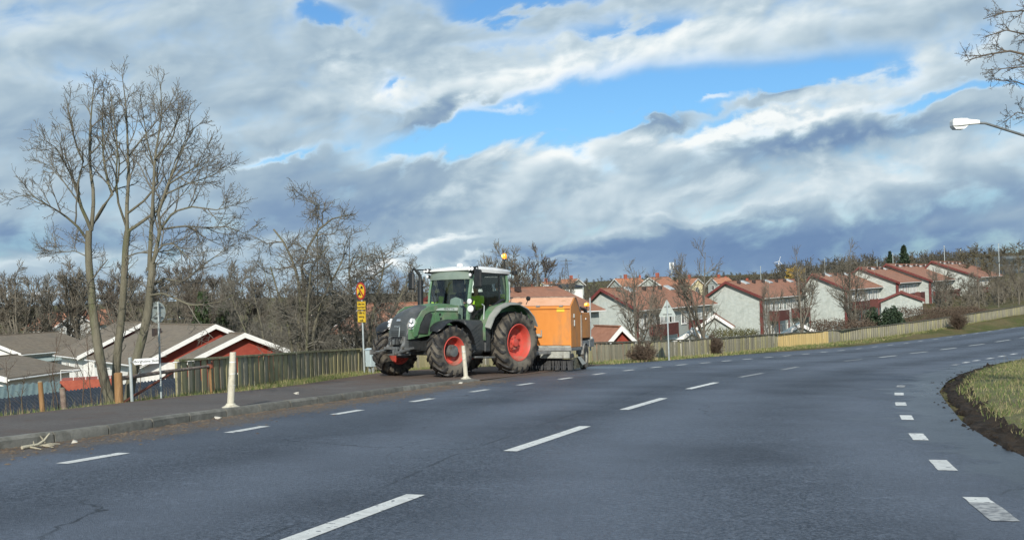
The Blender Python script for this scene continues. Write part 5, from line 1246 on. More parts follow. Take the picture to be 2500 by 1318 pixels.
def hedge(label, u0, u1, vtop, vbot, Y0, Y1, mat, seed, name='hedge', leaf=.055, n=12000):
    rs = np.random.RandomState(seed); a, b = at(u0, vbot, Y0), at(u1, vbot, Y1); za, zb = gz1(a[0], a[1]), gz1(b[0], b[1])
    T = thing(name, label, 'hedge', (a[0], a[1], za)); t = rs.rand(n); w = rs.randn(n) * .35; s = rs.rand(n) ** .6
    top = at(u0, vtop, Y0)[2] * (1 - t) + at(u1, vtop, Y1)[2] * t + .12 * np.sin(t * 31) + .1 * rs.randn(n); bot = za * (1 - t) + zb * t
    d = (b - a)[:2] / np.hypot(*(b - a)[:2]); nx = np.array([-d[1], d[0]])
    P = np.c_[a[0] + (b - a)[0] * t + nx[0] * w, a[1] + (b - a)[1] * t + nx[1] * w, bot + (top - bot) * s] - np.array([a[0], a[1], za])
    v, q = leaf_quads(rs, P, leaf, 0); obj('foliage', np_mesh('hedge foliage', v, q, mat), T)
    st = MB()
    for k in range(14):
        i = rs.randint(n); st.tube([(P[i][0], P[i][1], 0), (P[i][0], P[i][1], max(.3, P[i][2] * .7))], .02, 5)
    st.build('stems', M['bark5'], T)
hedge('clipped olive hedge below the second pale gable', 1733, 1850, 806, 826, 80, 92, M['hedge'], 21)
hedge('brown leafless hedge behind the fence right of the fresh planks', 1985, 2130, 783, 806, 82, 90, M['bark5'], 22)
hedge('long brown hedge behind the far fence below the stepped houses', 2190, 2400, 752, 775, 95, 112, M['bark5'], 23, n=16000)
for lab, u, vt, Y, W, sd in (('rounded dark evergreen bush before the third house', 2178, 748, 90, 1.0, 5), ('narrow dark evergreen bush left of the rounded one', 2128, 752, 92, .8, 6)):
    rs = np.random.RandomState(sd); x = ray(u, 790)[0] * Y; zb = gz1(x, Y); H = at(u, vt, Y)[2] - zb
    T = thing('evergreen_bush', lab, 'bush', (x, Y, zb)); n = 3600; d = rs.randn(n, 3); d /= np.linalg.norm(d, axis=1, keepdims=True); r = rs.rand(n, 1) ** .35
    P = d * r * np.array([W, W, H / 2]) * (1 + .12 * np.sin(d[:, :1] * 9) * np.cos(d[:, 2:] * 7)) + np.array([0, 0, H / 2]); v, q = leaf_quads(rs, P, .11, 0)
    obj('foliage', np_mesh('bush foliage', v, q, M['conifer']), T); sb = MB(); sb.tube([(0, 0, -.2), (0, 0, H * .5)], [.08, .03], 6); sb.build('stem', M['bark2'], T)
# an ivy-clad tree in the wood (dark green mass by the thorn trees)
def ivy_tree(label, u, vt, Y, sd):
    rs = np.random.RandomState(sd); x = ray(u, 800)[0] * Y; zb = gz1(x, Y); H = at(u, vt, Y)[2] - zb
    T = put_tree(WOOD[sd % 4], 'ivy_tree', label, x, Y, H / 11 * .8, sd, sz=H / 11); n = 5200; z = rs.rand(n) ** .9 * 8.6; a = rs.rand(n) * 6.28; r = (.3 + .9 * rs.rand(n) * np.sin(np.clip(z / 8.6, 0, 1) * 3.0 + .1)) * 1.25
    v, q = leaf_quads(rs, np.c_[np.cos(a) * r, np.sin(a) * r, z], .16, 0); obj('ivy', np_mesh('ivy leaves', v, q, M['ivy']), T)
ivy_tree('ivy covered tree in the wood above the red gables', 497, 655, 100, 2)
ivy_tree('second ivy clad trunk further right in the wood', 545, 690, 108, 5)
# ---------------------------------------------------------------- buildings
def house_frame(corner, axis_deg, zbase):
    """x along the ridge away from the visible gable, y to the left across the gable, z up; axis_deg right of +Y"""
    a = math.radians(axis_deg); ax = Vector((math.sin(a), math.cos(a), 0)); ay = Vector((-math.cos(a), math.sin(a), 0))
    m = Matrix((ax, ay, Vector((0, 0, 1)))).transposed().to_4x4(); m.translation = (corner[0], corner[1], zbase); return m
def window(parent, x, z, w, h, face_y, out, mats=None, rows=1, cols=2, axis='x', blind=None):
    """axis 'x': window lies in a wall along x at y = face_y, facing out (+1/-1); axis 'y': wall along y at x = face_y"""
    fm, gm = mats or (M['white'], M['winglass']); p = face_y
    def bx(mb, c, s, lo, hi):      # c along wall, s size along wall
        cx, sx = c, s; d = abs(hi - lo); o = p + out * (lo + hi) / 2
        zc, zs = cx[1], sx[1]
        if axis == 'x': mb.box((cx[0], o, zc), (sx[0], d, zs))
        else: mb.box((o, cx[0], zc), (d, sx[0], zs))
    f = MB(); t = .09
    bx(f, (x, z + h / 2 - t / 2), (w, t), 0, .05); bx(f, (x, z - h / 2 + t / 2), (w, t), 0, .05)
    for k in range(cols + 1): bx(f, (x - w / 2 + t / 2 + k * (w - t) / cols, z), (t if k in (0, cols) else .06, h - 2 * t), 0, .048)
    fo = f.build('window', fm, parent)
    for k in range(cols):
        g = MB(); cw = (w - t) / cols; bx(g, (x - w / 2 + t / 2 + (k + .5) * cw, z), (cw - .07, h - 2 * t), .004, .02); g.build('pane', gm if (blind is None or k not in blind) else M['curtain'], fo)
    sl = MB(); bx(sl, (x, z - h / 2 - .03), (w + .12, .05), 0, .09); sl.build('sill', fm, fo)
    return fo
def gable_house(name, label, corner, axis, zb, L, W, hw, rise, wallm, roofm, trim, cat='house', over=.45, gover=.35, gable_top=None, group=None, barge=.24, gutter=None, fascia=.14, back=True, yr=None):
    yr = yr if yr is not None else W / 2
    H = thing(name, label, cat, mat=house_frame(corner, axis, zb), group=group)
    w = MB(); w.add([(0, 0, -1), (0, W, -1), (0, W, hw), (0, yr, hw + rise), (0, 0, hw), (L, 0, -1), (L, W, -1), (L, W, hw), (L, yr, hw + rise), (L, 0, hw)],
                    [(0, 4, 3, 2, 1), (5, 6, 7, 8, 9), (0, 5, 9, 4), (1, 2, 7, 6)]); w.build('wall', wallm, H)
    if gable_top:
        g = MB(); zc = hw - .02; g.add([(-.03, -.0, zc), (-.03, W, zc), (-.03, yr, hw + rise - .02), (0, 0, zc), (0, W, zc), (0, yr, hw + rise - .02)], [(0, 2, 1), (0, 1, 4, 3), (3, 5, 2, 0), (1, 2, 5, 4)]); g.build('gable_panel', gable_top, H)
    th = .16
    for s in (0, 1):
        sl = rise / (yr if s == 0 else W - yr)
        r = MB(); ye, ze = (-over, hw - over * sl) if s == 0 else (W + over, hw - over * sl)
        a0, a1 = (-gover, ye, ze + .04), (-gover, yr, hw + rise + .04); b0, b1 = (L + gover * .5, ye, ze + .04), (L + gover * .5, yr, hw + rise + .04)
        r.add([a0, a1, b1, b0] + [(p[0], p[1], p[2] + th) for p in (a0, a1, b1, b0)], [(3, 2, 1, 0), (4, 5, 6, 7), (0, 1, 5, 4), (1, 2, 6, 5), (2, 3, 7, 6), (3, 0, 4, 7)]); ro = r.build('roof', roofm, H)
        bb = MB(); q = [(ye, ze - .06), (yr, hw + rise - .06), (yr, hw + rise + th + .07), (ye, ze + th + .07)]
        bb.prism(q, 0, -gover - .06, -gover - .004); bb.build('bargeboard', trim, ro)
        if gutter is not None:
            gt = MB(); yy = ye + (-.05 if s == 0 else .05); gt.tube([(-gover, yy, ze + .08), (L + gover * .5, yy, ze + .08)], .055, 6); gt.build('gutter', gutter, ro)
    rc = MB(); rc.box(((L) / 2, yr, hw + rise + .21), (L + gover, .22, .06)); rc.build('ridge_cap', roofm, H)
    return H
def downpipe(H, x, y, z0, z1, mat):
    d = MB(); d.tube([(x - .25, y - .42, z1), (x - .05, y - .30, z1 - .18), (x, y - .09, z1 - .42), (x, y - .09, z0)], .045, 6); d.build('downpipe', mat, H)

def row_house(label, uc, vc, D, u_far, u_left, u_apex, v_apex, axis=29.0):
    """near right eave corner seen at (uc, vc) at depth D; far eave end at u_far; left eave at u_left"""
    C = at(uc, vc, D); a = math.radians(axis); ax = np.array([math.sin(a), math.cos(a)]); ay = np.array([-math.cos(a), math.sin(a)])
    def solve(d, u, base): k = ray(u, vc)[0]; return (k * base[1] - base[0]) / (d[0] - k * d[1])
    L = solve(ax, u_far, C); W = solve(ay, u_left, C); yr = solve(ay, u_apex, C)
    ap = at(u_apex, v_apex, D + ay[1] * yr)
    rise = max(1.0, ap[2] - C[2]); hw = 5.1; zb = C[2] - hw
    H = gable_house('row_house', label, C[:2], axis, zb, L, W, hw, rise, M['wall_pale'], M['tile_red'], M['trim_red'], group='pale two storey row houses', over=.5, gover=.5, gutter=M['white'], yr=yr)
    cb = MB(); cb.box((-.03, -.03, 2.2), (.30, .30, 6.0)); cb.build('corner_board', M['trim_red'], H)
    downpipe(H, .35, 0, 0, hw - .15, M['white'])
    # facade along x at y = 0 facing -y: windows, recessed balcony
    n = max(1, int(round(L / 9.5))); bay = L / n
    for i in range(n):
        x0 = i * bay
        for z in (1.25, 3.9):
            window(H, x0 + bay * .16, z, 1.5, 1.35, 0, -1, cols=2, blind=(i % 2,))
            window(H, x0 + bay * .84, z, 1.6, 1.45, 0, -1, cols=2, blind=(1,))
        window(H, x0 + bay * .50, 3.75, bay * .30, 1.9, 0, -1, cols=3, blind=(0, 2)); window(H, x0 + bay * .50, 1.0, bay * .28, 1.9, 0, -1, cols=3, blind=(1,))
        bl = MB(); bl.box((x0 + bay * .50, -1.15, 3.05), (bay * .44, .07, 1.02)); bo = bl.build('balcony', M['balcony'], H)
        rl = MB(); rl.box((x0 + bay * .5, -1.15, 3.62), (bay * .45, .10, .09)); rl.build('balcony_rail', M['white'], bo)
        sd = MB(); sd.box((x0 + bay * .28, -.6, 3.05), (.07, 1.12, 1.02)); sd.box((x0 + bay * .72, -.6, 3.05), (.07, 1.12, 1.02)); sd.box((x0 + bay * .5, -.6, 2.50), (bay * .44, 1.16, .10)); sd.build('balcony_floor', M['balcony'], bo)
        for q in (.285, .715):
            ps = MB(); ps.box((x0 + bay * q, -1.13, 1.2), (.11, .11, 2.5)); ps.build('balcony_post', M['trim_red'], H)
        for fx, kind_ in ((.2, 'vent'), (.48, 'hatch'), (.8, 'vent')):
            sl = rise / yr; y = yr * (.80 if kind_ == 'vent' else .84); z = hw + y * sl + .22
            vt = MB()
            if kind_ == 'vent': vt.box((x0 + bay * fx, y, z + .16), (.34, .34, .36))
            else: vt.box((x0 + bay * fx, y, z + .06), (1.3, .9, .12), R=Matrix.Rotation(math.atan(sl), 3, 'X'))
            vt.build('roof_vent' if kind_ == 'vent' else 'roof_hatch', M['vent'] if kind_ == 'vent' else M['hatch'], H)
    return H
row_house('pale row house nearest the tractor trailer, its gable behind the thin bare tree', 1553, 754, 104, 1740, 1424, 1473, 709)
row_house('second pale row house with clear white gable and dark red corner board', 1858, 726, 122, 2012, 1722, 1776, 691)
row_house('third pale row house half hidden by the round crowned tree', 2064, 705, 134, 2150, 1957, 1985, 672)
row_house('fourth pale row house, roof stepping up above the round crowned tree', 2190, 689, 150, 2266, 2052, 2100, 655)
row_house('fifth row house with long dark red roof edge running down to the right', 2270, 685, 163, 2370, 2120, 2166, 647)
row_house('last row house at the right end of the stepped red roofs', 2387, 676, 180, 2446, 2236, 2276, 640)
# low brown roofed house behind the trailer
def ridge_house(name, label, A, B, W, hw, rise, wallm, roofm, trim, **k):
    """gable house whose near long eave runs from A (left) to B (right)"""
    d = np.array(B[:2]) - np.array(A[:2]); L = float(np.hypot(*d)); ax = math.degrees(math.atan2(d[0], d[1]))
    # y axis must point away from the camera: left of the axis direction
    return gable_house(name, label, A[:2], ax, A[2] - hw, L, W, hw, rise, wallm, roofm, trim, **k)
h0 = ridge_house('low_house', 'long house with brown red roof just behind the orange trailer', at(1180, 770, 84), at(1462, 760, 92), 10, 4.9, 1.75, M['wall_pale'], M['tile_red'], M['trim_red'], over=.6, gutter=M['white'])
for fx in (.62, .74):
    v_ = MB(); v_.box((fx * 9.5, 4.0, 6.75), (.4, .4, .4)); v_.build('roof_vent', M['vent'], h0)
for k_ in range(3): window(h0, 1.6 + k_ * 3.0, 3.6, 1.4, 1.3, 0, -1)
# sheds before the row houses
def shed(label, u, vr, Y, W, L, axis, wallm, roofm, trim):
    x, z = at(u, vr, Y)[0], at(u, vr, Y)[2]; H = gable_house('garden_shed', label, (x + W / 2 * math.cos(math.radians(axis)), Y - W / 2 * math.sin(math.radians(axis))), axis, z - 2.9, L, W, 2.0, .9, wallm, roofm, trim, cat='shed', over=.3, gover=.3, group='garden sheds below the row houses'); return H
shed('red shed with white bargeboard behind the sweeper trailer', 1511, 805, 62, 1.9, 2.6, -24, M['wall_red'], M['tile_red'], M['white'])
shed('small red roofed porch with white edge left of the second gable', 1745, 773, 96, 2.6, 3.0, 12, M['wall_pale'], M['tile_red'], M['white'])
shed('pale shed with white roof edge below the first red balcony', 1690, 812, 76, 3.0, 3.0, 10, M['wall_white'], M['awning'], M['white'])
shed('pale shed below the second house, behind the fresh planks', 1955, 795, 92, 3.2, 3.0, 12, M['wall_pale'], M['awning'], M['white'])
shed('red roofed pale porch below the fourth row house', 2200, 715, 128, 4.4, 4.0, 20, M['wall_pale'], M['tile_red'], M['trim_red'])
# small far houses with orange roofs, in the gaps above the row
far = [(1338, 690, 1.0, 'cream', 'tiny cream house above the trailer, by the dark garage roof', 300), (1425, 684, 1.1, 'white', 'far house with orange roof and white gable left of the first row house', 290), (1520, 688, 1.3, 'orange', 'far orange roof with white verge boards above the first row house ridge', 260), (1578, 680, 1.0, 'cream', 'far cream house with pale gable right of the white verged roof', 330),
       (1620, 690, 1.6, 'orange', 'far long orange roof filling the gap above the first row house', 240), (1716, 684, 1.1, 'cream', 'far cream gable house beside the twin topped tree', 270), (1752, 680, 1.0, 'orange', 'far bright orange roof right of the cream gable', 300), (1790, 684, 1.0, 'cream', 'far cream gable just left of the second row house roof', 310), (1832, 686, .9, 'orange', 'far orange roof over the second row house ridge', 340),
       (1218, 712, 1.2, 'cream', 'pale gable house far behind the tractor cab', 220), (1290, 708, 1.0, 'orange', 'far rusty roof behind the bare tree above the trailer', 240)]
for i, (u, v, s, c, lab, Y) in enumerate(far):
    s *= .52; p = at(u, v + 11, Y); axis = (35, -40, 60, 10)[i % 4]; W = 7.5 * s; L = 10 * s
    H = gable_house('far_house', lab, p[:2], axis, p[2] - 3.2, L, W, 3.2, 2.4 * s, M['wall_cream'] if c == 'cream' else M['wall_pale'], M['tile_orange'], M['curtain'], group='far small houses with orange roofs', over=.4, gover=.4)
    window(H, W * .5, 2.0, 1.2, 1.3, 0, -1, axis='y'); window(H, L * .3, 1.9, 1.4, 1.2, 0, -1); window(H, L * .7, 1.9, 1.4, 1.2, 0, -1)
    ch = MB(); ch.box((L * .4, W * .5, 3.2 + 2.4 * s + .5), (.6, .6, 1.2)); ch.build('chimney', M['brick_red'], H)
p = at(1395, 701, 170); gr = ridge_house('garage', 'dark flat garage roof above the trailer, beside the cream house', at(1362, 703, 170), at(1422, 701, 172), 6, 2.4, .35, M['wall_white'], M['sheet_dark'], M['white'])
dr = MB(); dr.box((1.8, -.03, 1.0), (2.2, .06, 2.0)); dr.build('garage_door', M['white'], gr)
# modern grey block at the far right
A = at(2448, 660, 230); bd = thing('office_block', 'grey glassy modern building behind the trees at the right edge', 'building', mat=house_frame((A[0], A[1]), 66, at(2440, 656, 230)[2] - 5))
wl = MB(); wl.box((14, 5, 3.0), (28, 10, 9.0)); wl.build('wall', M['concrete'], bd)
for r_ in range(3):
    bnd = MB(); bnd.box((14, -.06, -.2 + r_ * 2.9), (28.2, .16, .35)); bnd.build('floor_band', M['hatch'] if r_ == 0 else M['concrete'], bd)
    for k_ in range(7):
        wn = MB(); wn.box((2 + k_ * 4.0, -.03, 1.2 + r_ * 2.5), (3.4, .06, 1.5)); wn.build('window', M['winglass'], bd)

# left hand houses, below the road -------------------------------------------------
def eave_house(name, label, uc, vc, D, axis, L, w_half, rise, wallm, gabtop, hw=2.7, W=None, **k):
    C = at(uc, vc, D); a = math.radians(axis)
    # here the gable runs to the right and away from the corner: mirror by starting at the right corner
    g = np.array([math.cos(a), -math.sin(a)]); W = W or 2 * w_half; R0 = C[:2] + np.array([math.cos(a), -math.sin(a)]) * W
    return gable_house(name, label, R0, axis, C[2] - hw, L, W, hw, rise, wallm, M['tile_brown'], M['white'], gable_top=gabtop, gutter=M['white'], **k)
hB = eave_house('bungalow', 'bungalow with wide red gable, white bargeboards and brown roof behind the barrier', 352, 887, 70, -34, 12.0, 4.36, 1.98, M['wall_white'], M['wall_red'], over=.5, gover=.6)
ch = MB(); ch.box((7, 5.8, 4.2), (.5, .5, .9)); ch.build('chimney', M['vent'], hB)
window(hB, 6.9, 1.55, 1.3, 1.25, 0, -1, axis='y', cols=2); window(hB, 4.6, 1.5, 1.6, 1.3, 0, -1, axis='y', cols=2)
for x_ in (2.5, 6, 9.5): window(hB, x_, 1.5, 1.2, 1.3, 8.72, 1)
hA = eave_house('bungalow', 'white walled bungalow left of the red gables, half hidden by the maple trunks', 200, 868, 83.5, -34, 6.5, 4.36, 2.05, M['wall_white'], M['trim_red'], over=.5, gover=.6)
for x_ in (1.6, 4.4): window(hA, x_, 1.4, 1.0, 1.5, 8.72, 1)
window(hA, 7.0, 1.4, 1.0, 1.5, 0, -1, axis='y')
hC = eave_house('bungalow', 'lower red gabled wing with white bargeboards next to the planks', 468, 882, 66, -34, 1.7, 3.06, 1.28, M['wall_red'], M['wall_red'], over=.4, gover=.5)
window(hC, 3.0, 1.3, 1.2, 1.1, 0, -1, axis='y')
hD = ridge_house('long_bungalow', 'long white bungalow with brown roof at the edge of the wood', at(52, 864, 96), at(228, 846, 104), 8.5, 2.7, 1.35, M['wall_white'], M['tile_brown'], M['white'], over=.5, gover=.5, gutter=M['white'])
for k_, x_ in enumerate((1.2, 3.3, 4.6)): window(hD, x_, 1.4, 1.0, 1.3, 0, -1, blind=(0,))
aw = MB(); aw.add([(.6, -.05, 2.35), (4.0, -.05, 2.35), (4.0, -.95, 1.95), (.6, -.95, 1.95)], [(0, 1, 2, 3)]); aw.build('awning', M['awning'], hD)
hE = ridge_house('long_bungalow', 'brown roofed house cut by the left edge, beyond the ribbed roof', at(-70, 890, 92), at(38, 880, 98), 8, 2.6, 1.6, M['wall_white'], M['tile_brown'], M['white'], over=.6, gutter=M['white'])
dE = MB(); dE.box((2.6, -.03, 1.0), (1.5, .06, 2.0)); dE.build('door', M['orangewood'], hE); window(hE, 3.6, 1.3, .5, 1.6, 0, -1, cols=1)
hF = ridge_house('long_bungalow', 'house with finely ribbed brown roof at the left edge below the wood', at(12, 925, 60), at(170, 913, 66), 7, 2.6, .78, M['wall_white'], M['tile_brown'], M['white'], over=.5, gover=.5, gutter=M['white'])
window(hF, 1.4, 1.5, 1.2, 1.0, 0, -1); window(hF, 3.0, 1.5, .8, 1.0, 0, -1)
vF = MB(); vF.box((.8, 1.2, 3.25), (.35, .35, .25)); vF.build('roof_vent', M['vent'], hF)
# roof seen through the thicket behind the yellow sign
hG = ridge_house('bungalow', 'white and red house with orange roof glimpsed behind the yellow signs', at(818, 808, 84), at(1130, 797, 75), 7, 2.6, 1.7, M['wall_white'], M['tile_red'], M['white'], over=.5)
lw = MB(); lw.box((2.2, -.04, .55), (4.4, .06, 1.1)); lw.build('red_plinth', M['wall_red'], hG); window(hG, 1.2, 1.6, 1.0, 1.0, 0, -1); window(hG, 3.2, 1.6, 1.0, 1.0, 0, -1)
for i, (u, v, Y, lab, wm) in enumerate([(205, 792, 190, 'pale green gable house far off between the maple trunks', 'wall_pale'), (232, 797, 180, 'far house with rusty roof right of the pale green gable', 'wall_white')]):
    p = at(u, v, Y); H = gable_house('far_house', lab, p[:2], (25, -50)[i], p[2] - 2.6, 9, 7, 2.6, 2.2, M[wm], M['tile_orange'], M['white'], group='far houses between the maple trunks', over=.4, gover=.4); window(H, 3.5, 1.5, 1.2, 1.2, 0, -1, axis='y'); window(H, 3, 1.5, 1.2, 1.2, 0, -1)
# carports: corrugated roofs just below the verge
def corrugated(label, A, B, C_, D_, pitch, depth, mat, walls, name='carport', edge=None):
    """roof quad A (near left), B (near right), C_ (far right), D_ (far left); ribs run from near to far"""
    A, B, C_, D_ = [np.array(p, float) for p in (A, B, C_, D_)]; n = int(np.linalg.norm(B - A) / pitch); T = thing(name, label, 'carport', (*A[:2], A[2] - 2.4))
    o = np.array([A[0], A[1], A[2] - 2.4]); me = []; V = []; Q = []
    prof = [(0, 0), (.18, 0), (.30, depth), (.62, depth), (.74, 0)]
    for k in range(n):
        for t, h in prof:
            s = (k + t) / n; V += [A + (B - A) * s + np.array([0, 0, h]) - o, D_ + (C_ - D_) * s + np.array([0, 0, h]) - o]
    m = len(V) // 2; Q = [(2 * i, 2 * i + 2, 2 * i + 3, 2 * i + 1) for i in range(m - 1)]
    ro = obj('roof_sheet', np_mesh('corrugated sheet', np.array(V), Q, mat), T)
    fa = MB(); a, b = A - o, B - o; fa.add(*_bar(tuple(a - np.array([0, 0, .10])), tuple(b - np.array([0, 0, .10])), .05, .16)); fa.build('fascia', edge or M['white'], T)
    for s in np.linspace(.02, .98, 6):
        for (p, q) in ((A, B), (D_, C_)):
            c = p + (q - p) * s - o; ps = MB(); ps.box((c[0], c[1], (c[2] - 2.6) / 2), (.12, .12, c[2] + 2.6)); ps.build('post', walls, T)
    return T
corrugated('dark blue grey corrugated carport roof just below the verge', at(10, 1160, 29), at(640, 1070, 35), at(480, 917, 46), at(-170, 994, 39), .105, .034, M['sheet_dark'], M['white'])
corrugated('faded green corrugated roof behind the dark carport', at(-40, 984, 46), at(150, 960, 49), at(155, 930, 56), at(-30, 945, 53), .30, .05, M['sheet_green'], M['white'])
# red brick balcony block by the white bungalow
bk = at(150, 966, 54); BK = thing('brick_terrace', 'red brick terrace wall with thin white railing below the white bungalow', 'terrace', (bk[0], bk[1], bk[2] - 1.6), math.radians(18))
mb = MB(); mb.box((1.1, 1.2, 1.15), (2.3, 2.4, 2.3)); mb.build('wall', M['brick_red'], BK)
mb = MB(); mb.box((3.7, 1.4, .70), (2.9, 2.4, 1.4)); mb.build('lower_wall', M['brick_red'], BK)
for x0, x1, z in ((0, 2.2, 2.3), (2.3, 5.1, 1.4)):
    rl = MB(); rl.tube([(x0, 0.05, z + .5), (x1, .05, z + .5)], .02, 6)
    for t in np.linspace(x0, x1, 5): rl.tube([(t, .05, z - .02), (t, .05, z + .5)], .014, 6)
    rl.build('railing', M['white'], BK)
# far poles, mast, pylon, turbine
def pole(name, label, cat, u, vt, Y, r, mat, kind_=None, group=None):
    x = ray(u, 690)[0] * Y; zb = gz1(x, Y); h = at(u, vt, Y)[2] - zb; T = thing(name, label, cat, (x, Y, zb - .3), 0, group); p = MB(); p.tube([(0, 0, 0), (0, 0, h + .3)], [r, r * .7], 8); p.build('shaft', mat, T); return T, h + .3
for u, vt, Y, lab in ((1858, 652, 230, 'white pole above the second row house roof'), (2015, 633, 260, 'white pole left of the third row house tree'), (2182, 620, 210, 'tall white pole left of the spruce'), (2143, 636, 240, 'short white pole left of the tall pole'), (2308, 602, 200, 'white pole behind the stepped roofs'), (2441, 597, 200, 'white pole at the right above the grey block'), (1243, 696, 60, 'thin white pole behind the tractor cab')):
    T, h = pole('white_pole', lab, 'pole', u, vt, Y, .085 if Y > 100 else .05, M['steel_lt'])
    cp = MB(); cp.lathe([(.13 if Y > 100 else .06, 0), (.13 if Y > 100 else .06, .12), (0, .2)], 8, c=(0, 0, h), axis=2); cp.build('cap', M['steel_lt'], T)
T, h = pole('mobile_mast', 'two pale mast antennas above the far trees', 'mast', 1641, 640, 420, .25, M['steel_lt'])
for s in (-.6, .6): a_ = MB(); a_.box((s, 0, h - 1.4), (.5, .4, 2.6)); a_.build('antenna', M['signwhite'], T)
T, h = pole('wind_turbine', 'small white wind turbine on the horizon', 'turbine', 1903, 638, 1600, .8, M['signwhite'])
nb = MB(); nb.box((0, 0, h), (1.2, 4, 1.2)); nb.build('nacelle', M['signwhite'], T)
for k_ in range(3):
    a_ = k_ * 2.094 + .3; bl = MB(); bl.add(*_bar((0, -2.4, h), (math.sin(a_) * 7, -2.4, h + math.cos(a_) * 7), .4, .7)); bl.build('blade', M['signwhite'], T)
T, h = pole('lattice_pylon', 'grey lattice pylon on the skyline right of the trees behind the trailer', 'pylon', 1384, 632, 620, .05, M['steel'])
ly = MB()
for sx in (-1, 1):
    for sy in (-1, 1): ly.tube([(sx * 1.6, sy * 1.6, 0), (sx * .35, sy * .35, h)], .10, 4)
for k_ in range(9):
    z0, z1 = h * k_ / 9, h * (k_ + 1) / 9; w0, w1 = 1.6 - 1.25 * k_ / 9, 1.6 - 1.25 * (k_ + 1) / 9
    for sy in (-1, 1): ly.tube([(-w0, sy * w0, z0), (w1, sy * w1, z1)], .06, 4); ly.tube([(w0, sy * w0, z0), (-w1, sy * w1, z1)], .06, 4)
for z in (h * .82, h * .93): ly.tube([(-3.2, 0, z), (3.2, 0, z)], .10, 4)
ly.build('lattice', M['steel'], T)
# ---------------------------------------------------------------- street furniture
def ground_at(u, v):
    g = G(u, v); return g
# plank fences ---------------------------------------------------------------
FS = np.concatenate([[0], np.cumsum(np.hypot(*np.diff(FL[:, :2], axis=0).T))])
def on_fence(s): return np.interp(s, FS, FL[:, 0]), np.interp(s, FS, FL[:, 1])
s_start = FS[5] + .05; s_corner = FS[8]
plank_meshes = {}
def plank_mesh(i, mat, h):
    if (i, mat, h) not in plank_meshes:
        mb = MB(); w = .148 + .008 * (i % 3); t = .010 + .004 * (i % 2); mb.box((0, 0, h / 2), (w, .022, h), R=None)
        me = mb.mesh('plank', M[mat]); plank_meshes[(i, mat, h)] = me
    return plank_meshes[(i, mat, h)]
def plank_run(T, o, s0, s1, h, mats, name='plank', limit=None):
    s = s0; n = 0
    while s < s1 and (limit is None or n < limit):
        x, y = on_fence(s + .08); x2, y2 = on_fence(s + .2); a = math.atan2(y2 - y, x2 - x); k = rnd.randrange(6)
        z = gz1(x, y) - .10
        m = rnd.choice(mats); p = obj(name, plank_mesh(k, m, round(h + .10, 2)), T); off = -.012 if n % 2 else .010
        p.location = (x - o[0] - math.sin(a) * off, y - o[1] + math.cos(a) * off, z - o[2] + rnd.uniform(-.022, .014)); p.rotation_euler = (rnd.uniform(-.02, .02), rnd.uniform(-.02, .02), a)
        s += .163; n += 1
    return s
def rail_run(T, o, s0, s1, h, mat, name, w=.10, t=.045, step=2.0):
    s = s0
    while s < s1 - .05:
        e = min(s + step, s1); a, b = on_fence(s), on_fence(e); mb = MB()
        pa = (a[0] - o[0], a[1] - o[1], gz1(*a) + h - o[2]); pb = (b[0] - o[0], b[1] - o[1], gz1(*b) + h - o[2])
        mb.add(*_bar(pa, pb, t, w)); mb.build(name, mat, T); s = e
HF = .68
x0, y0 = on_fence(s_start); o0 = (x0, y0, gz1(x0, y0))
F1 = thing('plank_fence', 'mossy weathered plank fence left of the tractor, beside the footpath', 'fence', o0)
s_mid = s_corner + 1.2
plank_run(F1, o0, s_start, s_mid, HF, ['fence', 'fence', 'fence2'])
rail_run(F1, o0, s_start, s_mid, HF + .02, M['fence'], 'cap_rail', step=2.4)
for s in np.arange(s_start + .1, s_mid, 2.4):
    x, y = on_fence(s); p = MB(); p.box((x - o0[0] - .05, y - o0[1] + .07, gz1(x, y) - o0[2] + .25), (.09, .09, .8)); p.build('post', M['fence'], F1)
x1, y1 = on_fence(s_mid + .2); o1 = (x1, y1, gz1(x1, y1))
F2 = thing('plank_fence', 'long weathered plank fence running up the road, with one fresh yellow section', 'fence', o1)
def s_at_u(u):
    ss = np.linspace(s_mid, FS[-1], 4000); xx, yy = on_fence(ss); a = 1250 + F * np.interp(ss, ss, xx / yy); 
    # photo column of the fence foot
    zz = gz(xx, yy) - CZ; px = 1250 + (xx / yy * F) * cr + (-zz / yy * F) * sr
    return float(ss[int(np.argmin(np.abs(px - u)))])
sN0, sN1, sE = s_at_u(1897), s_at_u(2020), s_at_u(2560)
lim = s_mid + .2 + 170 * .163
e1 = plank_run(F2, o1, s_mid + .2, min(lim, sN0), HF, ['fence2', 'fence2', 'fence'])
def joined_planks(name, s0, s1, mats, label=None):
    V = []; Q = []; mi = []; s = s0; n = 0
    while s < s1:
        x, y = on_fence(s + .08); x2, y2 = on_fence(s + .25); a = math.atan2(y2 - y, x2 - x); z = gz1(x, y) - .1; off = (-.012 if n % 2 else .010); c, sn = math.cos(a), math.sin(a)
        hh = HF + .10 + rnd.uniform(-.008, .008); b = len(V)
        for dx in (-.077, .077):
            for dy in (-.011, .011):
                for dz in (0, hh): V.append((x + c * dx - sn * (dy + off) - o1[0], y + sn * dx + c * (dy + off) - o1[1], z + dz - o1[2]))
        Q += [(b, b + 1, b + 3, b + 2), (b + 4, b + 6, b + 7, b + 5), (b, b + 4, b + 5, b + 1), (b + 2, b + 3, b + 7, b + 6), (b + 1, b + 5, b + 7, b + 3)]; mi += [rnd.randrange(len(mats))] * 5; s += .163; n += 1
    o = obj(name, np_mesh(name, np.array(V), Q, [M[m] for m in mats], midx=mi), F2); return kind(o, 'stuff')
if e1 < sN0: joined_planks('far_planks', e1, sN0, ['fence2', 'fence2', 'fence'])
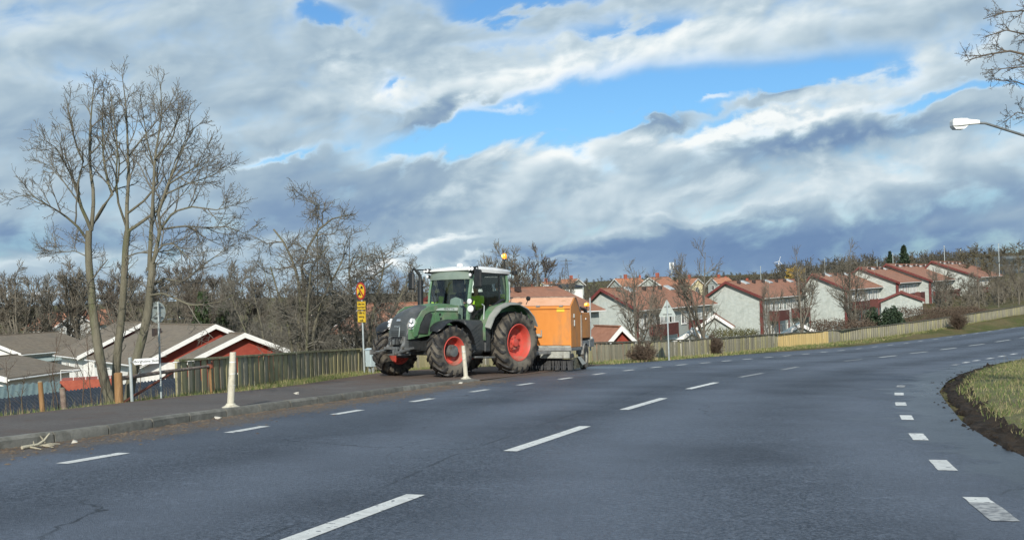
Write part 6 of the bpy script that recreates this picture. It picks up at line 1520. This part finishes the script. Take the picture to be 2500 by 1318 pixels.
plank_run(F2, o1, sN0, sN1, HF + .02, ['newwood'], name='fresh_plank')
joined_planks('farthest_planks', sN1, sE, ['fence2', 'fence2', 'fence'])
rail_run(F2, o1, s_mid + .2, sE, HF + .03, M['capwood'], 'cap_rail', w=.14, t=.055, step=4.0)

# bollards -------------------------------------------------------------------
def bollard(label, x, y, z, h, lean):
    T = thing('bollard', label, 'bollard', (x, y, z), 0, 'white plastic bollards on the kerb')
    b = MB(); b.lathe([(0, 0), (.135, .0), (.14, .012), (.10, .03), (.075, .05), (.07, .07)], 24, axis=2); b.build('base', M['bollard'], T, smooth=50)
    s = MB(); n = 9; rings = []
    for i in range(n + 1):
        t = i / n; r = .057 - .008 * t + (.004 if i in (3, 6) else 0); rings.append([(lean * h * t + r * math.cos(a), r * math.sin(a), .05 + (h - .05) * t) for a in np.linspace(0, 2 * math.pi, 18, endpoint=False)])
    s.loft(rings); s.build('post', M['bollard'], T, smooth=50)
    for k, zz in enumerate((.34, .52, .70)):
        c = MB(); c.lathe([(.0565 - .009 * zz, 0), (.0585 - .009 * zz, .004), (.0585 - .009 * zz, .012), (.0565 - .009 * zz, .016)], 20, c=(lean * h * zz / .86, 0, zz * h / .86), axis=2); c.build('reflective_band', M['signwhite'], T, smooth=50)
g = (-4.50, 18.02); bollard('larger white plastic bollard on the kerb, leaning slightly right', g[0], g[1], hz(*g) + lift_path(g[0], g[1]) + .01, .87, .075)
g = (-1.26, 29.3); bollard('smaller white plastic bollard in front of the tractor wheel', g[0], g[1], hz(*g) + lift_path(g[0], g[1]) + .02, .85, -.05)

# signs ----------------------------------------------------------------------
def disc(mb, r, y0, y1, cz, n=32):
    mb.prism([(r * math.cos(a), cz + r * math.sin(a)) for a in np.linspace(0, 2 * math.pi, n, endpoint=False)], 1, y0, y1); return mb
RXZ = Matrix(((1, 0, 0), (0, 0, -1), (0, 1, 0)))       # text upright, facing -y
def yellow_sign():
    x, y = -4.72, 35.6; z = gz1(x, y); T = thing('road_sign', 'round yellow and red prohibition sign with two yellow text plates on a pole', 'road sign', (x, y, z), math.radians(-51))
    p = MB(); p.tube([(0, .035, -.2), (0, .035, 2.75)], .028, 12); p.build('pole', M['steel_lt'], T, smooth=40)
    zc = 2.50; d = MB(); disc(d, .275, .0, .012, zc); so = d.build('sign_disc', M['signred'], T, smooth=30)
    d = MB(); disc(d, .215, -.004, 0, zc); d.build('yellow_field', M['yellow'], so, smooth=30)
    c = MB(); c.box((.075, -.007, zc + .10), (.13, .004, .045)); c.box((.075, -.007, zc + .135), (.09, .004, .04)); c.box((.03, -.007, zc + .072), (.03, .004, .03)); c.box((.12, -.007, zc + .072), (.03, .004, .03)); c.build('car_symbol', M['signblack'], so)
    c = MB(); disc(c, .035, -.009, -.005, 0, 14); disc(c, .035, -.009, -.005, 0, 14)
    c.v = [(vx - .13 if i < 28 else vx - .02, vy, vz + zc - .115) for i, (vx, vy, vz) in enumerate(c.v)]
    c.add(*_bar((-.13, -.007, zc - .09), (-.01, -.007, zc - .08), .05, .004)); c.add(*_bar((-.09, -.007, zc - .06), (-.07, -.007, zc + .0), .04, .004)); c.add(*_bar((-.03, -.007, zc - .09), (-.04, -.007, zc - .03), .02, .004)); c.build('motorcycle_symbol', M['signblack'], so)
    b = MB(); a = math.radians(45); b.add([(-.17, -.011, zc + .13), (-.13, -.011, zc + .17), (.17, -.011, zc - .13), (.13, -.011, zc - .17), (-.17, -.006, zc + .13), (-.13, -.006, zc + .17), (.17, -.006, zc - .13), (.13, -.006, zc - .17)], [(0, 1, 2, 3), (4, 7, 6, 5), (0, 3, 7, 4), (1, 5, 6, 2), (0, 4, 5, 1), (3, 2, 6, 7)]); b.build('diagonal_bar', M['signred'], so)
    for nm, w, h, z0, lines, sz in (('upper_plate', .50, .27, 2.045, ('Gäller även', 'moped klass II'), .088), ('lower_plate', .48, .36, 1.70, ('Gäller ej', 'behörig', 'trafik'), .105)):
        q = MB(); q.box((0, .006, z0), (w, .012, h)); po = q.build(nm, M['yellow'], T, bevel=.004)
        e = MB()
        for dz in (-1, 1): e.box((0, -.002, z0 + dz * (h / 2 - .012)), (w - .03, .004, .008))
        for dx in (-1, 1): e.box((dx * (w / 2 - .012), -.002, z0), (.008, .004, h - .03))
        e.build('plate_border', M['signblack'], po)
        for i, t in enumerate(lines): text(t, sz, M['signblack'], po, (0, -.0015, z0 + (len(lines) / 2 - .5 - i) * sz * 1.12), RXZ, bold=.0015)
yellow_sign()
def cabinet():
    x, y = -4.42, 35.2; z = gz1(x, y); T = thing('utility_cabinet', 'small pale blue cable cabinet beside the yellow sign pole', 'cabinet', (x, y, z), math.radians(-42))
    b = MB(); b.box((0, 0, .42), (.26, .24, .52)); b.build('box', M['cabinet'], T, bevel=.008)
    r = MB(); r.prism([(-.15, .68), (0, .73), (.15, .68)], 0, -.16, .16); r.build('lid', M['cabinet'], T)
    l = MB(); l.box((-.08, 0, .08), (.05, .05, .26)); l.build('leg', M['steel_lt'], T); l = MB(); l.box((.08, 0, .08), (.05, .05, .26)); l.build('leg', M['steel_lt'], T)
    h = MB(); h.box((.08, -.106, .45), (.02, .015, .08)); h.build('door_handle', M['steel'], T)
cabinet()
def round_sign():
    g = G(391, 975); T = thing('road_sign', 'grey back of a round sign on a tall thin pole beside the maples', 'road sign', (g[0], g[1], gz1(g[0], g[1])), math.radians(180 + 60))
    H = 1.86; T.rotation_euler = (math.radians(0), math.radians(0), math.radians(240))
    p = MB(); p.tube([(0, .03, -.2), (0, .03, H)], .020, 12); p.build('pole', M['steel_lt'], T, smooth=40)
    d = MB(); disc(d, .205, 0, .010, H - .19); so = d.build('sign_disc', M['signback'], T, smooth=30)
    for dz in (-.10, .10): b = MB(); b.box((0, .022, H - .19 + dz), (.22, .025, .022)); b.build('bracket', M['steel'], so)
    q = MB(); disc(q, .19, -.003, 0, H - .19); q.build('sign_face', M['signwhite'], so, smooth=30)
    return g
round_sign()
def name_sign():
    g = G(323, 985); x, y = g[0], g[1]; z = gz1(x, y); T = thing('direction_sign', 'white arrow shaped direction board pointing left on a low grey post', 'direction sign', (x, y, z), math.radians(6))
    p = MB(); p.tube([(0, 0, -.2), (-.012, 0, .80)], .030, 12); p.lathe([(.034, 0), (.034, .03), (0, .045)], 12, c=(-.012, 0, .80), axis=2); p.build('post', M['steel_lt'], T, smooth=40)
    zc = .755; L = .50; b = MB(); b.prism([(.04, zc), (.075, zc - .052), (L, zc - .040), (L, zc + .064), (.075, zc + .052)], 1, -.045, -.033); bo = b.build('board', M['signwhite'], T)
    e = MB(); e.box((L + .008, -.039, zc + .012), (.012, .016, .115)); e.build('board_end', M['signblack'], bo)
    text('Borgholms Slott', .066, M['signblack'], bo, (.285, -.0455, zc + .004), RXZ @ Matrix.Rotation(.016, 3, 'Z'), bold=.001, extrude=.0008)
    k = MB(); k.box((.03, -.030, zc), (.06, .03, .04)); k.build('bracket', M['steel'], T)
name_sign()
def triangle_sign():
    g = G(1633, 879); T = thing('road_sign', 'grey back of a triangular sign on a pale pole by the long fence', 'road sign', (g[0], g[1], gz1(g[0], g[1])), math.radians(4))
    H = 2.42; p = MB(); p.tube([(0, -.03, -.2), (0, -.03, H - .06)], .030, 12); p.build('pole', M['steel_lt'], T, smooth=40)
    tri = [(-.36, H - .70), (.36, H - .70), (0, H)]; rp = []
    for i in range(3):
        a, b, c = [np.array(tri[(i + k) % 3]) for k in (-1, 0, 1)]; d1 = (a - b) / np.linalg.norm(a - b); d2 = (c - b) / np.linalg.norm(c - b)
        rp += [tuple(b + d1 * .075), tuple(b + (d1 + d2) * .022), tuple(b + d2 * .075)]
    q = MB(); q.prism(rp, 1, 0, .012); so = q.build('sign_plate', M['signback'], T)
    for z in (H - .60, H - .30): b = MB(); b.box((0, -.022, z), (.36 if z < H - .5 else .22, .022, .025)); b.build('bracket', M['steel'], so)
triangle_sign()
# barrier and posts -----------------------------------------------------------
def barrier():
    a = G(291, 987); b = G(514, 960); o = (a[0], a[1], gz1(a[0], a[1])); T = thing('barrier', 'rusty brown swing pole barrier with a diagonal brace across the path opening', 'barrier', o)
    k = np.array([b[0] - a[0], b[1] - a[1], gz1(b[0], b[1]) - o[2]])
    p = MB(); p.tube([(0, 0, -.25), (0, 0, .56)], .075, 14); p.tube([(0, 0, .56), (0, 0, .575)], [.075, .05], 14); p.build('post', M['orangewood'], T, smooth=40)
    h1 = np.array([0, 0, .46]); h2 = k * .98 + np.array([0, 0, .565]); r = MB(); r.tube([tuple(h1), tuple(h1 * .5 + h2 * .5 + np.array([0, 0, .012])), tuple(h2)], [.042, .036, .03], 10); r.build('bar', M['pole_brown'], T, smooth=40)
    r = MB(); r.tube([(.05, 0, .02), tuple(k * .56 + np.array([0, 0, .50]))], .026, 8); r.build('brace', M['rust'], T, smooth=40)
    c = MB(); c.box(tuple(k + np.array([0, 0, .565])), (.10, .08, .10)); c.box(tuple(k + np.array([.05, 0, .60])), (.03, .05, .16)); c.build('latch', M['rust'], T, bevel=.01)
    e = MB(); e.tube([tuple(k + np.array([.02, 0, -.1])), tuple(k + np.array([.0, 0, .56]))], [.026, .032], 8); e.build('end_post', M['orangewood'], T, smooth=40)
barrier()
def wood_post(label, u, v, h, r, mat='orangewood'):
    g = G(u, v); T = thing('wooden_post', label, 'post', (g[0], g[1], gz1(g[0], g[1]))); p = MB(); p.tube([(0, 0, -.2), (-.02, 0, h * .6), (-.03, 0, h)], [r, r * .95, r * .92], 12); p.build('shaft', M[mat], T, smooth=40)
    c = MB(); c.lathe([(r * .92, 0), (r * .8, .015), (0, .02)], 12, c=(-.03, 0, h), axis=2); c.build('cut_top', M['fence2'], T)
wood_post('short orange stained wooden post on the verge at the far left', 105, 1005, .49, .042)
wood_post('half rotten grey post among the weeds left of the maples', 158, 1000, .36, .05, 'pole_brown')
# street lamp at the right ------------------------------------------------------
def street_lamp():
    Y = 30.0; base = (15.6, 31.0); z = gz1(*base); T = thing('street_lamp', 'street lamp head on a sloping arm reaching in from the right edge', 'street lamp', (base[0], base[1], z)); o = np.array([base[0], base[1], z])
    hL, hR, jn = at(2322, 303, Y) - o, at(2391, 300, Y) - o, at(2500, 331, Y + .15) - o
    arm_end = at(2700, 385, 31) - o; arm_end[0] = 0; arm_end[1] = 0
    p = MB(); p.tube([(0, 0, -.2), (0, 0, 3.2), (0, 0, arm_end[2] - .2)], [.09, .07, .05], 12); p.build('post', M['lampmetal'], T, smooth=40)
    a = MB(); a.tube([tuple(arm_end - np.array([0, 0, .3])), tuple(arm_end * .8 + jn * .2 + np.array([0, 0, .02])), tuple(jn), tuple(hR + np.array([.16, 0, -.02])), tuple(hR - np.array([.1, 0, 0]))], [.05, .045, .036, .034, .034], 10); a.build('arm', M['lampmetal'], T, smooth=60)
    c = (hL + hR) / 2; L = np.linalg.norm(hR - hL)
    def ring(t, w, zt, zb): x = hL[0] + (hR[0] - hL[0]) * t; y = c[1]; zc = hL[2] + (hR[2] - hL[2]) * t; return [(x, y - w, zc + zb), (x, y - w * .85, zc + zt), (x, y + w * .85, zc + zt), (x, y + w, zc + zb)]
    h = MB(); h.loft([ring(0, .12, .05, -.07), ring(.03, .15, .12, -.075), ring(.30, .17, .125, -.07), ring(.55, .14, .12, -.055), ring(.60, .10, .10, -.045), ring(1.0, .065, .065, -.03)]); ho = h.build('lamp_head', M['lampwhite'], T, bevel=.012)
    b = MB(); b.loft([[(p_[0], p_[1], p_[2]) for p_ in r] for r in (ring(.02, .13, -.07, -.08), ring(.10, .12, -.075, -.15), ring(.40, .12, -.075, -.155), ring(.54, .11, -.06, -.08))]); b.build('lamp_bowl', M['lampglass'], ho, smooth=60)
street_lamp()
# broken branches by the kerb ----------------------------------------------------
def debris():
    g = G(85, 1086); o = np.array([g[0], g[1], hz(g[0], g[1])]); T = thing('broken_branch', 'broken pale branch with forked end lying against the kerb', 'branch', o)
    def P(u, v, h): q = G(u, max(v, 1093 - (u - 50) * .11) + 4); return (q[0] - o[0], q[1] - o[1], hz(q[0], q[1]) - o[2] + h)
    b = MB(); b.tube([P(54, 1087, .02), P(78, 1085, .03), P(92, 1083, .035), P(108, 1078, .075), P(122, 1074, .15)], [.022, .018, .016, .014, .008], 8); b.build('main_limb', M['twigpale'], T, smooth=50)
    for a in ([P(88, 1084, .03), P(105, 1087, .02), P(130, 1090, .015)], [P(95, 1082, .03), P(112, 1085, .02), P(132, 1088, .03)], [P(100, 1083, .02), P(120, 1082, .03), P(146, 1083, .02)], [P(110, 1078, .05), P(104, 1073, .10), P(99, 1068, .13)], [P(84, 1085, .03), P(82, 1081, .08)], [P(72, 1086, .02), P(85, 1091, .01), P(100, 1094, .01)]):
        q = MB(); q.tube(a, [.010] * (len(a) - 1) + [.005], 6); q.build('side_twig', M['twigpale'], T, smooth=50)
debris()
for lab, u, v, s in (('pale broken stone by the kerb foot', 183, 1081, .05), ('small pale stone on the dirt below the larger bollard', 532, 1022, .055), ('white litter scrap on the footpath', 727, 969, .06), ('small pale stone by the kerb nose in front of the tractor', 1124, 936, .05)):
    g = G(u, v); T = MB(); rs = np.random.RandomState(int(u)); V = rs.randn(10, 3); V /= np.linalg.norm(V, axis=1, keepdims=True); bm = bmesh.new(); [bm.verts.new(tuple(q * s * np.array([1.2, .9, .5]) * rs.uniform(.8, 1.2))) for q in V]; bmesh.ops.convex_hull(bm, input=bm.verts)
    me = bpy.data.meshes.new('stone'); bm.to_mesh(me); bm.free(); me.materials.append(M['stone']); so = obj('stone', me); so.location = (g[0], g[1], hz(g[0], g[1]) + (lift_path(g[0], g[1]) if u == 727 else 0) + s * .3); tag(so, lab, 'stone')

# grass, soil and litter -----------------------------------------------------------
def blades(name, label, P, hgt, w, mats, seed, lean=.5):
    rs = np.random.RandomState(seed); n = len(P); a = rs.rand(n) * 6.28; h = hgt * (.45 + .9 * rs.rand(n)); ww = w * (.6 + .8 * rs.rand(n)); ln = lean * h * rs.rand(n); b = rs.rand(n) * 6.28
    dx, dy = np.cos(a) * ww / 2, np.sin(a) * ww / 2; lx, ly = np.cos(b) * ln, np.sin(b) * ln; z = P[:, 2]
    V = np.stack([np.c_[P[:, 0] - dx, P[:, 1] - dy, z], np.c_[P[:, 0] + dx, P[:, 1] + dy, z], np.c_[P[:, 0] + dx * .7 + lx * .35, P[:, 1] + dy * .7 + ly * .35, z + h * .6], np.c_[P[:, 0] - dx * .7 + lx * .35, P[:, 1] - dy * .7 + ly * .35, z + h * .6], np.c_[P[:, 0] + lx, P[:, 1] + ly, z + h]], 1).reshape(-1, 3)
    i = np.arange(n)[:, None] * 5; q = i + np.array([[0, 1, 2, 3]]); t = i + np.array([[3, 2, 4]]); mi = rs.choice(len(mats), n, p=[.62, .38] if len(mats) == 2 else None)
    o = obj(name, np_mesh(name, V, q, [M[m] for m in mats], tris=t, midx=np.concatenate([mi, mi]))); kind(o, 'stuff'); o['label'] = label; o['category'] = 'grass'; return o
def scatter_between(A, Bl, n, rs, bias=None, clump=True):
    a, b = resample(A, 400), resample(Bl, 400); i = rs.randint(0, 400, n) if bias is None else np.clip((bias(rs.rand(n)) * 399).astype(int), 0, 399); t = rs.rand(n)[:, None]
    p = a[i] * (1 - t) + b[i] * t + rs.randn(n, 2) * .04
    if clump: k = np.sin(p[:, 0] * 2.3 + 1.3 * np.sin(p[:, 1] * 1.9)) * np.sin(p[:, 1] * 2.1 + np.sin(p[:, 0] * 2.7)); p = p[rs.rand(n) < .55 + .45 * k]
    return np.c_[p, gz(p[:, 0], p[:, 1]) - .05]
rg = np.random.RandomState(99)
VIN = PFAR[2:13]; VOUT = FL[2:9, :2] + 0
blades('verge_grass', 'short rough grass strip between the footpath and the fence', scatter_between(VIN, VOUT, 26000, rg), .10, .010, ['grass', 'drygrass'], 1)
BK_ = offset(FL[8:20, :2], 0.0); RIN = LEFT[16:28]
blades('roadside_grass', 'green grass strip between the road and the long fence', scatter_between(offset(RIN, .25), FL[9:20, :2], 30000, rg), .10, .020, ['grass', 'drygrass'], 2)
blades('bank_weeds', 'thin dry weeds on the edge below the maples', scatter_between(offset(FL[2:8, :2], -.15), offset(FL[2:8, :2], .5), 1300, rg, clump=False), .24, .004, ['litter', 'drygrass'], 4, lean=.4)
# raised sod of the inner verge with its ragged muddy edge
def sod_h(d): return .028 * sstep(-.05, .25, d) + .055 * sstep(.25, .7, d) + .12 * sstep(.5, 4, d) - .01
def sod():
    n, m = 420, 22; A = resample(MUD[1:15], n); tt = np.gradient(A, axis=0); tt /= np.hypot(tt[:, 0], tt[:, 1])[:, None]; nn = np.c_[tt[:, 1], -tt[:, 0]]
    rs = np.random.RandomState(4); j = rs.randn(n) ; j = np.convolve(j, np.ones(5) / 5, 'same') * .10 + np.convolve(rs.randn(n), np.ones(25) / 25, 'same') * .40
    V = []; d = np.concatenate([[0, .04, .09, .16, .25, .36, .5, .7, .95], np.linspace(1.3, 12, m - 9)])
    for k, dd in enumerate(d):
        jj = j * max(0, 1 - dd / 1.2); p = A + nn * (dd + jj)[:, None]; h = sod_h(dd)
        z = hz(p[:, 0], p[:, 1]) + h + rs.randn(n) * (.026 if 0 < k < 8 else .008); V.append(np.c_[p, z if k else z - .03])
    V = np.stack(V, 1); i = np.arange(n * m).reshape(n, m); q = np.stack([i[:-1, :-1], i[:-1, 1:], i[1:, 1:], i[1:, :-1]], -1)
    mi = np.zeros((n - 1, m - 1), int); mi[:, 6:] = 1
    gm = pm('verge turf', (.07, .085, .024), (.16, .145, .06), 1.6, .95, .8, 12, c3=(.10, .08, .045), s3=1.2)
    kind(obj('verge', np_mesh('verge', V.reshape(-1, 3), q.reshape(-1, 4), [M['soil'], gm], True, midx=mi.ravel())), 'structure')
    c = rs.randint(0, n, 900); dd = .12 - rs.exponential(.09, 1500)[:900]; P = A[c] + nn[c] * dd[:, None]; return P
SP = sod()
IN0 = offset(MUD[2:13], -.36); IN1 = offset(MUD[2:13], -6.5)
PI = scatter_between(IN0, IN1, 120000, rg, bias=lambda r: r ** .8); PI[:, 2] = hz(PI[:, 0], PI[:, 1]) + sod_h(-near_line(PI[:, 0], PI[:, 1], MUD)[0]) - .01
blades('inner_grass', 'tall green and straw coloured grass on the inner verge', PI, .085, .008, ['grass', 'drygrass'], 3, lean=1.5)
PS = PI[rg.choice(len(PI), 160, replace=False)]; blades('dry_stems', 'long dry straw stems lying in the inner verge grass', PS, .42, .009, ['drygrass', 'drygrass'], 8, lean=2.4)
def bits(name, label, P, size, mat, seed, flat=.35, cat='soil'):
    rs = np.random.RandomState(seed); n = len(P); s = size * (.4 + 1.2 * rs.rand(n)); base = np.array([(1, 0, 0), (-.5, .87, 0), (-.5, -.87, 0), (0, 0, 1)]); a = rs.rand(n) * 6.28; c, sn = np.cos(a), np.sin(a)
    V = np.zeros((n, 4, 3))
    for k in range(4): V[:, k, 0] = P[:, 0] + s * (base[k, 0] * c - base[k, 1] * sn); V[:, k, 1] = P[:, 1] + s * (base[k, 0] * sn + base[k, 1] * c); V[:, k, 2] = P[:, 2] + s * base[k, 2] * flat * 2
    i = np.arange(n)[:, None] * 4; t = np.concatenate([i + np.array([[0, 1, 3]]), i + np.array([[1, 2, 3]]), i + np.array([[2, 0, 3]])])
    o = obj(name, np_mesh(name, V.reshape(-1, 3), None, mat, tris=t)); kind(o, 'stuff'); o['label'] = label; o['category'] = cat
bits('soil_crumbs', 'dark soil crumbs strewn along the edge of the inner verge', np.c_[SP, hz(SP[:, 0], SP[:, 1]) + .002], .02, M['soil'], 5)
n = 2600; i = rg.randint(0, 500, n); kp = resample(KERB[3:], 500)[i]; ko = rg.exponential(.28, n); kt = np.gradient(resample(KERB[3:], 500), axis=0)[i]; kt /= np.hypot(kt[:, 0], kt[:, 1])[:, None]; LP = kp + np.c_[kt[:, 1], -kt[:, 0]] * (ko + .02)[:, None]
bits('leaf_litter', 'brown leaf litter and grit along the foot of the kerb', np.c_[LP, hz(LP[:, 0], LP[:, 1]) + .002], .022, M['litter'], 6, .2, 'litter')
# a few thin saplings on the bank by the maples
for i, (u, v, h) in enumerate(((30, 1008, 1.0), (60, 1010, .7), (135, 1002, .8), (150, 1000, 1.5), (205, 994, 1.2), (230, 990, 1.6), (248, 988, 1.1), (345, 978, 1.0))):
    g = G(u, v); rs = np.random.RandomState(60 + i); T = thing('sapling', ORD[i] + ' thin leafless sapling from the left on the bank beside the maples', 'sapling', (g[0] - .15, g[1] + .3, gz1(g[0] - .15, g[1] + .3) - .1), 0, 'thin saplings on the bank')
    geo = grow(rs, [([(0, 0, 0), (rs.randn() * .05, 0, h * .5), (rs.randn() * .1, 0, h)], .009, .003)], [dict(n=7, t0=.2, t1=1, ang=(35, 8), L=h * .32, r=.004, P=4, up=.1, wander=.1, sides=3, rmin=.0025, taper=.4), dict(n=4, t0=.2, t1=1, ang=(40, 8), L=h * .12, r=.003, P=3, up=.1, wander=.1, sides=3, rmin=.002, taper=.4)])
    tree_parts('sapling', geo, (M['bark5'], M['bark5']), T, ('stem', 'twigs'))
